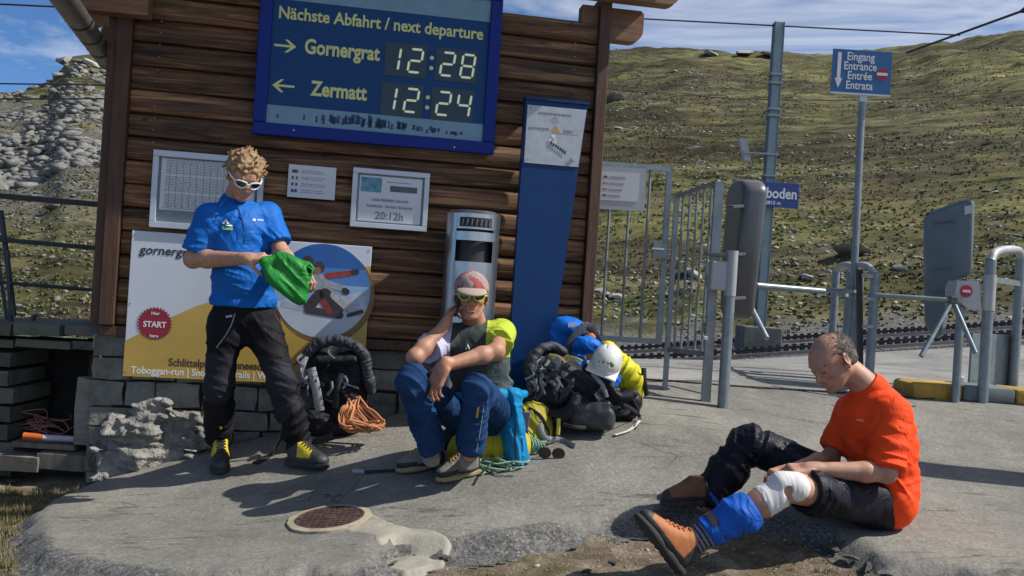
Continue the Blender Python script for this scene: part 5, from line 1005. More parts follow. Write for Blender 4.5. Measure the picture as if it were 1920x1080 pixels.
def shoe(par, ank, heel, toe, up, mu, ms, panels=None, laces=None, cuff=None, L=None, w=1.0):
    """boot in foot frame; heel and toe are sole points"""
    heel, toe, ank = Vector(heel), Vector(toe), Vector(ank); f = toe - heel; L = f.length; M = fr(f, up); q = lambda x, y, z: loc(heel, M, x * w, y * L, z)
    lo = np.min([heel, toe, ank], 0) - .09; hi = np.max([heel, toe, ank], 0) + .09
    F = SDF(lo, hi, .004); F.ell(q(0, .17, .055), [.037, .16 * L, .05], M, k=.02); F.ell(q(.0, .52, .04), [.043 * w, .3 * L, .045], M, k=.03); F.ell(q(0, .8, .032), [.043 * w, .185 * L, .036], M, k=.03)
    F.cap(q(0, .62, .055), q(0, .3, .1), .026, .038, k=.03); F.cap(q(0, .24, .05), ank, .036, .045, k=.03)
    F.cut(q(0, 0, .016), -M[2]); F.cut(np.array(ank) , np.array(ank) - q(0, .25, .03)); F.rough(.0012, 40, 2)
    ix = None
    if panels:
        def ix(P3):
            d = P3 - np.array(heel); x, y, z = d @ M[0], d @ M[1] / L, d @ M[2]; return panels(x, y, z)
    F.build('boot_upper', mu, par, ix)
    S_ = SDF(lo, hi, .004); S_.box(q(0, .17, .006), [.036 * w, .17 * L, .014], M, .01, k=.01); S_.ell(q(0, .7, .006), [.049 * w, .31 * L, .03], M, k=.03); S_.box(q(0, .45, .008), [.032 * w, .25 * L, .012], M, .01, k=.02); S_.cut(q(0, 0, .022), M[2]); S_.cut(q(0, 0, -.008), -M[2])
    for i in range(9): y = .08 + i * .105; S_.box(q(0, y, -.009), [.06, .006, .005], M, .001, k=.002, sub=True)
    S_.build('boot_sole', ms, par)
    if laces:
        b = MB(); top = []
        for y in np.linspace(.36, .68, 6):
            z = .17
            while z > .03 and F.D[tuple(np.clip(np.round((q(0, y, z) - F.lo) / F.h).astype(int), 0, F.n - 1))] > 0: z -= .002
            top.append((y, z + .003))
        for i, (y, z) in enumerate(top[:-1]):
            y2, z2 = top[i + 1]
            for s in (-1, 1): b.tube(crv([q(s * .024, y, z - .009), q(0, (y + y2) / 2, (z + z2) / 2 + .004), q(-s * .024, y2, z2 - .009)], 3), .0032, 5)
        b.build('laces', laces, par, True)
    if cuff: MB().tube([Vector(ank) - Vector(M[2]) * .012, Vector(ank) + Vector(M[2]) * .012], .05, 16).build('boot_cuff', cuff, par, True)
def bx(pts, m=.12): a = np.array([list(p) for p in pts]); return a.min(0) - m, a.max(0) + m

# ================================================================ standing man in blue
Yb = 4.72; man = thing('person', on(P(470, 880, Yb).x, Yb), 'standing curly-haired man in a blue sports shirt and black trousers, stuffing a green cloth bag', 'person', 'resting mountaineers')
hc = P(458, 330, Yb - .06); hf = Vector((.42, -.72, -.62)); HM = fr(hf, (0.05, 0, 1))
shR, shL = P(392, 408, Yb - .07), P(502, 404, Yb + .09); elR, elL = P(362, 486, Yb - .08), P(527, 474, Yb + .0); wrR, wrL = P(462, 485, Yb - .27), P(556, 512, Yb - .19)
nk = P(437, 385, Yb + .03); chest = P(446, 440, Yb + .01); waist = P(455, 530, Yb + .0); pel = P(458, 590, Yb + .02); TM = fr((.35, -.94, 0), (0, 0, 1))
tR = G(413, 893)
hiR, hiL = P(423, 606, Yb - .02), P(492, 606, Yb + .05); knR, knL = P(411, 722, Yb + .0), P(527, 712, Yb - .02); anR, anL = P(411, 826, tR.y + .2), P(562, 838, Yb + .1)
lo, hi = bx([hc, shR, shL, elR, elL, wrR, wrL, anR, anL]); B = SDF(lo, hi, .0042)
head(B, hc, HM, 1.0); B.cap(nk, loc(hc, HM, 0, -.03, -.05), .058, .052, k=.02); B.cap(shR, shL, .05, k=.03); B.ell(chest, [.12, .075, .15], TM, k=.03); B.cap(chest, pel, .08, .08, k=.03)
for h_, n_, a_ in ((hiR, knR, anR), (hiL, knL, anL)): B.cap(h_, n_, .06, .042, k=.02); B.cap(n_, a_, .04, .03, k=.02)
arm(B, shR, elR, wrR, (.045, .045, .029)); arm(B, shL, elL, wrL, (.045, .043, .029))
hand(B, wrR, (.95, -.15, .12), (.1, .55, -.85), -1, (.75, .6, .55, .6), thumb=(.8, .8), L=.95); hand(B, wrL, (.55, -.45, -.1), (-.3, .2, -.9), 1, (.7, .75, .8, .8), thumb=(.8, .8), L=.95)
B.build('body', [m_sk1], man)
F = SDF(*bx([shR, shL, elR, elL, nk, pel]), .0048); F.ell(chest, [.172, .118, .18], TM, k=.03); F.cap(chest, waist, .135, .13, k=.03); F.ell(P(456, 520, Yb), [.16, .118, .13], TM, k=.04); F.ell(P(457, 565, Yb + .01), [.17, .125, .1], TM, k=.03)
F.cap(shR, shL, .062, k=.05); F.cap(nk - Vector((0, 0, .05)), nk + Vector((0, 0, .01)), .085, .07, k=.03); F.cut(P(457, 574, Yb), (-.0, 0, -1))
hmR, hmL = shR.lerp(elR, .82) , shL.lerp(elL, .78); F.cap(shR, hmR, .072, .071, k=.03, flat=True); F.cap(shL, hmL, .072, .070, k=.03, flat=True)
for c_, r_, ax, fa, fp, am, sd in ((waist, .24, (.3, 0, 1), 24, 7, .012, 1), (chest, .26, (.8, 0, .6), 17, 5, .008, 2), (shR.lerp(elR, .5), .14, (0, 0, 1), 26, 8, .009, 3), (shL.lerp(elL, .5), .14, (.3, 0, 1), 26, 8, .009, 4), (P(430, 420, Yb - .1), .14, (1, .2, -.7), 26, 6, .008, 5), (P(500, 450, Yb), .14, (1, 0, .9), 26, 6, .01, 6)): F.fold(c_, r_, ax, fa, fp, am, sd)
m_blue = cloth('blue_sports_fabric', (.005, .115, .45), rough=.6, sheen=.3)
F.build('shirt', m_blue, man)
ck = SDF(*bx([nk], .14), .004); ck.cap(nk + Vector((0, .0, -.02)), Vector(nk) + Vector((.008, -.01, .03)), .075, .069, k=.01, flat=True); ck.cap(nk, Vector(nk) + Vector((.008, -.01, .06)), .062, .06, k=0, sub=True); ck.fold(nk, .12, (0, 0, 1), 30, 8, .004, 2); ck.build('collar', m_blue, man)
def onshirt(px, py, Yg, name, pts, m, par, th=.004, nrm=None):
    c_ = P(px, py, Yg); n_ = Vector(nrm or (TM[1])); r_ = n_.cross(Vector((0, 0, 1))).normalized() * -1; u_ = Vector((0, 0, 1)); r_ = u_.cross(n_).normalized() * 1
    return MB().prism([c_ + r_ * x + u_ * y for x, y in pts], n_ * th).build(name, m, par)
# front surface probe: march along the sight line until the cloth field turns negative
def hitF(Fd, px, py, y0=3.2, y1=5.4, dz=0):
    d = ray(px, py); best = None
    for Y in np.arange(y0, y1, .0025):
        p = np.array([d.x * Y / d.y, Y, CZ + d.z * Y / d.y]); i = np.round((p - Fd.lo) / Fd.h).astype(int)
        if (i >= 0).all() and (i < Fd.n).all() and Fd.D[tuple(i)] < 0: return Vector(p)
    return None
def decal(Fd, pix, name, m, par, lift=.006, th=.003, **k):
    pts = [hitF(Fd, x, y, **k) for x, y in pix]
    if any(p is None for p in pts): return None
    return MB().prism([p - Vector((0, lift, 0)) for p in pts], (0, th, 0)).build(name, m, par)
def seam(Fd, pix, name, m, par, r=.002, lift=.002, **k):
    pts = [hitF(Fd, x, y, **k) for x, y in pix]; pts = [p - Vector((0, lift, 0)) for p in pts if p is not None]
    if len(pts) > 1: return MB().tube(crv(pts, 3), r, 5).build(name, m, par, True)
m_wh = mat('white_trim', (.7, .72, .74), .6, bump=0); m_gn = mat('green_logo', (.2, .55, .12), .6, bump=0); m_pb = cloth('pale_blue_trim', (.12, .36, .75))
decal(F, [(417, 419), (424, 411), (431, 419), (427, 420), (424, 415), (421, 420)], 'chest_logo', m_wh, man); decal(F, [(417, 424), (437, 427), (436, 432), (418, 430)], 'chest_logo', m_gn, man); decal(F, [(424, 420), (436, 422), (436, 425), (424, 423)], 'chest_logo', m_wh, man)
decal(F, [(483, 411), (494, 412), (494, 414), (483, 413)], 'brand_print', m_wh, man); decal(F, [(475, 410), (480, 411), (479, 415), (475, 414)], 'brand_print', m_wh, man)
seam(F, [(446, 388), (454, 410), (458, 430), (459, 455)], 'zip', mat('dark_zip', (.01, .03, .12), .5, bump=0), man, .003); seam(F, [(470, 378), (485, 386), (500, 398)], 'piping', m_pb, man); seam(F, [(423, 374), (410, 390), (400, 410), (396, 440)], 'piping', m_pb, man)
# trousers
m_trk = cloth('black_softshell', (.008, .008, .011), .3, .7, .1); m_try = cloth('charcoal_knee_panel', (.02, .021, .029), .2, .7)
F = SDF(*bx([pel, hiR, hiL, anR, anL]), .0052); F.ell(pel, [.158, .112, .088], TM, k=.03); F.ell(P(458, 572, Yb + .02), [.15, .11, .08], TM, k=.03)
for h_, n_, a_, s in ((hiR, knR, anR, 1), (hiL, knL, anL, 2)):
    F.cap(h_, n_, .093, .068, k=.03); F.ell(n_, [.067, .068, .085], k=.03); m_ = n_.lerp(a_, .4); F.cap(n_, m_, .066, .07, k=.03); F.cap(m_, a_ + Vector((0, 0, .012)), .07, .062, k=.02, flat=True)
F.ell(h_.lerp(hiR, .5) + Vector((0, .04, -.02)), [.1, .09, .08], k=.04)
for n_, a_, h_, s in ((knR, anR, hiR, 1), (knL, anL, hiL, 5)):
    for t, am, fa in ((.25, .009, 22), (.55, .013, 26), (.85, .018, 30)): F.fold(n_.lerp(a_, t), .17, (a_ - n_) + Vector((.06 * (s - 2), 0, .05)), fa, 7, am, s + t * 3)
    F.fold(n_, .15, (.3, .1, 1), 26, 8, .012, s + 2); F.fold(h_.lerp(n_, .35), .2, (.5, .2, 1), 18, 5, .011, s + 3)
F.fold(P(465, 625, Yb), .15, (1, 0, .8), 24, 6, .012, 9)
def trp(P3):
    r = np.zeros(len(P3), int)
    for n_ in (knR, knL): d = P3 - np.array(n_); r[(np.abs(d[:, 2] + .03) < .15) & (d[:, 1] < -.01) & (d[:, 0] * .3 + d[:, 2] < .1)] = 1
    return r
F.build('trousers', [m_trk, m_try], man, trp)
m_zip = mat('silver_zip', (.35, .35, .36), .4, .5, bump=0); seam(F, [(441, 588), (433, 612), (421, 632), (406, 652)], 'pocket_zip', m_zip, man, .003); seam(F, [(515, 590), (527, 608), (536, 622)], 'pocket_zip', mat('red_zip', (.35, .06, .03), .5, bump=0), man, .002)
decal(F, [(424, 592), (436, 590), (436, 594), (424, 596)], 'hip_logo', m_zip, man); decal(F, [(412, 800), (417, 799), (417, 804), (412, 805)], 'ankle_logo', mat('lime_print', (.5, .6, .03), .5, bump=0), man)
m_bb = mat('black_boot_leather', (.03, .032, .035), .55, var=.2, bump=.3, bscale=200); m_by = mat('boot_yellow', (.62, .44, .015), .55, var=.12, bump=.2, bscale=200); m_sl = mat('dark_rubber', (.03, .028, .027), .8, var=.3, bump=.5, bscale=90)
ypan = lambda x, y, z: ((np.abs(x) > .012) & (np.abs(x) < .05) & (y > .33) & (y < .66) & (z > .045)).astype(int)
gR_, gL_ = on(anR.x, anR.y + .02), on(anL.x - .02, anL.y)
shoe(man, anR + Vector((0, 0, -.01)), Vector((P(410, 850, tR.y + .25).x, tR.y + .25, gz(tR.x, tR.y + .25) + .012)), tR + Vector((0, 0, .012)), (0, 0, 1), [m_bb, m_by], m_sl, ypan, mat('black_laces', (.03, .03, .03), .8, bump=0), w=1.08)
hL_, tL_ = G(540, 873), G(613, 879); shoe(man, anL + Vector((-.01, -.02, 0)), hL_ + Vector((0, 0, .012)), tL_ + Vector((.01, -.02, .012)), (0, 0, 1), [m_bb, m_by], m_sl, ypan, mat('black_laces', (.03, .03, .03), .8, bump=0), w=1.08)
# curly hair
def hairm(name, c0, c1): m, nt, b, v = newmat(name); nt.links.new(_ramp(nt, _noise(nt, v, 60, 5, .7), [(.3, c0), (.7, c1)]), b.inputs['Base Color']); b.inputs['Roughness'].default_value = .5; _bump(nt, b, _noise(nt, v, 160, 4, .7, (1, 1, 3)), .8, .004); return m
F = SDF(*bx([hc], .17), .0036); F.ell(loc(hc, HM, 0, -.022, .04), [.084, .1, .074], HM, k=.01); F.ell(loc(hc, HM, 0, -.05, .0), [.078, .065, .07], HM, k=.02)
rs = np.random.RandomState(7)
for i in range(380):
    th, ph = rs.uniform(0, 2 * math.pi), rs.uniform(-.4, 1.45); d = np.array([math.cos(th) * math.cos(ph), math.sin(th) * math.cos(ph), math.sin(ph)])
    if d[1] > .45 and d[2] < .12: continue
    c_ = loc(hc, HM, d[0] * .082, -.02 + d[1] * .1, .04 + d[2] * .076); t_ = rs.randn(3) * .011; t2_ = rs.randn(3) * .013; F.cap(c_ - t_, c_, .006, .0085, k=.008); F.cap(c_, c_ + t2_, .0085, .004, k=.006)
F.cut(loc(hc, HM, 0, .082, .026), HM[1] * .62 - HM[2] * .78); 
for s in (-1, 1): F.ell(loc(hc, HM, s * .08, .01, -.02), [.03, .04, .045], HM, k=.01, sub=True)
F.rough(.004, 60, 3); F.build('hair', hairm('blond_hair', (.1, .055, .024), (.47, .295, .14)), man)
def shades(par, hc, HM, mf, ml_, w=.066, sc=1.0, z=.008, name='sunglasses'):
    q = lambda x, y, z_: Vector(loc(hc, HM, x * sc, y * sc, z_ * sc)); g = thing(name, hc, None, None); g.parent = par; g.location = Vector(hc) - par.location
    b = MB()
    for s in (-1, 1):
        pr_ = [(.008, .012), (.03, .018), (.055, .014), (.064, .002), (.052, -.016), (.03, -.02), (.012, -.01)]; dep = lambda x: .108 - 5.0 * x * x
        pts = [q(s * x, dep(x), z + y) for x, y in pr_]; ctr = q(s * .034, dep(.034) + .003, z)
        l_ = MB(); l_.raw([ctr] + pts, [(0, i + 1, (i + 1) % 7 + 1) if s > 0 else (0, (i + 1) % 7 + 1, i + 1) for i in range(7)]); l_.build('lens', ml_, g, True); MB().tube(crv(pts + [pts[0]], 3), .0042 * sc, 6, caps=False).build('rim', mf, g, True)
        MB().tube([q(s * .062, .088, z + .006), q(s * .078, .05, z + .006), q(s * .082, -.005, z + .002)], .0045 * sc, 6).build('temple', mf, g, True)
    MB().tube([q(-.01, .109, z + .008), q(0, .111, z + .006), q(.01, .109, z + .008)], .0042 * sc, 6).build('bridge', mf, g, True)
shades(man, hc, HM, mat('glossy_white_frame', (.75, .75, .75), .3, bump=0, coat=.5), m_lens, z=.01)
# green stuff bag in his hands
bagc = P(540, 518, Yb - .25); gbag = thing('stuff_bag', bagc, 'crumpled green cloth bag held open in the hands of the standing man', 'bag')
F = SDF(*bx([bagc], .17), .0042); BM = fr(P(548, 550, Yb - .26) - P(535, 492, Yb - .25), (0, -1, 0))
A1, A2, A3, A4, A5 = P(496, 490, Yb - .31), P(525, 484, Yb - .27), P(577, 507, Yb - .24), P(566, 562, Yb - .26), P(508, 520, Yb - .29)
F.cap(A1, A5, .018, .022, k=.03); F.cap(A1, A2, .018, .02, k=.03); F.cap(A2, A3, .02, .02, k=.03); F.cap(A5, A4, .024, .02, k=.03); F.cap(A3, A4, .022, .016, k=.03)
for t in np.linspace(.1, .9, 7): F.cap(A2.lerp(A3, t), A5.lerp(A4, t), .025, .022, k=.03)
F.ell(A3 + Vector((.012, -.02, .004)), [.012, .04, .022], k=.01, sub=True); F.fold(bagc, .2, (1, .2, .9), 24, 5, .011, 3)
F.build('fabric', cloth('green_ripstop', (.02, .21, .035), .2, .45, .2), gbag)
MB().tube(crv([A3 + Vector((.0, -.02, .02)), A3 + Vector((.03, -.03, .0)), A3 + Vector((.012, -.03, -.03)), A3 + Vector((-.01, -.03, -.01)), A3 + Vector((.0, -.02, .02))], 5), .005, 7).build('opening_hem', cloth('green_hem', (.04, .3, .06)), gbag, True)

# ================================================================ seated man with a phone
Ym = 4.53; sm = thing('person', on(P(880, 870, Ym).x, Ym), 'seated man in a cap and lime-shouldered shirt, phoning with one arm on his knee', 'person', 'resting mountaineers')
hc = P(883, 557, Ym - .10); HM = fr((.08, -.98, -.02), (0, 0, 1))
shR, shL = P(838, 632, Ym - .04), P(940, 625, Ym + .06); elR, elL = P(778, 670, Ym - .30), P(930, 659, Ym - .27); wrR, wrL = P(834, 610, Ym - .16), P(832, 686, Ym - .42)
nk = P(893, 618, Ym + .02); chest = P(893, 668, Ym - .0); waist = P(905, 735, Ym + .1); pel = P(905, 790, Ym + .18); TM = fr((-.1, -.9, -.35), (0, -.3, 1))
hiR, hiL = P(868, 790, Ym + .16), P(945, 790, Ym + .18); knR, knL = P(773, 712, Ym - .42), P(895, 728, Ym - .42); anR, anL = P(810, 846, Ym - .22), P(880, 852, Ym - .27)
B = SDF(*bx([hc, shR, shL, elR, elL, wrR, wrL, anR, anL, pel]), .0042)
head(B, hc, HM, .98); B.cap(nk, loc(hc, HM, 0, -.03, -.05), .06, .054, k=.02); B.cap(shR, shL, .05, k=.03); B.ell(chest, [.13, .085, .15], TM, k=.03); B.cap(chest, pel, .1, .11, k=.03)
for h_, n_, a_ in ((hiR, knR, anR), (hiL, knL, anL)): B.cap(h_, n_, .068, .048, k=.02); B.cap(n_, a_, .046, .034, k=.02)
arm(B, shR, elR, wrR, (.041, .038, .026)); arm(B, shL, elL, wrL, (.043, .040, .027))
hand(B, wrR, P(855, 560, Ym - .05) - wrR, (.8, .1, .0), -1, (.45, .6, .7, .75), thumb=(.6, .3), L=.92); hand(B, wrL, (-.38, -.1, -.95), (.5, .75, -.2), -1, (.35, .4, .45, .5), .12, thumb=(.5, .2), L=1.02)
B.build('body', [m_sk2], sm)
m_dg, m_lm, m_gy, m_li = cloth('dark_grey_jersey', (.045, .055, .052), .2), cloth('lime_jersey', (.4, .5, .045), .1), cloth('grey_green_jersey', (.075, .095, .092), .15), cloth('lilac_jersey', (.5, .48, .66), .1)
F = SDF(*bx([shR, shL, elR, elL, nk, pel]), .0046); F.ell(chest, [.168, .118, .165], TM, k=.03); F.cap(chest, waist, .14, .145, k=.04); F.ell(waist, [.155, .12, .1], TM, k=.04); F.cap(shR, shL, .062, k=.05); F.cap(nk - Vector((0, 0, .05)), nk - Vector((0, 0, .0)), .085, .066, k=.03); F.cut(P(905, 745, Ym + .05), (.15, .3, -1))
hmR, hmL = shR.lerp(elR, .62), shL.lerp(elL, .6); F.cap(shR, hmR, .070, .068, k=.03, flat=True); F.cap(shL, hmL, .073, .071, k=.03, flat=True)
for c_, r_, ax, fa, fp, am, sd in ((waist, .22, (.2, 0, 1), 24, 7, .013, 1), (chest, .24, (.9, 0, .5), 17, 5, .009, 2), (hmR, .13, (1, .5, .5), 26, 8, .011, 3), (hmL, .13, (.3, .6, 1), 26, 8, .009, 4), (P(955, 700, Ym + .1), .16, (.4, 0, 1), 26, 6, .012, 6)): F.fold(c_, r_, ax, fa, fp, am, sd)
def jer(P3):
    r = np.zeros(len(P3), int); s_ = np.array(shL); d = P3 - np.array(chest); x = d @ TM[0]; z = d @ TM[2]
    # viewer right = his left, TM[0] is his right
    lx = P3[:, 0] - chest.x; zz = P3[:, 2] - chest.z
    r[(lx > .06)] = 2; r[(lx > .045) & (zz > .01 - .0 * lx)] = 1; dd = np.linalg.norm(np.cross(P3 - s_, np.array((hmL - shL).normalized())), axis=1); r[(lx > .1) & (dd < .085) & (P3[:, 2] > hmL.z - .05) & (P3[:, 1] < chest.y + .03)] = 1
    r[lx < -.125] = 3; return r
F.build('shirt', [m_dg, m_lm, m_gy, m_li], sm, jer)
decal(F, [(872, 655), (877, 644), (882, 655), (879, 655), (877, 649), (875, 655)], 'chest_logo', m_wh, sm)
# jeans
m_jn = cloth('blue_jeans', (.01, .04, .115), .45, .85, bs=420)
F = SDF(*bx([pel, hiR, hiL, anR, anL, knR, knL]), .0052); F.ell(pel, [.17, .14, .11], TM, k=.03)
for h_, n_, a_, s in ((hiR, knR, anR, 1), (hiL, knL, anL, 2)):
    F.cap(h_, n_ + Vector((0, .02, 0)), .085, .064, k=.03); F.ell(n_, [.06, .06, .07], k=.03); m_ = n_.lerp(a_, .55); F.cap(n_, m_, .059, .058, k=.03); F.cap(m_, a_ + Vector((0, .01, .022)), .063, .064, k=.02, flat=True)
    for t, am, fa in ((.2, .010, 20), (.5, .012, 22), (.9, .012, 26)): F.fold(n_.lerp(a_, t), .16, (a_ - n_) + Vector((.1 * (s - 2), 0, .1)), fa, 6, am, s + t * 3)
    F.fold(n_, .15, (.5, .6, .6), 24, 7, .014, s + 2); F.fold(h_.lerp(n_, .6), .2, (.2, 1, .3), 20, 6, .014, s + 3)
F.build('jeans', m_jn, sm)
m_stc = mat('pale_stitching', (.3, .4, .55), .8, bump=0); seam(F, [(912, 730), (906, 770), (900, 810), (893, 848)], 'stitching', m_stc, sm, .0016); seam(F, [(846, 857), (866, 860), (888, 860), (902, 856)], 'stitching', m_stc, sm, .0016); decal(F, [(895, 764), (899, 764), (896, 783), (892, 783)], 'leg_badge', mat('ochre_badge', (.45, .3, .08), .6, bump=0), sm)
m_tan = mat('grey_tan_suede', (.2, .185, .16), .8, var=.25, bump=.3, bscale=200); m_rand = mat('black_rand', (.025, .025, .028), .6); m_gum = mat('pale_gum_sole', (.3, .25, .13), .8, var=.2)
span = lambda x, y, z: (((z < .045) & (y > .55)) | (z < .034) | (y < .12)).astype(int)
m_olc = mat('ochre_laces', (.4, .27, .07), .8, bump=0)
h_, t_ = G(836, 880), G(742, 888); shoe(sm, anR - Vector((0, 0, .03)), h_ + Vector((.0, .03, .012)), t_ + Vector((0, 0, .012)), (0, 0, 1), [m_tan, m_rand], m_gum, span, m_olc, w=1.0)
h_, t_ = G(893, 890), G(818, 905); shoe(sm, anL - Vector((0, 0, .03)), h_ + Vector((.02, .03, .012)), t_ + Vector((0, -.02, .012)), (0, 0, 1), [m_tan, m_rand], m_gum, span, m_olc, w=1.0)
# cap, sunglasses, short hair, phone
cp = thing('cap', hc, None, None); cp.parent = sm; cp.location = Vector(hc) - sm.location
def capm():
    m, nt, b, v = newmat('faded_cap_cotton'); c = _ramp(nt, _noise(nt, v, 16, 3, .5), [(.42, (.28, .21, .19)), (.52, (.34, .27, .24)), (.56, (.3, .05, .06)), (.64, (.33, .08, .09))]); nt.links.new(c, b.inputs['Base Color']); b.inputs['Roughness'].default_value = .9; _bump(nt, b, _noise(nt, v, 300, 3, .6), .4, .001); return m
F = SDF(*bx([hc], .19), .0038); F.ell(loc(hc, HM, 0, -.012, .045), [.085, .103, .083], HM, k=.01); F.cut(loc(hc, HM, 0, .0, .032), -HM[2] + HM[1] * .08); F.fold(hc, .16, (1, 0, .2), 30, 10, .004, 3)
F.build('crown', capm(), cp)
F = SDF(*bx([hc], .19), .0034); F.ell(loc(hc, HM, 0, .075, .03), [.074, .088, .02], fr(HM[1] - HM[2] * .22, HM[2]), k=.005); F.ell(loc(hc, HM, 0, .07, .018), [.085, .1, .018], fr(HM[1] - HM[2] * .22, HM[2]), k=.004, sub=True); F.build('peak', mat('cap_peak', (.34, .27, .23), .9, var=.1), cp); MB().frame(loc(hc, HM, 0, -.012, .13), Vector(HM[0]) * .006, Vector(HM[1]) * .006, Vector(HM[2]) * .004, .003).build('button', mat('cap_peak', (.3, .2, .2)), cp)
F = SDF(*bx([hc], .17), .004); F.ell(loc(hc, HM, 0, -.03, .0), [.079, .084, .06], HM, k=.01); F.cut(loc(hc, HM, 0, .02, 0), HM[1]); F.rough(.002, 80, 2); F.build('hair', hairm('grey_brown_hair', (.04, .03, .025), (.14, .11, .09)), sm)
shades(sm, hc, HM, mat('lime_frame', (.45, .55, .05), .35, bump=0, coat=.4), m_lens, z=.006, sc=.98)
pc = P(858, 572, Ym - .17); ph = thing('mobile_phone', pc, 'black mobile phone held to the ear of the seated man', 'phone'); PM = fr(P(862, 552, Ym - .14) - P(856, 592, Ym - .2), (-.95, -.3, 0)); F = SDF(*bx([pc], .1), .003); F.box(pc, [.024, .055, .006], PM, .005); F.build('casing', mat('phone_black', (.015, .015, .018), .3, bump=0), ph)
# blue jacket tied round his waist
jk = thing('tied_jacket', P(950, 760, Ym), 'bright blue jacket tied round the waist of the seated man, hanging to the ground', 'jacket'); F = SDF(*bx([P(850, 735, Ym), P(1000, 880, Ym)], .15), .005)
W = [P(930, 738, Ym - .06), P(968, 742, Ym + .06), P(985, 738, Ym + .2)]; F.cap(W[0], W[1], .022, .03, k=.02); F.cap(W[1], W[2], .03, .02, k=.02); F.cap(P(855, 742, Ym - .05), P(930, 740, Ym - .06), .018, .02, k=.02)
F.cap(P(958, 745, Ym + .0), P(962, 800, Ym + .02), .035, .04, k=.03); F.cap(P(962, 800, Ym + .02), P(972, 870, Ym + .0), .042, .042, k=.03); F.cap(P(955, 770, Ym + .06), P(950, 850, Ym + .1), .05, .05, k=.03); F.cap(P(972, 800, Ym + .06), P(984, 862, Ym + .08), .03, .03, k=.02)
F.cap(P(952, 760, Ym - .07), P(957, 790, Ym - .07), .012, .014, k=.01, sub=True)
for c_, ax, am in ((P(962, 770, Ym), (1, .3, .2), .014), (P(965, 840, Ym), (1, .4, .1), .018), (P(950, 745, Ym), (.2, 0, 1), .01)): F.fold(c_, .17, ax, 24, 5, am, am * 900)
gzj = gz(P(968, 870, Ym).x, Ym); F.cut((0, 0, gzj + .004), (0, 0, -1)); F.fold(P(965, 800, Ym), .3, (1, .3, .25), 30, 9, .009, 4); F.build('fabric', cloth('azure_shell', (.006, .2, .42), .2, .55), jk)
seamj = seam(F, [(968, 800), (966, 830), (970, 868)], 'zip', m_rand, jk, .004)

# ================================================================ man in red tending his knee
Yr_ = 3.93; rm = thing('person', on(P(1640, 960, Yr_).x, Yr_), 'balding man in an orange-red shirt sitting on the ground, touching his bandaged knee', 'person', 'resting mountaineers')
hc = P(1560, 677, Yr_ - .0); HM = fr((-.78, -.36, -.62), (-.45, -.05, .9))
shL, shR = P(1672, 775, Yr_ - .12), P(1600, 770, Yr_ + .17); elL, elR = P(1662, 886, Yr_ - .22), P(1556, 860, Yr_ + .12); wrL, wrR = P(1522, 880, Yr_ - .24), P(1476, 884, Yr_ - .06)
nk = P(1628, 728, Yr_ + .0); chest = P(1640, 800, Yr_ + .02); waist = P(1668, 890, Yr_ + .04); pel = P(1630, 935, Yr_ + .05); TM = fr((-.85, -.15, -.4), (-.35, 0, 1))
hiL, hiR = P(1625, 938, Yr_ - .06), P(1625, 930, Yr_ + .14); knL, knR = P(1478, 915, Yr_ - .33), P(1402, 832, Yr_ + .2); anL, anR = P(1312, 1006, Yr_ - .36), P(1316, 946, Yr_ + .18)
B = SDF(*bx([hc, shR, shL, elR, elL, wrR, wrL, anR, anL, pel, waist]), .0042)
head(B, hc, HM, 1.03); B.cap(nk, loc(hc, HM, 0, -.035, -.04), .062, .055, k=.025); B.cap(shR, shL, .05, k=.03); B.ell(chest, [.13, .085, .15], TM, k=.03); B.cap(chest, pel, .1, .1, k=.03)
B.cap(hiL, knL, .08, .056, k=.02); B.cap(knL, knL.lerp(anL, .3), .052, .056, k=.02); B.cap(knL.lerp(anL, .3), anL, .056, .036, k=.02); B.cap(hiR, knR, .07, .05, k=.02); B.cap(knR, anR, .048, .035, k=.02)
arm(B, shR, elR, wrR, (.042, .039, .026)); arm(B, shL, elL, wrL, (.044, .041, .028))
hand(B, wrL, (-.93, -.1, -.05), (.05, .25, -.95), -1, (.7, .6, .6, .65), thumb=(.7, .8), L=1.0); hand(B, wrR, (-.6, -.55, -.05), (-.1, .2, -.9), 1, (.55, .6, .65, .7), thumb=(.7, .6), L=1.0)
B.build('body', [m_sk3], rm)
m_red = cloth('orange_red_jersey', (.85, .07, .012), .1, .75, .2)
F = SDF(*bx([shR, shL, elR, elL, nk, pel, waist, P(1715, 850, Yr_)]), .0048); F.ell(chest, [.175, .125, .18], TM, k=.03); F.cap(chest + Vector((.02, .02, 0)), waist + Vector((-.02, 0, 0)), .145, .132, k=.04); F.ell(P(1650, 850, Yr_ + .03), [.145, .15, .15], k=.04); F.ell(P(1660, 935, Yr_ + .03), [.12, .17, .13], k=.04); F.cap(shR, shL, .066, k=.06); F.cap(nk + Vector((.04, 0, -.06)), nk + Vector((.015, 0, -.01)), .095, .072, k=.03)
F.cap(P(1655, 770, Yr_ + .05), P(1670, 860, Yr_ + .05), .082, .087, k=.04)
F.cut(P(1643, 945, Yr_), (-.86, 0, -.5), .01); F.cut((0, 0, P(1660, 990, Yr_).z), (0, 0, -1), .01)
hmL, hmR = shL.lerp(elL, .93), shR.lerp(elR, .82); F.cap(shL, hmL, .078, .07, k=.03, flat=True); F.cap(shR, hmR, .074, .068, k=.03, flat=True)
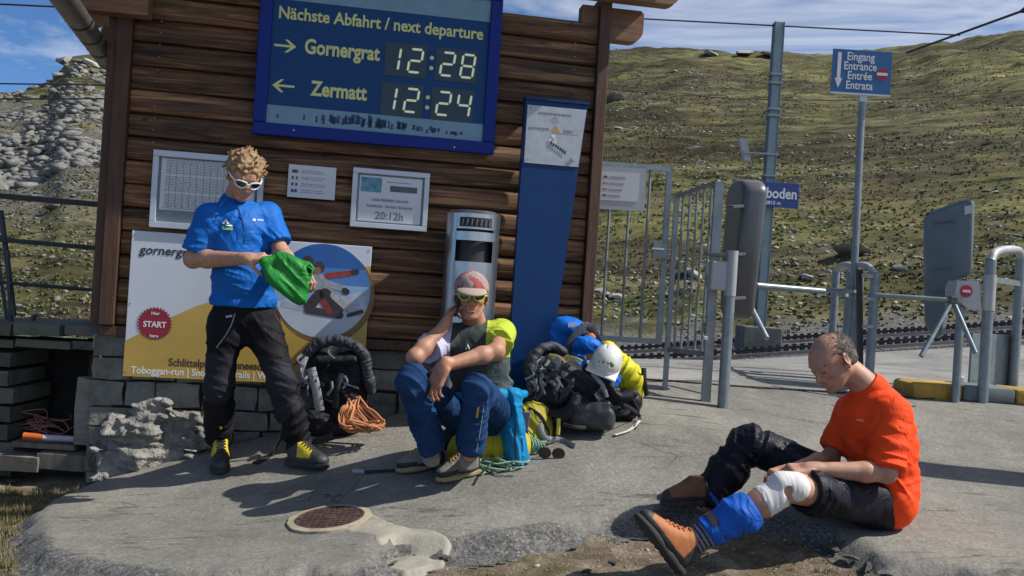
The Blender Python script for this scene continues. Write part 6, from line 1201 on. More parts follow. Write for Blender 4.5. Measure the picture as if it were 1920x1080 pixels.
for c_, r_, ax, fa, fp, am, sd in ((waist, .25, (-.3, .1, 1), 20, 6, .017, 1), (chest, .26, (.8, 0, .7), 15, 5, .011, 2), (shL.lerp(elL, .6), .17, (0.2, 0, 1), 26, 8, .014, 3), (hmR, .14, (.2, 0, 1), 26, 8, .012, 4), (P(1640, 900, Yr_ - .12), .2, (.8, 0, .7), 22, 5, .016, 6), (P(1590, 800, Yr_ - .05), .18, (.8, 0, -.6), 22, 5, .012, 7), (P(1700, 780, Yr_), .15, (.4, 0, 1), 24, 6, .01, 8)): F.fold(c_, r_, ax, fa, fp, am, sd)
F.build('shirt', m_red, rm); decal(F, [(1605, 785), (1618, 787), (1618, 790), (1605, 788)], 'chest_print', mat('pale_print', (.8, .3, .2), .6, bump=0), rm)
ck = SDF(*bx([nk], .16), .004); cd = (Vector(loc(hc, HM, 0, -.03, -.05)) - nk).normalized(); ck.cap(nk - cd * .015, nk + cd * .018, .079, .072, k=.01, flat=True); ck.cap(nk - cd * .03, nk + cd * .06, .064, .062, k=0, sub=True); ck.build('collar', m_red, rm)
# trousers: right leg long, left leg rolled up above the knee
m_tn = cloth('navy_black_shell', (.007, .008, .016), .3, .5, .1); F = SDF(*bx([pel, hiR, hiL, anR, knR, knL, waist]), .005); F.ell(pel, [.15, .17, .12], k=.04); F.ell(P(1635, 945, Yr_ + .04), [.11, .17, .11], k=.04)
F.cap(hiL, hiL.lerp(knL, .72), .102, .092, k=.03, flat=True); F.cap(hiR, knR + Vector((.02, 0, .0)), .1, .08, k=.03); F.ell(knR, [.08, .075, .08], k=.03); F.cap(knR, knR.lerp(anR, .5), .078, .082, k=.03); F.cap(knR.lerp(anR, .5), anR, .082, .07, k=.02, flat=True)
for c_, r_, ax, fa, am in ((knR, .17, knR - hiR, 22, .016), (knR.lerp(anR, .4), .18, anR - knR, 20, .015), (anR, .17, anR - knR + Vector((0, 0, .1)), 28, .02), (hiR.lerp(knR, .6), .2, Vector((.2, .3, 1)), 22, .016), (hiL.lerp(knL, .6), .2, Vector((.6, .2, 1)), 20, .014), (pel, .2, Vector((.6, 0, 1)), 20, .014)): F.fold(c_, r_, ax, fa, 6, am, am * 700)
gmn = lambda v: gz(v.x, v.y); F.cut((0, 0, gmn(pel) + .0), (0, 0, -1)); F.build('trousers', m_tn, rm)
F2 = SDF(*bx([knL.lerp(hiL, .3)], .16), .005); r0_ = hiL.lerp(knL, .70); r1_ = hiL.lerp(knL, .80); F2.cap(r0_, r1_, .093, .086, k=.01, flat=True, flata=True); F2.cap(r0_, r1_ + (r1_ - r0_), .068, .068, k=.0, sub=True); F2.fold(r1_, .15, r1_ - r0_, 40, 8, .007, 3); F2.build('rolled_hem', m_tn, rm)
# bandage and brace on the near leg
ax_ = (anL - knL).normalized(); m_ban = mat('white_bandage', (.68, .66, .64), .8, var=.08, scale=9, bump=.6, bscale=260, bdist=.001); F = SDF(*bx([knL, anL], .12), .0036)
F.cap(knL + ax_ * .035, knL + ax_ * .12, .0615, .0625, k=.004, flat=True, flata=True); F.cap(knL + Vector((.025, -.006, .008)), knL + Vector((-.025, -.004, .008)), .0585, .0575, k=.006); 
F.cap(knL + Vector((.0, -.05, .015)) + ax_ * .02, knL + Vector((.0, -.08, -.0)) + ax_ * .022, .018, .02, k=.004, sub=True); F.fold(knL + ax_ * .06, .14, ax_ + Vector((0, 0, .4)), 60, 12, .0035, 4); F.build('knee_bandage', m_ban, rm)
m_br = cloth('royal_blue_brace', (.012, .1, .48), .2, .6); F = SDF(*bx([knL, anL], .14), .0045); g0, g1 = knL + ax_ * .17, anL - ax_ * .03; F.cap(g0, g0.lerp(g1, .25), .066, .074, k=.01, flata=True); F.cap(g0.lerp(g1, .25), g1, .074, .056, k=.02, flat=True); F.fold(g0.lerp(g1, .5), .2, ax_ * .3 + Vector((.6, 0, .5)), 18, 7, .016, 3); F.build('shin_brace', m_br, rm)
for t, nm in ((.1, 'brace_strap'), (.34, 'brace_strap'), (.8, 'brace_strap')): c_ = g0.lerp(g1, t); rr_ = .0755 if t < .5 else .066; MB().tube([c_ - ax_ * .014, c_ + ax_ * .014], rr_ + .002, 22).build(nm, m_rand if t != .1 else cloth('bright_blue_strap', (.03, .2, .6)), rm, True)
F = SDF(*bx([anL], .15), .0045); F.cap(g1 - ax_ * .0, anL + ax_ * .05, .05, .046, k=.01, flata=True); F.fold(anL, .12, ax_, 40, 8, .008, 3)
def strp(P3): t = (P3 - np.array(anL)) @ np.array(ax_); return (np.sin(t * 420 + P3[:, 0] * 60) > 0).astype(int)
F.build('striped_sock', [cloth('sock_dark', (.03, .03, .05)), cloth('sock_pale', (.2, .2, .26))], rm, strp)
c_ = anR; MB().tube([c_ + (knR - anR).normalized() * .04, c_ + (knR - anR).normalized() * .075], .083, 20).build('blue_hem_band', m_br, rm, True)
m_or = mat('orange_boot_leather', (.38, .13, .035), .65, var=.2, bump=.3, bscale=200); m_brn = mat('brown_boot_leather', (.17, .075, .035), .65, var=.25, bump=.3, bscale=200)
obt = lambda x, y, z: ((z < .04) | (y < .2) | (y > .86)).astype(int)
heelL, toeL = P(1276, 1078, Yr_ - .40), P(1190, 966, Yr_ - .42); upv = (anL - heelL.lerp(toeL, .3)).normalized(); shoe(rm, anL + ax_ * .015, heelL, toeL, upv, [m_or, m_rand], m_sl, obt, mat('orange_laces', (.5, .15, .05), .7, bump=0), w=1.0)
gR0, gR1 = on(P(1330, 985, Yr_ + .15).x, Yr_ + .15), on(P(1235, 985, Yr_ + .12).x, Yr_ + .1); shoe(rm, anR - Vector((0, 0, .02)), gR0 + Vector((0, 0, .015)), gR1 + Vector((0, 0, .02)), (0, 0, 1), [m_brn, m_rand], m_sl, obt, None, w=1.0)
# thin grey hair round the back and sides, sparse on top; brows
q = lambda x, y, z: loc(hc, HM, x * 1.03, y * 1.03, z * 1.03); F = SDF(*bx([hc], .17), .0036); F.ell(q(0, -.022, .028), [.0805, .0925, .0825], HM, k=.01); F.ell(q(0, -.05, -.02), [.074, .06, .06], HM, k=.02); F.cut(q(0, .022, .0), HM[1]); F.ell(q(0, .09, .115), [.052, .08, .05], HM, k=.008, sub=True)
for s in (-1, 1): F.ell(q(s * .085, .005, -.012), [.03, .026, .04], HM, k=.006, sub=True)
F.cut(q(0, 0, -.052), -HM[2]); F.rough(.0035, 70, 3); F.build('hair', hairm('short_grey_hair', (.035, .026, .022), (.13, .1, .085)), rm)
for s in (-1, 1): MB().tube(crv([q(s * .018, .089, .027), q(s * .034, .086, .032), q(s * .05, .073, .026)], 3), .0032, 6).build('eyebrow', hairm('brow_hair', (.04, .03, .025), (.1, .08, .06)), rm, True)
for s in (-1, 1): MB().tube(crv([q(s * .02, .0885, .004), q(s * .032, .0905, .001), q(s * .044, .083, .003)], 3), .0012, 5).build('eyelid_line', m_rand, rm, True)
def strands(par, hc, HM, n, reg, ln, m, seed, sc=1.03, back=-.022, r=(.0805, .094, .084), up=.028):
    rs = np.random.RandomState(seed); V, Fc = [], []
    while len(Fc) < n:
        d = rs.randn(3); d /= np.linalg.norm(d)
        if not reg(d): continue
        p = loc(hc, HM, d[0] * r[0] * sc, (back + d[1] * r[1]) * sc, (up + d[2] * r[2]) * sc); nn = HM[0] * d[0] + HM[1] * d[1] + HM[2] * d[2]; t = nn * .35 + HM[2] * -.5 - HM[1] * .4 + rs.randn(3) * .35; t /= np.linalg.norm(t); w = np.cross(t, nn); w /= np.linalg.norm(w) + 1e-6; k = len(V); l = ln * rs.uniform(.6, 1.4)
        V += [p - w * .0011, p + w * .0011, p + t * l]; Fc.append((k, k + 1, k + 2))
    o = mesh('hair_strands', V, np.array(Fc), m, par); o['kind'] = 'stuff'
strands(rm, hc, HM, 2600, lambda d: d[2] > -.5 and d[1] < .7 - .45 * (d[2] < .2) and (d[2] < .55 or rs.rand() < .7), .011, hairm('short_grey_hair2', (.045, .03, .022), (.15, .115, .09)), 3)
# ================================================================ packs, ropes and small gear
def strap(par, pts, w, m, name='strap', nrm=(0, -1, 0), th=.25, n=5): MB().tube(crv(pts, n), w / 2, 8, flat=(nrm, th)).build(name, m, par, True)
def rope_pts(c, rx, rz, n, rs, ry=.05, tilt=0, flat=False):
    out = []; ph = rs.uniform(0, 6)
    for k in range(n * 9):
        a = ph + k * 2 * math.pi / 9 ; j = 1 + .22 * math.sin(k * .37 + ph) + rs.uniform(-.08, .08); x, z = rx * math.cos(a) * j, rz * math.sin(a) * j
        y = ry * math.sin(a * .5 + k * .13) + rs.uniform(-.01, .01); out.append(Vector(c) + (Vector((x, z, max(y, -.002))) if flat else Vector((x, y, z))))
    return out
m_pk = cloth('black_pack_nylon', (.016, .018, .024), .3, .5); m_pk2 = cloth('slate_pack_nylon', (.05, .055, .065), .3, .55); m_gs = mat('grey_webbing', (.23, .24, .26), .8, var=.2, bscale=300); m_wbl = mat('black_webbing', (.02, .02, .022), .8, bscale=300); m_yl = cloth('yellow_pack_fabric', (.5, .42, .03), .2, .55); m_ol = cloth('olive_yellow_pack', (.33, .3, .04), .25, .6)
m_bl = cloth('bright_blue_pack', (.006, .13, .55), .15, .5); m_rub = mat('rubbery_black_base', (.035, .038, .045), .42, var=.2)
# 1 black pack behind the standing man
Y1 = 5.0; g1_ = on(P(620, 815, Y1).x, Y1); p1 = thing('backpack', g1_, 'black quilted backpack with a curved padded harness, on the ground right of the standing man', 'backpack', 'mountaineering backpacks')
F = SDF(*bx([P(560, 640, Y1), P(705, 815, Y1 + .15)], .06), .005)
F.cap(P(603, 678, Y1 + .1), P(640, 770, Y1 + .12), .12, .12, k=.04); F.cap(P(655, 680, Y1 + .1), P(655, 760, Y1 + .12), .115, .1, k=.04); F.ell(P(595, 795, Y1 + .02), [.115, .1, .085], k=.02); F.ell(P(645, 790, Y1 + .1), [.12, .1, .09], k=.03)
for t in np.linspace(0, 1, 7): F.cap(P(625 + 35 * t, 705 + 60 * t, Y1 + .0), P(672 - 10 * t, 690 + 75 * t, Y1 + .02), .022, k=.008)
F.fold(P(630, 740, Y1), .3, (.4, 0, 1), 18, 8, .016, 2); F.cut((0, 0, g1_.z - .03), (0, 0, -1)); F.build('sack', m_pk, p1)
F = SDF(*bx([P(575, 640, Y1), P(705, 740, Y1 + .05)], .05), .0045); arc = crv([P(578, 660, Y1 - .03), P(605, 642, Y1 - .03), P(645, 640, Y1 - .03), P(680, 662, Y1 - .01), P(690, 705, Y1 + .02), P(695, 730, Y1 + .06)], 5)
for a, b_ in zip(arc[:-1], arc[1:]): F.cap(a, b_, .027, k=.004)
for i in range(0, len(arc) - 1, 4): F.fold(arc[i], .1, arc[i + 1] - arc[i], 75, 12, .006, i)
F.rough(.004, 30, 2); F.build('padded_harness', m_pk2, p1)
F = SDF(*bx([P(590, 672, Y1 - .08), P(672, 680, Y1 - .08)], .06), .0045); F.cap(P(598, 676, Y1 - .07), P(662, 674, Y1 - .06), .026, .024, k=.01); F.rough(.003, 30, 2); F.build('lid_pocket', m_pk, p1)
strap(p1, [P(583, 690, Y1 - .1), P(592, 725, Y1 - .11), P(600, 770, Y1 - .1)], .05, mat('silver_strap', (.4, .4, .42), .5, .3), 'compression_strap'); strap(p1, [P(572, 668, Y1 - .06), P(566, 690, Y1 - .08), P(572, 720, Y1 - .08)], .04, m_gs); strap(p1, [P(640, 700, Y1 - .08), P(632, 730, Y1 - .1), P(628, 765, Y1 - .08)], .03, m_wbl); strap(p1, [P(655, 740, Y1 - .05), P(690, 770, Y1 - .0), P(700, 790, Y1 + .03)], .03, m_wbl)
strap(p1, [P(555, 790, Y1 - .06), P(535, 800, Y1 - .1), on(P(515, 812, 4.95).x, 4.92, .012), on(P(480, 838, 4.85).x, 4.84, .01)], .045, m_wbl, 'hip_belt_end', (0, 0, 1)); strap(p1, [P(560, 815, Y1 - .06), P(590, 826, Y1 - .1), P(625, 818, Y1 - .08)], .04, m_wbl)
rs = np.random.RandomState(12)
for k in range(14): a = P(rs.uniform(565, 650), rs.uniform(655, 720), Y1 - .1); strap(p1, [a, a + Vector((rs.uniform(-.03, .03), -.015, rs.uniform(-.05, 0))), a + Vector((rs.uniform(-.05, .05), 0, rs.uniform(-.09, -.04)))], rs.uniform(.006, .014), (m_gs, m_wbl, m_gs)[k % 3], 'webbing')
# ropes
rc = P(680, 790, 4.93); m_ro = mat('orange_rope', (.52, .22, .09), .8, var=.2, scale=60, bump=.6, bscale=400, bdist=.0015); b = MB(); rs = np.random.RandomState(5)
gd_ = lambda p: Vector((p.x, p.y, max(p.z, gz(p.x, p.y) + .007)))
for k in range(15):
    top = P(662 + rs.uniform(-8, 10), 742 + rs.uniform(0, 18), 4.98); s1, s2 = rs.uniform(636, 662), rs.uniform(672, 722); bt = rs.uniform(798, 812)
    b.tube(crv([top, P(s1 + 4, 765, 4.95 - rs.uniform(0, .05)), gd_(P(s1, bt - 8, 4.93 - rs.uniform(0, .06))), gd_(P((s1 + s2) / 2 + rs.uniform(-8, 8), bt, 4.9 - rs.uniform(0, .05))), gd_(P(s2, bt - 8, 4.92)), P(s2 - 18, 775 + rs.uniform(-8, 8), 4.95), top + Vector((.01, 0, .005))], 6), .0055, 6)
for k in range(4): b.tube(crv([gd_(P(rs.uniform(640, 722), rs.uniform(785, 812), 4.93 - rs.uniform(0, .1))) for _ in range(7)], 6), .0055, 6)
o = b.build('climbing_rope', m_ro, None, True, loc=rc); tag(o, 'loose coil of orange climbing rope lying right of the black quilted backpack', 'rope')
b = MB(); g_ = lambda px, py, dz=.008: (lambda p: Vector((p.x, p.y, p.z + dz)))(G(px, py)); b.tube(crv([g_(522, 790), g_(490, 800), g_(460, 806), g_(470, 812), g_(500, 806), g_(525, 796), g_(500, 800), g_(485, 808)], 5), .012, 6); o = b.build('leather_strap', mat('tan_leather', (.3, .13, .06), .7), None, True, loc=g_(490, 803)); tag(o, 'tan leather sling lying on the asphalt between the legs of the standing man', 'strap')
# 2 yellow pack the man sits on
Y2 = 4.56; g2_ = on(P(930, 860, Y2).x, Y2); p2 = thing('backpack', g2_, 'yellow and olive backpack lying under the seated man', 'backpack', 'mountaineering backpacks')
F = SDF(*bx([P(850, 830, Y2), P(1030, 830, Y2 + .25)], .14), .0055); F.cap(P(875, 845, Y2 + .08), P(960, 835, Y2 + .12), .1, .11, k=.04); F.cut((0, 0, g2_.z - .03), (0, 0, -1)); F.fold(P(900, 850, Y2), .2, (1, 0, 0), 22, 6, .015, 1); F.fold(P(960, 850, Y2), .15, (1, 0, .3), 22, 6, .015, 2); F.build('sack', m_yl, p2)
F = SDF(*bx([P(975, 760, Y2), P(1030, 850, Y2 + .35)], .12), .005); F.cap(P(975, 812, Y2 + .22), P(1002, 800, Y2 + .25), .105, .095, k=.03); F.ell(P(1000, 775, Y2 + .25), [.085, .09, .06], k=.04); F.cut((0, 0, g2_.z + .0), (0, 0, -1)); F.fold(P(1000, 800, Y2 + .2), .2, (1, 0, .8), 28, 7, .016, 4); F.build('lid', m_ol, p2)
strap(p2, [P(978, 775, Y2 + .1), P(985, 810, Y2 + .08), P(990, 850, Y2 + .1)], .03, m_wbl); strap(p2, [P(1010, 790, Y2 + .15), P(1022, 820, Y2 + .12), g_(1050, 828, .01), g_(1078, 841, .01)], .028, m_gs); strap(p2, [P(992, 765, Y2 + .17), P(1015, 782, Y2 + .14), P(1030, 815, Y2 + .18)], .018, m_wbl)
MB().frame(P(985, 790, Y2 + .08), (.02, 0, 0), (0, .012, 0), (.004, 0, .05), .005).build('side_patch', mat('mauve_patch', (.12, .1, .14), .8), p2)
F = SDF(*bx([P(820, 790, 4.5), P(950, 840, 4.85)], .05), .006); F.cap(P(850, 825, 4.69), P(945, 818, 4.73), .07, .075, k=.03); F.fold(P(900, 810, 4.5), .2, (1, 0, 0), 22, 6, .01, 1); F.build('back_pad', m_pk, p2)
b = MB(); rs = np.random.RandomState(9); m_gro = mat('pale_green_rope', (.2, .33, .24), .8, var=.5, scale=90, bump=.5, bscale=400)
for cx_, cy_, rx, ry, n in ((925, 880, .09, .05, 4), (960, 876, .07, .05, 3), (998, 842, .06, .04, 3)): c_ = G(cx_, cy_); b.tube(crv([Vector((p.x, p.y, max(p.z, gz(p.x, p.y) + .006))) for p in rope_pts(c_ + Vector((0, 0, .012)), rx, ry, n, rs, .03, flat=True)], 3), .0048, 6)
b.tube(crv([g_(905, 868), g_(920, 885), g_(935, 893), g_(965, 893)], 6), .0048, 6); b.tube(crv([g_(895, 870), g_(898, 886), g_(905, 892), g_(925, 880, .05), P(940, 862, 4.3)], 6), .0048, 6)
for k in range(5): b.tube(crv([P(990 + 6 * k, 812 + 4 * k, Y2 + .1), P(1000 + 5 * k, 835, Y2 + .06), P(985 + 7 * k, 850, Y2 + .08)], 5), .0048, 6)
o = b.build('climbing_rope', m_gro, None, True, loc=G(950, 882)); tag(o, 'pale green climbing rope tangled on the ground beside the blue jacket', 'rope')
gc = G(1030, 858); gl_ = thing('glacier_glasses', gc, 'folded black glasses lying on the asphalt in front of the heaped packs', 'sunglasses')
for s in (-1, 1): c_ = gc + Vector((s * .035 + .01, -.01, .025)); b = MB(); b.tube([c_ + Vector((0, .006, 0)), c_ - Vector((0, .006, 0))], .028, 14); b.build('lens', m_lens, gl_, True); MB().tube(crv([c_ + Vector((.03 * math.cos(a), 0, .026 * math.sin(a))) for a in np.linspace(0, 6.28, 9)], 3), .004, 6).build('rim', m_wbl, gl_, True)
MB().tube([gc + Vector((-.05, .0, .03)), gc + Vector((.0, .05, .01)), gc + Vector((.07, .04, .01))], .004, 6).build('temple', m_wbl, gl_, True)
# 3 big grey and black pack with harness
Y3 = 4.95; g3_ = on(P(1080, 800, Y3).x, Y3 - .05); p3 = thing('backpack', g3_, 'large black and grey backpack lying harness up under the white helmet', 'backpack', 'mountaineering backpacks')
F = SDF(*bx([P(990, 650, Y3 - .1), P(1165, 800, Y3 + .2)], .07), .0055); F.cap(P(1025, 690, Y3 + .04), P(1110, 760, Y3 + .05), .13, .13, k=.05); F.cap(P(1022, 685, Y3 - .0), P(1028, 750, Y3 - .02), .09, .1, k=.03); F.cap(P(1060, 720, Y3 + .0), P(1130, 750, Y3), .09, .09, k=.04); F.ell(P(1020, 745, Y3 + .05), [.1, .12, .12], k=.04); F.cut((0, 0, g3_.z - .02), (0, 0, -1)); F.fold(P(1080, 730, Y3), .3, (.6, 0, 1), 16, 7, .02, 7); F.build('sack', m_pk, p3)
F = SDF(*bx([P(1065, 750, Y3 - .15), P(1150, 800, Y3 - .05)], .06), .0045); F.box(P(1108, 778, Y3 - .09), [.125, .09, .07], fr((.05, 1, 0), (.06, 0, 1)), .045); F.cap(P(1075, 765, Y3 - .15), P(1140, 758, Y3 - .15), .022, .022, k=.02); F.rough(.006, 14, 3); F.cut((0, 0, g3_.z - .01), (0, 0, -1)); F.build('base_panel', m_rub, p3)
F = SDF(*bx([P(990, 640, Y3 - .1), P(1060, 740, Y3 - .1)], .06), .0045); arc = crv([P(996, 730, Y3 - .1), P(994, 690, Y3 - .12), P(1008, 660, Y3 - .1), P(1035, 648, Y3 - .06), P(1058, 660, Y3 - .02)], 5)
for a, b_ in zip(arc[:-1], arc[1:]): F.cap(a, b_, .02, k=.01)
F.fold(P(1020, 690, Y3 - .1), .2, (.5, 0, 1), 40, 12, .008, 3); F.build('shoulder_strap', m_pk2, p3)
F = SDF(*bx([P(1060, 700, Y3 - .2), P(1185, 760, Y3 - .1)], .05), .0045); arc = crv([P(1025, 775, Y3 - .14), P(1050, 778, Y3 - .2), P(1072, 765, Y3 - .22), P(1080, 745, Y3 - .2)], 5)
for a, b_ in zip(arc[:-1], arc[1:]): F.cap(a, b_, .027, k=.01)
arc = crv([P(1100, 690, Y3 - .12), P(1135, 715, Y3 - .14), P(1160, 745, Y3 - .14), P(1188, 738, Y3 - .12)], 5)
for a, b_ in zip(arc[:-1], arc[1:]): F.cap(a, b_, .024, k=.01)
F.rough(.003, 40, 2); F.build('hip_belt', m_pk, p3)
for pts, w, m_ in (([P(1008, 735, Y3 - .15), P(1003, 700, Y3 - .16), P(1018, 668, Y3 - .15)], .022, m_gs), ([P(1020, 740, Y3 - .16), P(1014, 705, Y3 - .17), P(1030, 675, Y3 - .15)], .018, m_gs), ([P(1035, 690, Y3 - .16), P(1048, 715, Y3 - .18), P(1040, 740, Y3 - .17)], .016, m_gs), ([P(1030, 665, Y3 - .14), P(1052, 672, Y3 - .16), P(1062, 690, Y3 - .17)], .014, mat('yellow_webbing', (.5, .4, .05), .7)), ([P(1060, 668, Y3 - .1), P(1080, 672, Y3 - .12), P(1092, 678, Y3 - .12)], .016, mat('yellow_webbing', (.5, .4, .05), .7)),
                   ([P(1110, 700, Y3 - .17), P(1130, 722, Y3 - .19), P(1138, 745, Y3 - .19)], .02, m_gs), ([P(1150, 755, Y3 - .1), P(1175, 762, Y3 - .15), g_(1198, 790, .03), g_(1190, 806, .012)], .022, m_wbl), ([P(1055, 795, Y3 - .2), P(1090, 802, Y3 - .2), g_(1150, 799, .012)], .02, m_wbl), ([P(1140, 770, Y3 - .1), P(1165, 775, Y3 - .12), P(1180, 770, Y3 - .1)], .03, m_wbl)): strap(p3, pts, w, m_)
strap(p3, [g_(1198, 795, .02), g_(1180, 810, .012), g_(1152, 819, .01)], .024, mat('pale_webbing', (.5, .5, .46), .8), 'pale_strap_end', (0, 0, 1)); MB().frame(P(1047, 800, Y3 - .22), (.01, 0, 0), (0, .01, 0), (0, 0, .045), .006).build('yellow_pull', mat('yellow_pull', (.55, .5, .05), .6), p3)
rs = np.random.RandomState(21)
for k in range(30): a = P(rs.uniform(992, 1080), rs.uniform(665, 745), Y3 - .17); strap(p3, [a, a + Vector((rs.uniform(-.03, .03), -.012, rs.uniform(-.04, .02))), a + Vector((rs.uniform(-.05, .05), .0, rs.uniform(-.07, -.02)))], rs.uniform(.01, .02), (m_gs, m_wbl, m_pk2, m_pk2)[k % 4], 'webbing', th=.15)
for k in range(6): MB().frame(P(1010 + 10 * k, 705 - 9 * (k % 3), Y3 - .19), (.012, 0, .004), (0, .006, 0), (-.003, 0, .009), .003).build('buckle', m_wbl, p3)
# 4 blue pack behind
Y4 = 5.22; p4 = thing('backpack', on(P(1065, 780, Y4).x, Y4), 'bright blue backpack standing behind the heap, against the blue column', 'backpack', 'mountaineering backpacks')
F = SDF(*bx([P(1035, 600, Y4), P(1110, 760, Y4 + .1)], .09), .0055); F.cap(P(1060, 625, Y4 + .02), P(1068, 700, Y4 + .05), .085, .11, k=.04); F.ell(P(1066, 612, Y4), [.1, .1, .055], k=.03); F.cap(P(1068, 700, Y4 + .05), on(P(1068, 760, Y4).x, Y4 + .05, .08), .11, .11, k=.03); F.fold(P(1062, 640, Y4), .2, (1, 0, .5), 22, 6, .016, 5); F.build('sack', m_bl, p4)
F = SDF(*bx([P(1078, 640, Y4 - .15), P(1125, 650, Y4 - .1)], .08), .005); F.ell(P(1100, 648, Y4 - .16), [.085, .07, .05], k=.02); F.fold(P(1100, 648, Y4 - .16), .14, (.5, 0, 1), 26, 8, .012, 5); F.build('front_pocket', m_bl, p4)
strap(p4, [P(1062, 660, Y4 - .15), P(1078, 630, Y4 - .13), P(1100, 610, Y4 - .1), P(1118, 632, Y4 - .06), P(1124, 650, Y4)], .045, m_pk2, 'harness'); MB().prism([P(x, y, Y4 - .115) for x, y in ((1065, 606), (1080, 604), (1079, 612), (1066, 614))], (0, .006, 0)).build('maker_patch', m_wh, p4)
F = SDF(*bx([P(1095, 622, Y4 - .05), P(1118, 634, Y4 - .05)], .04), .004); F.ell(P(1106, 630, Y4 - .05), [.035, .04, .03], k=.01); F.rough(.004, 30, 2); F.build('orange_lining', cloth('orange_lining', (.6, .17, .05)), p4)
# helmet on top of the big pack
hcn = P(1138, 676, Y3 - .12); hl = thing('climbing_helmet', hcn, 'scuffed white climbing helmet with dark vent slots resting on the big black backpack', 'helmet'); HM4 = fr((-.3, -.85, -.45), (.25, -.3, .9)); F = SDF(*bx([hcn], .13), .0038)
F.ell(hcn, [.082, .1, .088], HM4, k=.01); F.cut(loc(hcn, HM4, 0, 0, -.038), -HM4[2] , .006); F.ell(loc(hcn, HM4, 0, 0, -.03), [.072, .09, .07], HM4, k=.004, sub=True); F.box(loc(hcn, HM4, 0, .03, -.034), [.084, .08, .006], HM4, .005, k=.01)
for sx_ in (-.032, -.012, .012, .032): F.cap(loc(hcn, HM4, sx_, .078, .02), loc(hcn, HM4, sx_, .088, .045), .0055, k=.002, sub=True)
for sx_ in (-.028, .028): F.cap(loc(hcn, HM4, sx_, .02, .085), loc(hcn, HM4, sx_ * 1.2, -.04, .08), .0065, k=.002, sub=True)
F.build('shell', mat('scuffed_white_shell', (.62, .62, .6), .35, var=.1, scale=12, bump=.05, coat=.3, dirt=(.35, .34, .33), dscale=20), hl); strap(hl, [loc(hcn, HM4, -.08, .02, -.03), loc(hcn, HM4, -.05, .06, -.09), loc(hcn, HM4, .03, .04, -.1), loc(hcn, HM4, .08, .0, -.04)], .016, m_bl, 'chin_strap')
MB().prism([Vector(loc(hcn, HM4, x, .072, z)) + Vector(HM4[1]) * .02 for x, z in ((-.045, .035), (-.02, .05), (-.03, .065), (-.05, .05))], Vector(HM4[1]) * .003).build('green_sticker', mat('green_sticker', (.15, .35, .1), .5, bump=0), hl)
# yellow shell pack right of the helmet
Y5 = 5.15; p5 = thing('backpack', on(P(1180, 770, Y5).x, Y5), 'lemon yellow backpack with black piping, rightmost of the heaped packs', 'backpack', 'mountaineering backpacks')
F = SDF(*bx([P(1130, 640, Y5), P(1212, 745, Y5 + .1)], .07), .005); F.cap(P(1140, 655, Y5 + .05), P(1188, 715, Y5 + .03), .05, .075, k=.03); F.cap(P(1165, 690, Y5 + .05), P(1190, 738, Y5 + .02), .06, .05, k=.03); F.cut(P(1210, 700, Y5), (1, 0, .12), .01); F.fold(P(1175, 700, Y5), .17, (.8, 0, -.5), 24, 6, .018, 8)
F.build('sack', cloth('lemon_pack_fabric', (.62, .56, .03), .15, .5), p5); strap(p5, [P(1207, 690, Y5 - .02), P(1208, 715, Y5 - .03), P(1213, 742, Y5 - .01)], .03, m_wbl, 'piping'); 
F = SDF(*bx([P(1140, 740, Y5 - .1), P(1200, 775, Y5)], .08), .0055); F.cap(P(1135, 755, Y5), P(1185, 752, Y5 - .04), .07, .06, k=.03); F.cap(P(1160, 772, Y5 - .02), P(1180, 770, Y5 - .04), .07, .05, k=.03); F.fold(P(1170, 760, Y5 - .1), .15, (1, 0, 1), 28, 8, .014, 2); F.build('hip_belt', m_pk, p5)
F = SDF(*bx([P(1150, 705, Y5 - .2)], .07), .004); F.ell(P(1152, 712, Y5 - .2), [.035, .03, .035], k=.01); F.fold(P(1152, 712, Y5 - .2), .08, (1, 0, 1), 40, 12, .012, 2); F.build('blue_pouch', m_bl, p5)
# trekking pole on the ground
tp_ = thing('trekking_pole', g_(700, 887), 'dark trekking pole with a pale handle lying in the shadow left of the seated man', 'pole'); a, b_ = g_(742, 886, .012), g_(684, 889, .012); MB().tube([a + (a - b_) * 1.5, b_], .008, 8).build('shaft', m_wbl, tp_, True); MB().tube([b_ + (b_ - a) * .001, g_(662, 889, .014)], [.011, .014], 8).build('handle', m_lg, tp_, True)
# unseen post added outside the frame to throw the long shadow behind the man in red
sp0 = on(4.3, 4.62); po_ = MB(); po_.box((sp0.x - .2, sp0.y - .08, sp0.z - .1), (sp0.x + .0, sp0.y + .2, sp0.z + 2.3), .01); o = po_.build('shadow_post', m_post, None, loc=sp0); tag(o, 'unseen dark post added just right of the view to cast a long shadow', 'post')
# ================================================================ rocks, turf and gravel
def rock_mesh(seed, sub=2):
    r = np.random.RandomState(seed); bm = bmesh.new(); bmesh.ops.create_icosphere(bm, subdivisions=sub, radius=1); s_ = Vector((r.uniform(.8, 1.3), r.uniform(.7, 1.1), r.uniform(.45, .75)))
    pl = [(Vector(r.randn(3)).normalized(), r.uniform(.38, .72)) for _ in range(10)]
    for v in bm.verts:
        for n, d in pl:
            k = v.co.dot(n) - d
            if k > 0: v.co -= n * k
        v.co = Vector((v.co.x * s_.x, v.co.y * s_.y, v.co.z * s_.z)) * (1 + .07 * float(vn(v.co.x * 2 + seed, v.co.y * 2, v.co.z * 2)))
    bm.verts.index_update(); V = np.array([v.co[:] for v in bm.verts]); Fc = [[v.index for v in f.verts] for f in bm.faces]; bm.free(); return V, Fc
m_rk = mat('lichen_rock', (.21, .205, .19), .95, var=.45, scale=3, bump=.9, bscale=12, bdist=.05, rand=.35, dirt=(.08, .08, .06), dscale=2)
m_rk2 = mat('pale_lichen_rock', (.36, .35, .32), .95, var=.35, scale=2, bump=.9, bscale=10, bdist=.05, rand=.3, dirt=(.1, .1, .07), dscale=1.6)
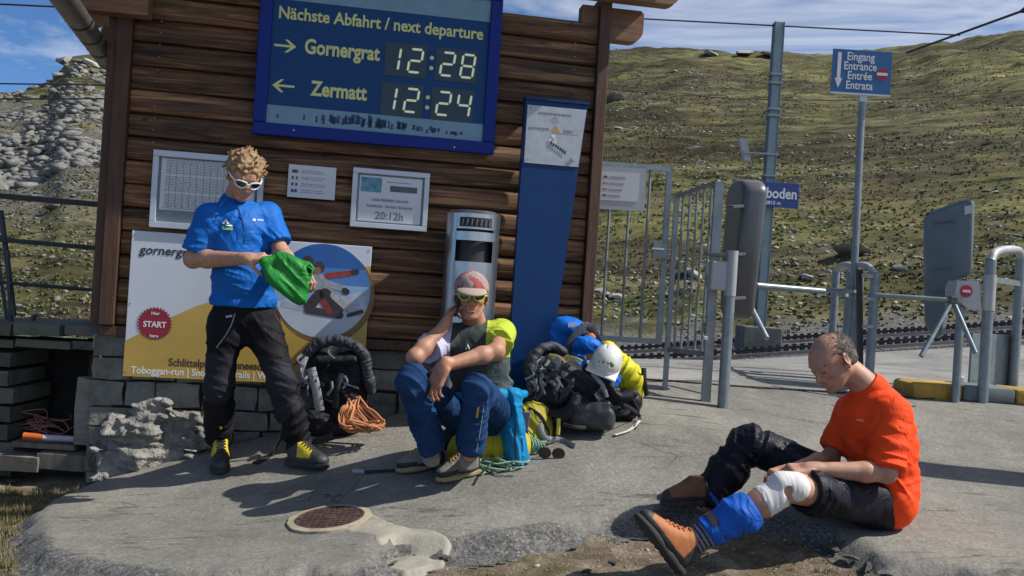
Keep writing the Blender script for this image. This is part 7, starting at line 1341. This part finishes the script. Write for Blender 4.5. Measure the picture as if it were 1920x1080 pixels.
RV = [rock_mesh(s) for s in range(7)]; RM = []
for v, f in RV:
    me = bpy.data.meshes.new('boulder'); me.from_pydata([tuple(p) for p in v], [], f); me.materials.append(m_rk); me.polygons.foreach_set('use_smooth', [True] * len(me.polygons)); me.set_sharp_from_angle(angle=R(28)); RM.append(me)
def hitT(px, py):
    d = ray(px, py); t = 17.0 / d.y; p = None
    ts = np.exp(np.arange(math.log(16), math.log(175), .004)); X, Y, Z = d.x / d.y * ts, ts, CZ + d.z / d.y * ts; T = terr(X, Y); k = np.nonzero(Z <= T)[0]
    return Vector((X[k[0]], Y[k[0]], T[k[0]])) if len(k) else None
rs = np.random.RandomState(17); nb_ = 0
def boulder(px, py, wpx, lab, grp=None, flat=.7, sd=None):
    p = hitT(px, py)
    if p is None: return
    s_ = wpx / FPX * p.y / 2; o = bpy.data.objects.new('boulder', RM[(sd if sd is not None else rs.randint(7))]); C.objects.link(o); o.location = p + Vector((0, 0, s_ * .12)); o.scale = (s_, s_ * rs.uniform(.7, 1.1), s_ * flat); o.rotation_euler = (rs.uniform(-.3, .3), rs.uniform(-.3, .3), rs.uniform(0, 6.28)); tag(o, lab, 'boulder', grp)
    if px > 1000 or 'pale' in lab: o.material_slots[0].link = 'OBJECT'; o.material_slots[0].material = m_rk2
    return o
for px, py, w, lab, fl in ((1597, 478, 92, 'largest flat pale slab on the slope just right of the entrance sign pole', .35), (1687, 505, 30, 'upright pale boulder on the grass left of the big turnstile wing', 1.0), (1300, 520, 58, 'tilted pale slab seen through the swung barred gate', .5), (1155, 560, 46, 'grey and tan boulder low behind the first barred gate', .8), (1120, 548, 34, 'rounded grey boulder right beside the hut corner post', .7), (1640, 577, 26, 'small tan boulder between the barrier posts and the turnstile arms', .9), (1150, 190, 60, 'pale broken outcrop high on the slope by the hut corner', .5),
                       (1515, 525, 34, 'dark boulder in the rubble left of the entrance barrier', .8), (215, 395, 60, 'long grey boulder in the grass left of the hut corner post', .5), (100, 393, 50, 'flat grey boulder above the railing left of the hut', .45), (125, 118, 44, 'dark summit block of the crag on the left skyline', 1.0), (150, 120, 40, 'second dark summit block, right of the crag top', .8), (97, 140, 46, 'dark block stepping down left of the crag summit', .7), (62, 155, 40, 'low dark block at the left end of the crag', .7), (175, 128, 40, 'pale flat block on the skyline under the gutter end', .5), (1400, 104, 60, 'dark flat outcrop on the skyline left of the mast', .35), (1330, 104, 50, 'pale low outcrop on the skyline between hut and mast', .35), (1450, 108, 56, 'dark skyline outcrop right of the mast', .35)): boulder(px, py, w, lab, None, fl)
# scree on the left hill, individuals share one label
for k in range(150):
    px, py = rs.uniform(-10, 236), rs.uniform(165, 372); boulder(px, py, rs.uniform(6, 17) * (1.4 if rs.rand() < .12 else 1), 'angular grey block in the scree on the left hillside', 'scree blocks on the left hillside', rs.uniform(.6, .95))
for k in range(26):
    px, py = rs.uniform(30, 236), 0; py = np.interp(px, [30, 110, 236], [172, 122, 128]) + abs(rs.randn()) * 18; boulder(px, py, rs.uniform(14, 32), 'dark angular block of the crag on the left skyline', 'dark blocks of the left crag', rs.uniform(.6, .9))
for k in range(110):
    px = rs.uniform(1110, 1930); py = rs.choice([rs.uniform(480, 615), rs.uniform(130, 470), rs.normal(200, 45)], p=[.55, .3, .15]); boulder(px, py, rs.uniform(5, 15) * (1.7 if rs.rand() < .15 else 1), 'small weathered rock half sunk in the turf of the right hillside', 'rocks on the right hillside', rs.uniform(.4, .8))
# smaller stones: one stuff object
def scatter(name, n, area, size, meshes, m, lab, cat, zfun, flat=(.5, .9), sink=.2, loc0=(0, 0, 0)):
    Vs, Fs, o0 = [], [], 0; r = np.random.RandomState(hash(name) % 1000 if False else len(name) * 7)
    for i in range(n):
        x, y = area(r)
        if x is None: continue
        v, f = meshes[r.randint(len(meshes))]; s_ = size(r, x, y); a = r.uniform(0, 6.28); c, s2 = math.cos(a), math.sin(a); w = v * np.array([1, r.uniform(.7, 1), r.uniform(*flat)]) * s_; w = np.stack([w[:, 0] * c - w[:, 1] * s2, w[:, 0] * s2 + w[:, 1] * c, w[:, 2]], 1)
        Vs.append((w, x, y, s_)); Fs.append(np.array(f) + o0); o0 += len(v)
    X, Y = np.array([q[1] for q in Vs]), np.array([q[2] for q in Vs]); Z = zfun(X, Y); V = np.concatenate([q[0] + np.array([q[1], q[2], z - q[3] * sink * 0 + q[3] * (.3 - sink)]) for q, z in zip(Vs, Z)])
    o = mesh(name, V, np.concatenate(Fs), m); tag(o, lab, cat, kind='stuff'); return o
RV1 = [rock_mesh(s, 1) for s in range(20, 26)]
def polar(a0, a1, r0, r1): return lambda r: (lambda a, q: (q * math.sin(a), q * math.cos(a)))(R(r.uniform(a0, a1)), math.exp(r.uniform(math.log(r0), math.log(r1))))
def hillarea(a0, a1, r0, r1, seed, th):
    def f(r):
        for _ in range(6):
            x, y = polar(a0, a1, r0, r1)(r)
            if y > 18.6 and fbm(x * .13 + seed, y * .13, 0, 3) > th: return x, y
        return None, None
    return f
scatter('scattered_stones', 2600, hillarea(3, 33, 19, 150, 3, .1), lambda r, x, y: r.uniform(.02, .075) * (1 + y * .025), RV1, m_rk2, 'countless small pale stones strewn over the right hillside', 'stones', terr)
scatter('scree_stones', 4200, hillarea(-32, -20, 45, 135, 8, -.1), lambda r, x, y: (.1 + .6 * r.rand() ** 3) * (1 + y * .004), RV1, m_rk, 'grey scree stones covering the left hillside below the crag', 'scree', terr)
scatter('left_meadow_stones', 700, hillarea(-33, -20, 19, 50, 4, -.1), lambda r, x, y: r.uniform(.03, .1) * (1 + y * .02), RV1, m_rk, 'small stones in the dry grass behind the railing', 'stones', terr)
# ballast between the racks
def bal(r): x, y = r.uniform(-4, 14), r.uniform(14.0, 18.4); return x, y
scatter('track_ballast', 5000, bal, lambda r, x, y: r.uniform(.015, .04), RV1, mat('ballast_stone', (.24, .235, .225), .95, var=.4, bump=0), 'grey ballast stones around the rack rails', 'ballast', terr)
# turf tufts on the hill
def tufts(name, n, area, size, cols, lab, zfun, blades=6, wid=.12, lean=.5):
    r = np.random.RandomState(len(name) + 3); V, Fc, I = [], [], []; pts = []
    for i in range(n):
        x, y = area(r)
        if x is not None: pts.append((x, y))
    X, Y = np.array(pts).T; Z = zfun(X, Y); k = 0
    for x, y, z in zip(X, Y, Z):
        h = size(r, x, y); mi = r.randint(len(cols)) if r.rand() < .1 else int(min(len(cols) - 1, max(0, (fbm(x * .25, y * .25, 2, 2) + .8) / 1.6 * len(cols))))
        for b_ in range(blades):
            a = r.uniform(0, 6.28); l = r.uniform(.1, lean); w = h * wid * r.uniform(.7, 1.3); hh = h * r.uniform(.6, 1); ca, sa = math.cos(a), math.sin(a); ox, oy = r.uniform(-.3, .3, 2) * h
            V += [(x + ox - sa * w, y + oy + ca * w, z - .02), (x + ox + sa * w, y + oy - ca * w, z - .02), (x + ox + ca * hh * l, y + oy + sa * hh * l, z + hh)]; Fc.append((k, k + 1, k + 2)); k += 3; I.append(mi)
    o = mesh(name, V, np.array(Fc), cols, idx=I); tag(o, lab, 'grass', kind='stuff'); return o
gm = [mat('turf_dark', (.055, .062, .022), .9, bump=0, var=.3), mat('turf_olive', (.09, .094, .032), .9, bump=0, var=.3), mat('turf_dry', (.17, .145, .07), .9, bump=0, var=.3), mat('turf_green', (.11, .15, .035), .9, bump=0, var=.3), mat('heather_brown', (.12, .085, .055), .9, bump=0, var=.3)]
tufts('hill_turf', 12000, hillarea(1, 34, 18.7, 110, 6, -.45), lambda r, x, y: r.uniform(.03, .065) * (1 + y * .012), gm, 'short tussocky turf and heather covering the right hillside', terr, 5, .55, 1.6)
tufts('left_hill_turf', 4500, hillarea(-33, -18, 18.7, 90, 9, -.5), lambda r, x, y: r.uniform(.035, .08) * (1 + y * .012), gm[1:3] + gm[2:4], 'dry grass covering the slope behind the railing at left', terr, 5, .55, 1.6)
# foreground dirt: gravel and grass by the broken asphalt edge
_gx, _gy = np.arange(-3.7, 3.7, .012), np.arange(2.6, 5.3, .012); _GD = sdpoly(*np.meshgrid(_gx, _gy, indexing='ij'), poly)
def sdl(x, y): return float(_GD[min(max(int((x + 3.7) / .012), 0), len(_gx) - 1), min(max(int((y - 2.6) / .012), 0), len(_gy) - 1)])
def fore(r):
    x, y = r.uniform(-3.2, 3.4), r.uniform(2.9, 4.6); d = sdl(x, y); return (x, y) if d < .01 else (None, None)
scatter('loose_gravel', 9000, fore, lambda r, x, y: r.uniform(.0025, .009) * (2.2 if r.rand() < .06 else 1), RV1, mat('gravel_bits', (.36, .31, .25), .95, var=.5, scale=15, bump=0), 'loose gravel on the bare dirt in front of the broken asphalt edge', 'gravel', terr)
def nearedge(d0, d1, x0=-3.4, x1=3.4, th=.0):
    def f(r):
        for _ in range(8):
            x, y = r.uniform(x0, x1), r.uniform(2.9, 5.0); d = sdl(x, y)
            if d0 < d < d1 and float(fbm(x * 2.2, y * 2.2, 7, 3)) > th: return x, y
        return None, None
    return f
tufts('edge_grass', 900, nearedge(-.35, -.01, th=.15), lambda r, x, y: r.uniform(.012, .032), gm[1:4], 'thin dry grass along the broken asphalt edge', terr, 7, .1, 1.1)
tufts('left_edge_grass', 1500, nearedge(-.5, .0, -3.3, -1.75, -.5), lambda r, x, y: r.uniform(.02, .05), gm[1:4], 'grass growing along the left rounded end of the asphalt', terr, 8, .09, 1.0)
for i, (px, py, w, lab) in enumerate(((48, 889, 30, 'pale angular stone on the dirt under the planks at left'), (18, 905, 26, 'small dark stone at the far left edge of the dirt'), (1010, 1028, 20, 'small dark stone on the dirt near the middle of the bottom edge'), (1075, 1030, 22, 'pale stone on the dirt left of the orange boot'), (1150, 1056, 22, 'brown stone lying below the orange boot'), (1100, 1074, 34, 'flat brown stone at the bottom edge left of the boot'), (470, 1078, 18, 'small stone by the grass tuft at the bottom edge'))):
    p = G(px, py, -.07); s_ = w / FPX * p.y / 2; o = bpy.data.objects.new('stone', RM[i % 7]); C.objects.link(o); o.location = (p.x, p.y, p.z - .07 + s_ * .25); o.scale = (s_, s_ * .8, s_ * .6); o.rotation_euler = (0, 0, i * 1.3); tag(o, lab, 'stone')
tf = G(475, 1076); tufts('grass_tuft', 70, lambda r: (tf.x + r.randn() * .035, tf.y - .05 + r.randn() * .025), lambda r, x, y: r.uniform(.03, .055), [gm[3]], 'bright green grass tuft at the bottom edge below the asphalt', lambda x, y: terr(x, y) + .0, 7, .07, .8)
# dark lumps of broken asphalt by the man in red
def lumps(name, pix, lab, m, base, sc_):
    o_ = []
    for i, (px, py, w) in enumerate(pix): p = G(px, py, -.03); s_ = w / FPX * p.y / 2; o = bpy.data.objects.new(name, RM[(i * 3) % 7]); C.objects.link(o); o.location = (p.x, p.y, p.z - .05 + s_ * .2); o.scale = (s_, s_ * .8, s_ * .5); o.rotation_euler = (.2, .1, i * 2.1); tag(o, lab[i], 'asphalt lump', base)
lumps('asphalt_chunk', [(1562, 1022, 40), (1592, 1040, 44), (1628, 1058, 40), (1660, 1070, 34), (1535, 1012, 30), (742, 1046, 22), (838, 1036, 20), (1010, 1010, 18)], ['dark broken asphalt chunk under the hip of the man in red', 'largest dark asphalt chunk at the broken edge below the man in red', 'dark asphalt chunk right of the largest one at the broken edge', 'rightmost dark asphalt chunk at the bottom edge', 'small dark asphalt chunk under the bent leg of the man in red', 'small asphalt crumb at the left end of the concrete collar notch', 'small asphalt crumb at the tip of the concrete collar', 'small asphalt crumb on the edge left of the orange boot'], mat('fresh_broken_asphalt', (.035, .036, .04), .85, var=.6, scale=30, bump=1, bscale=60, bdist=.01), None, 1)
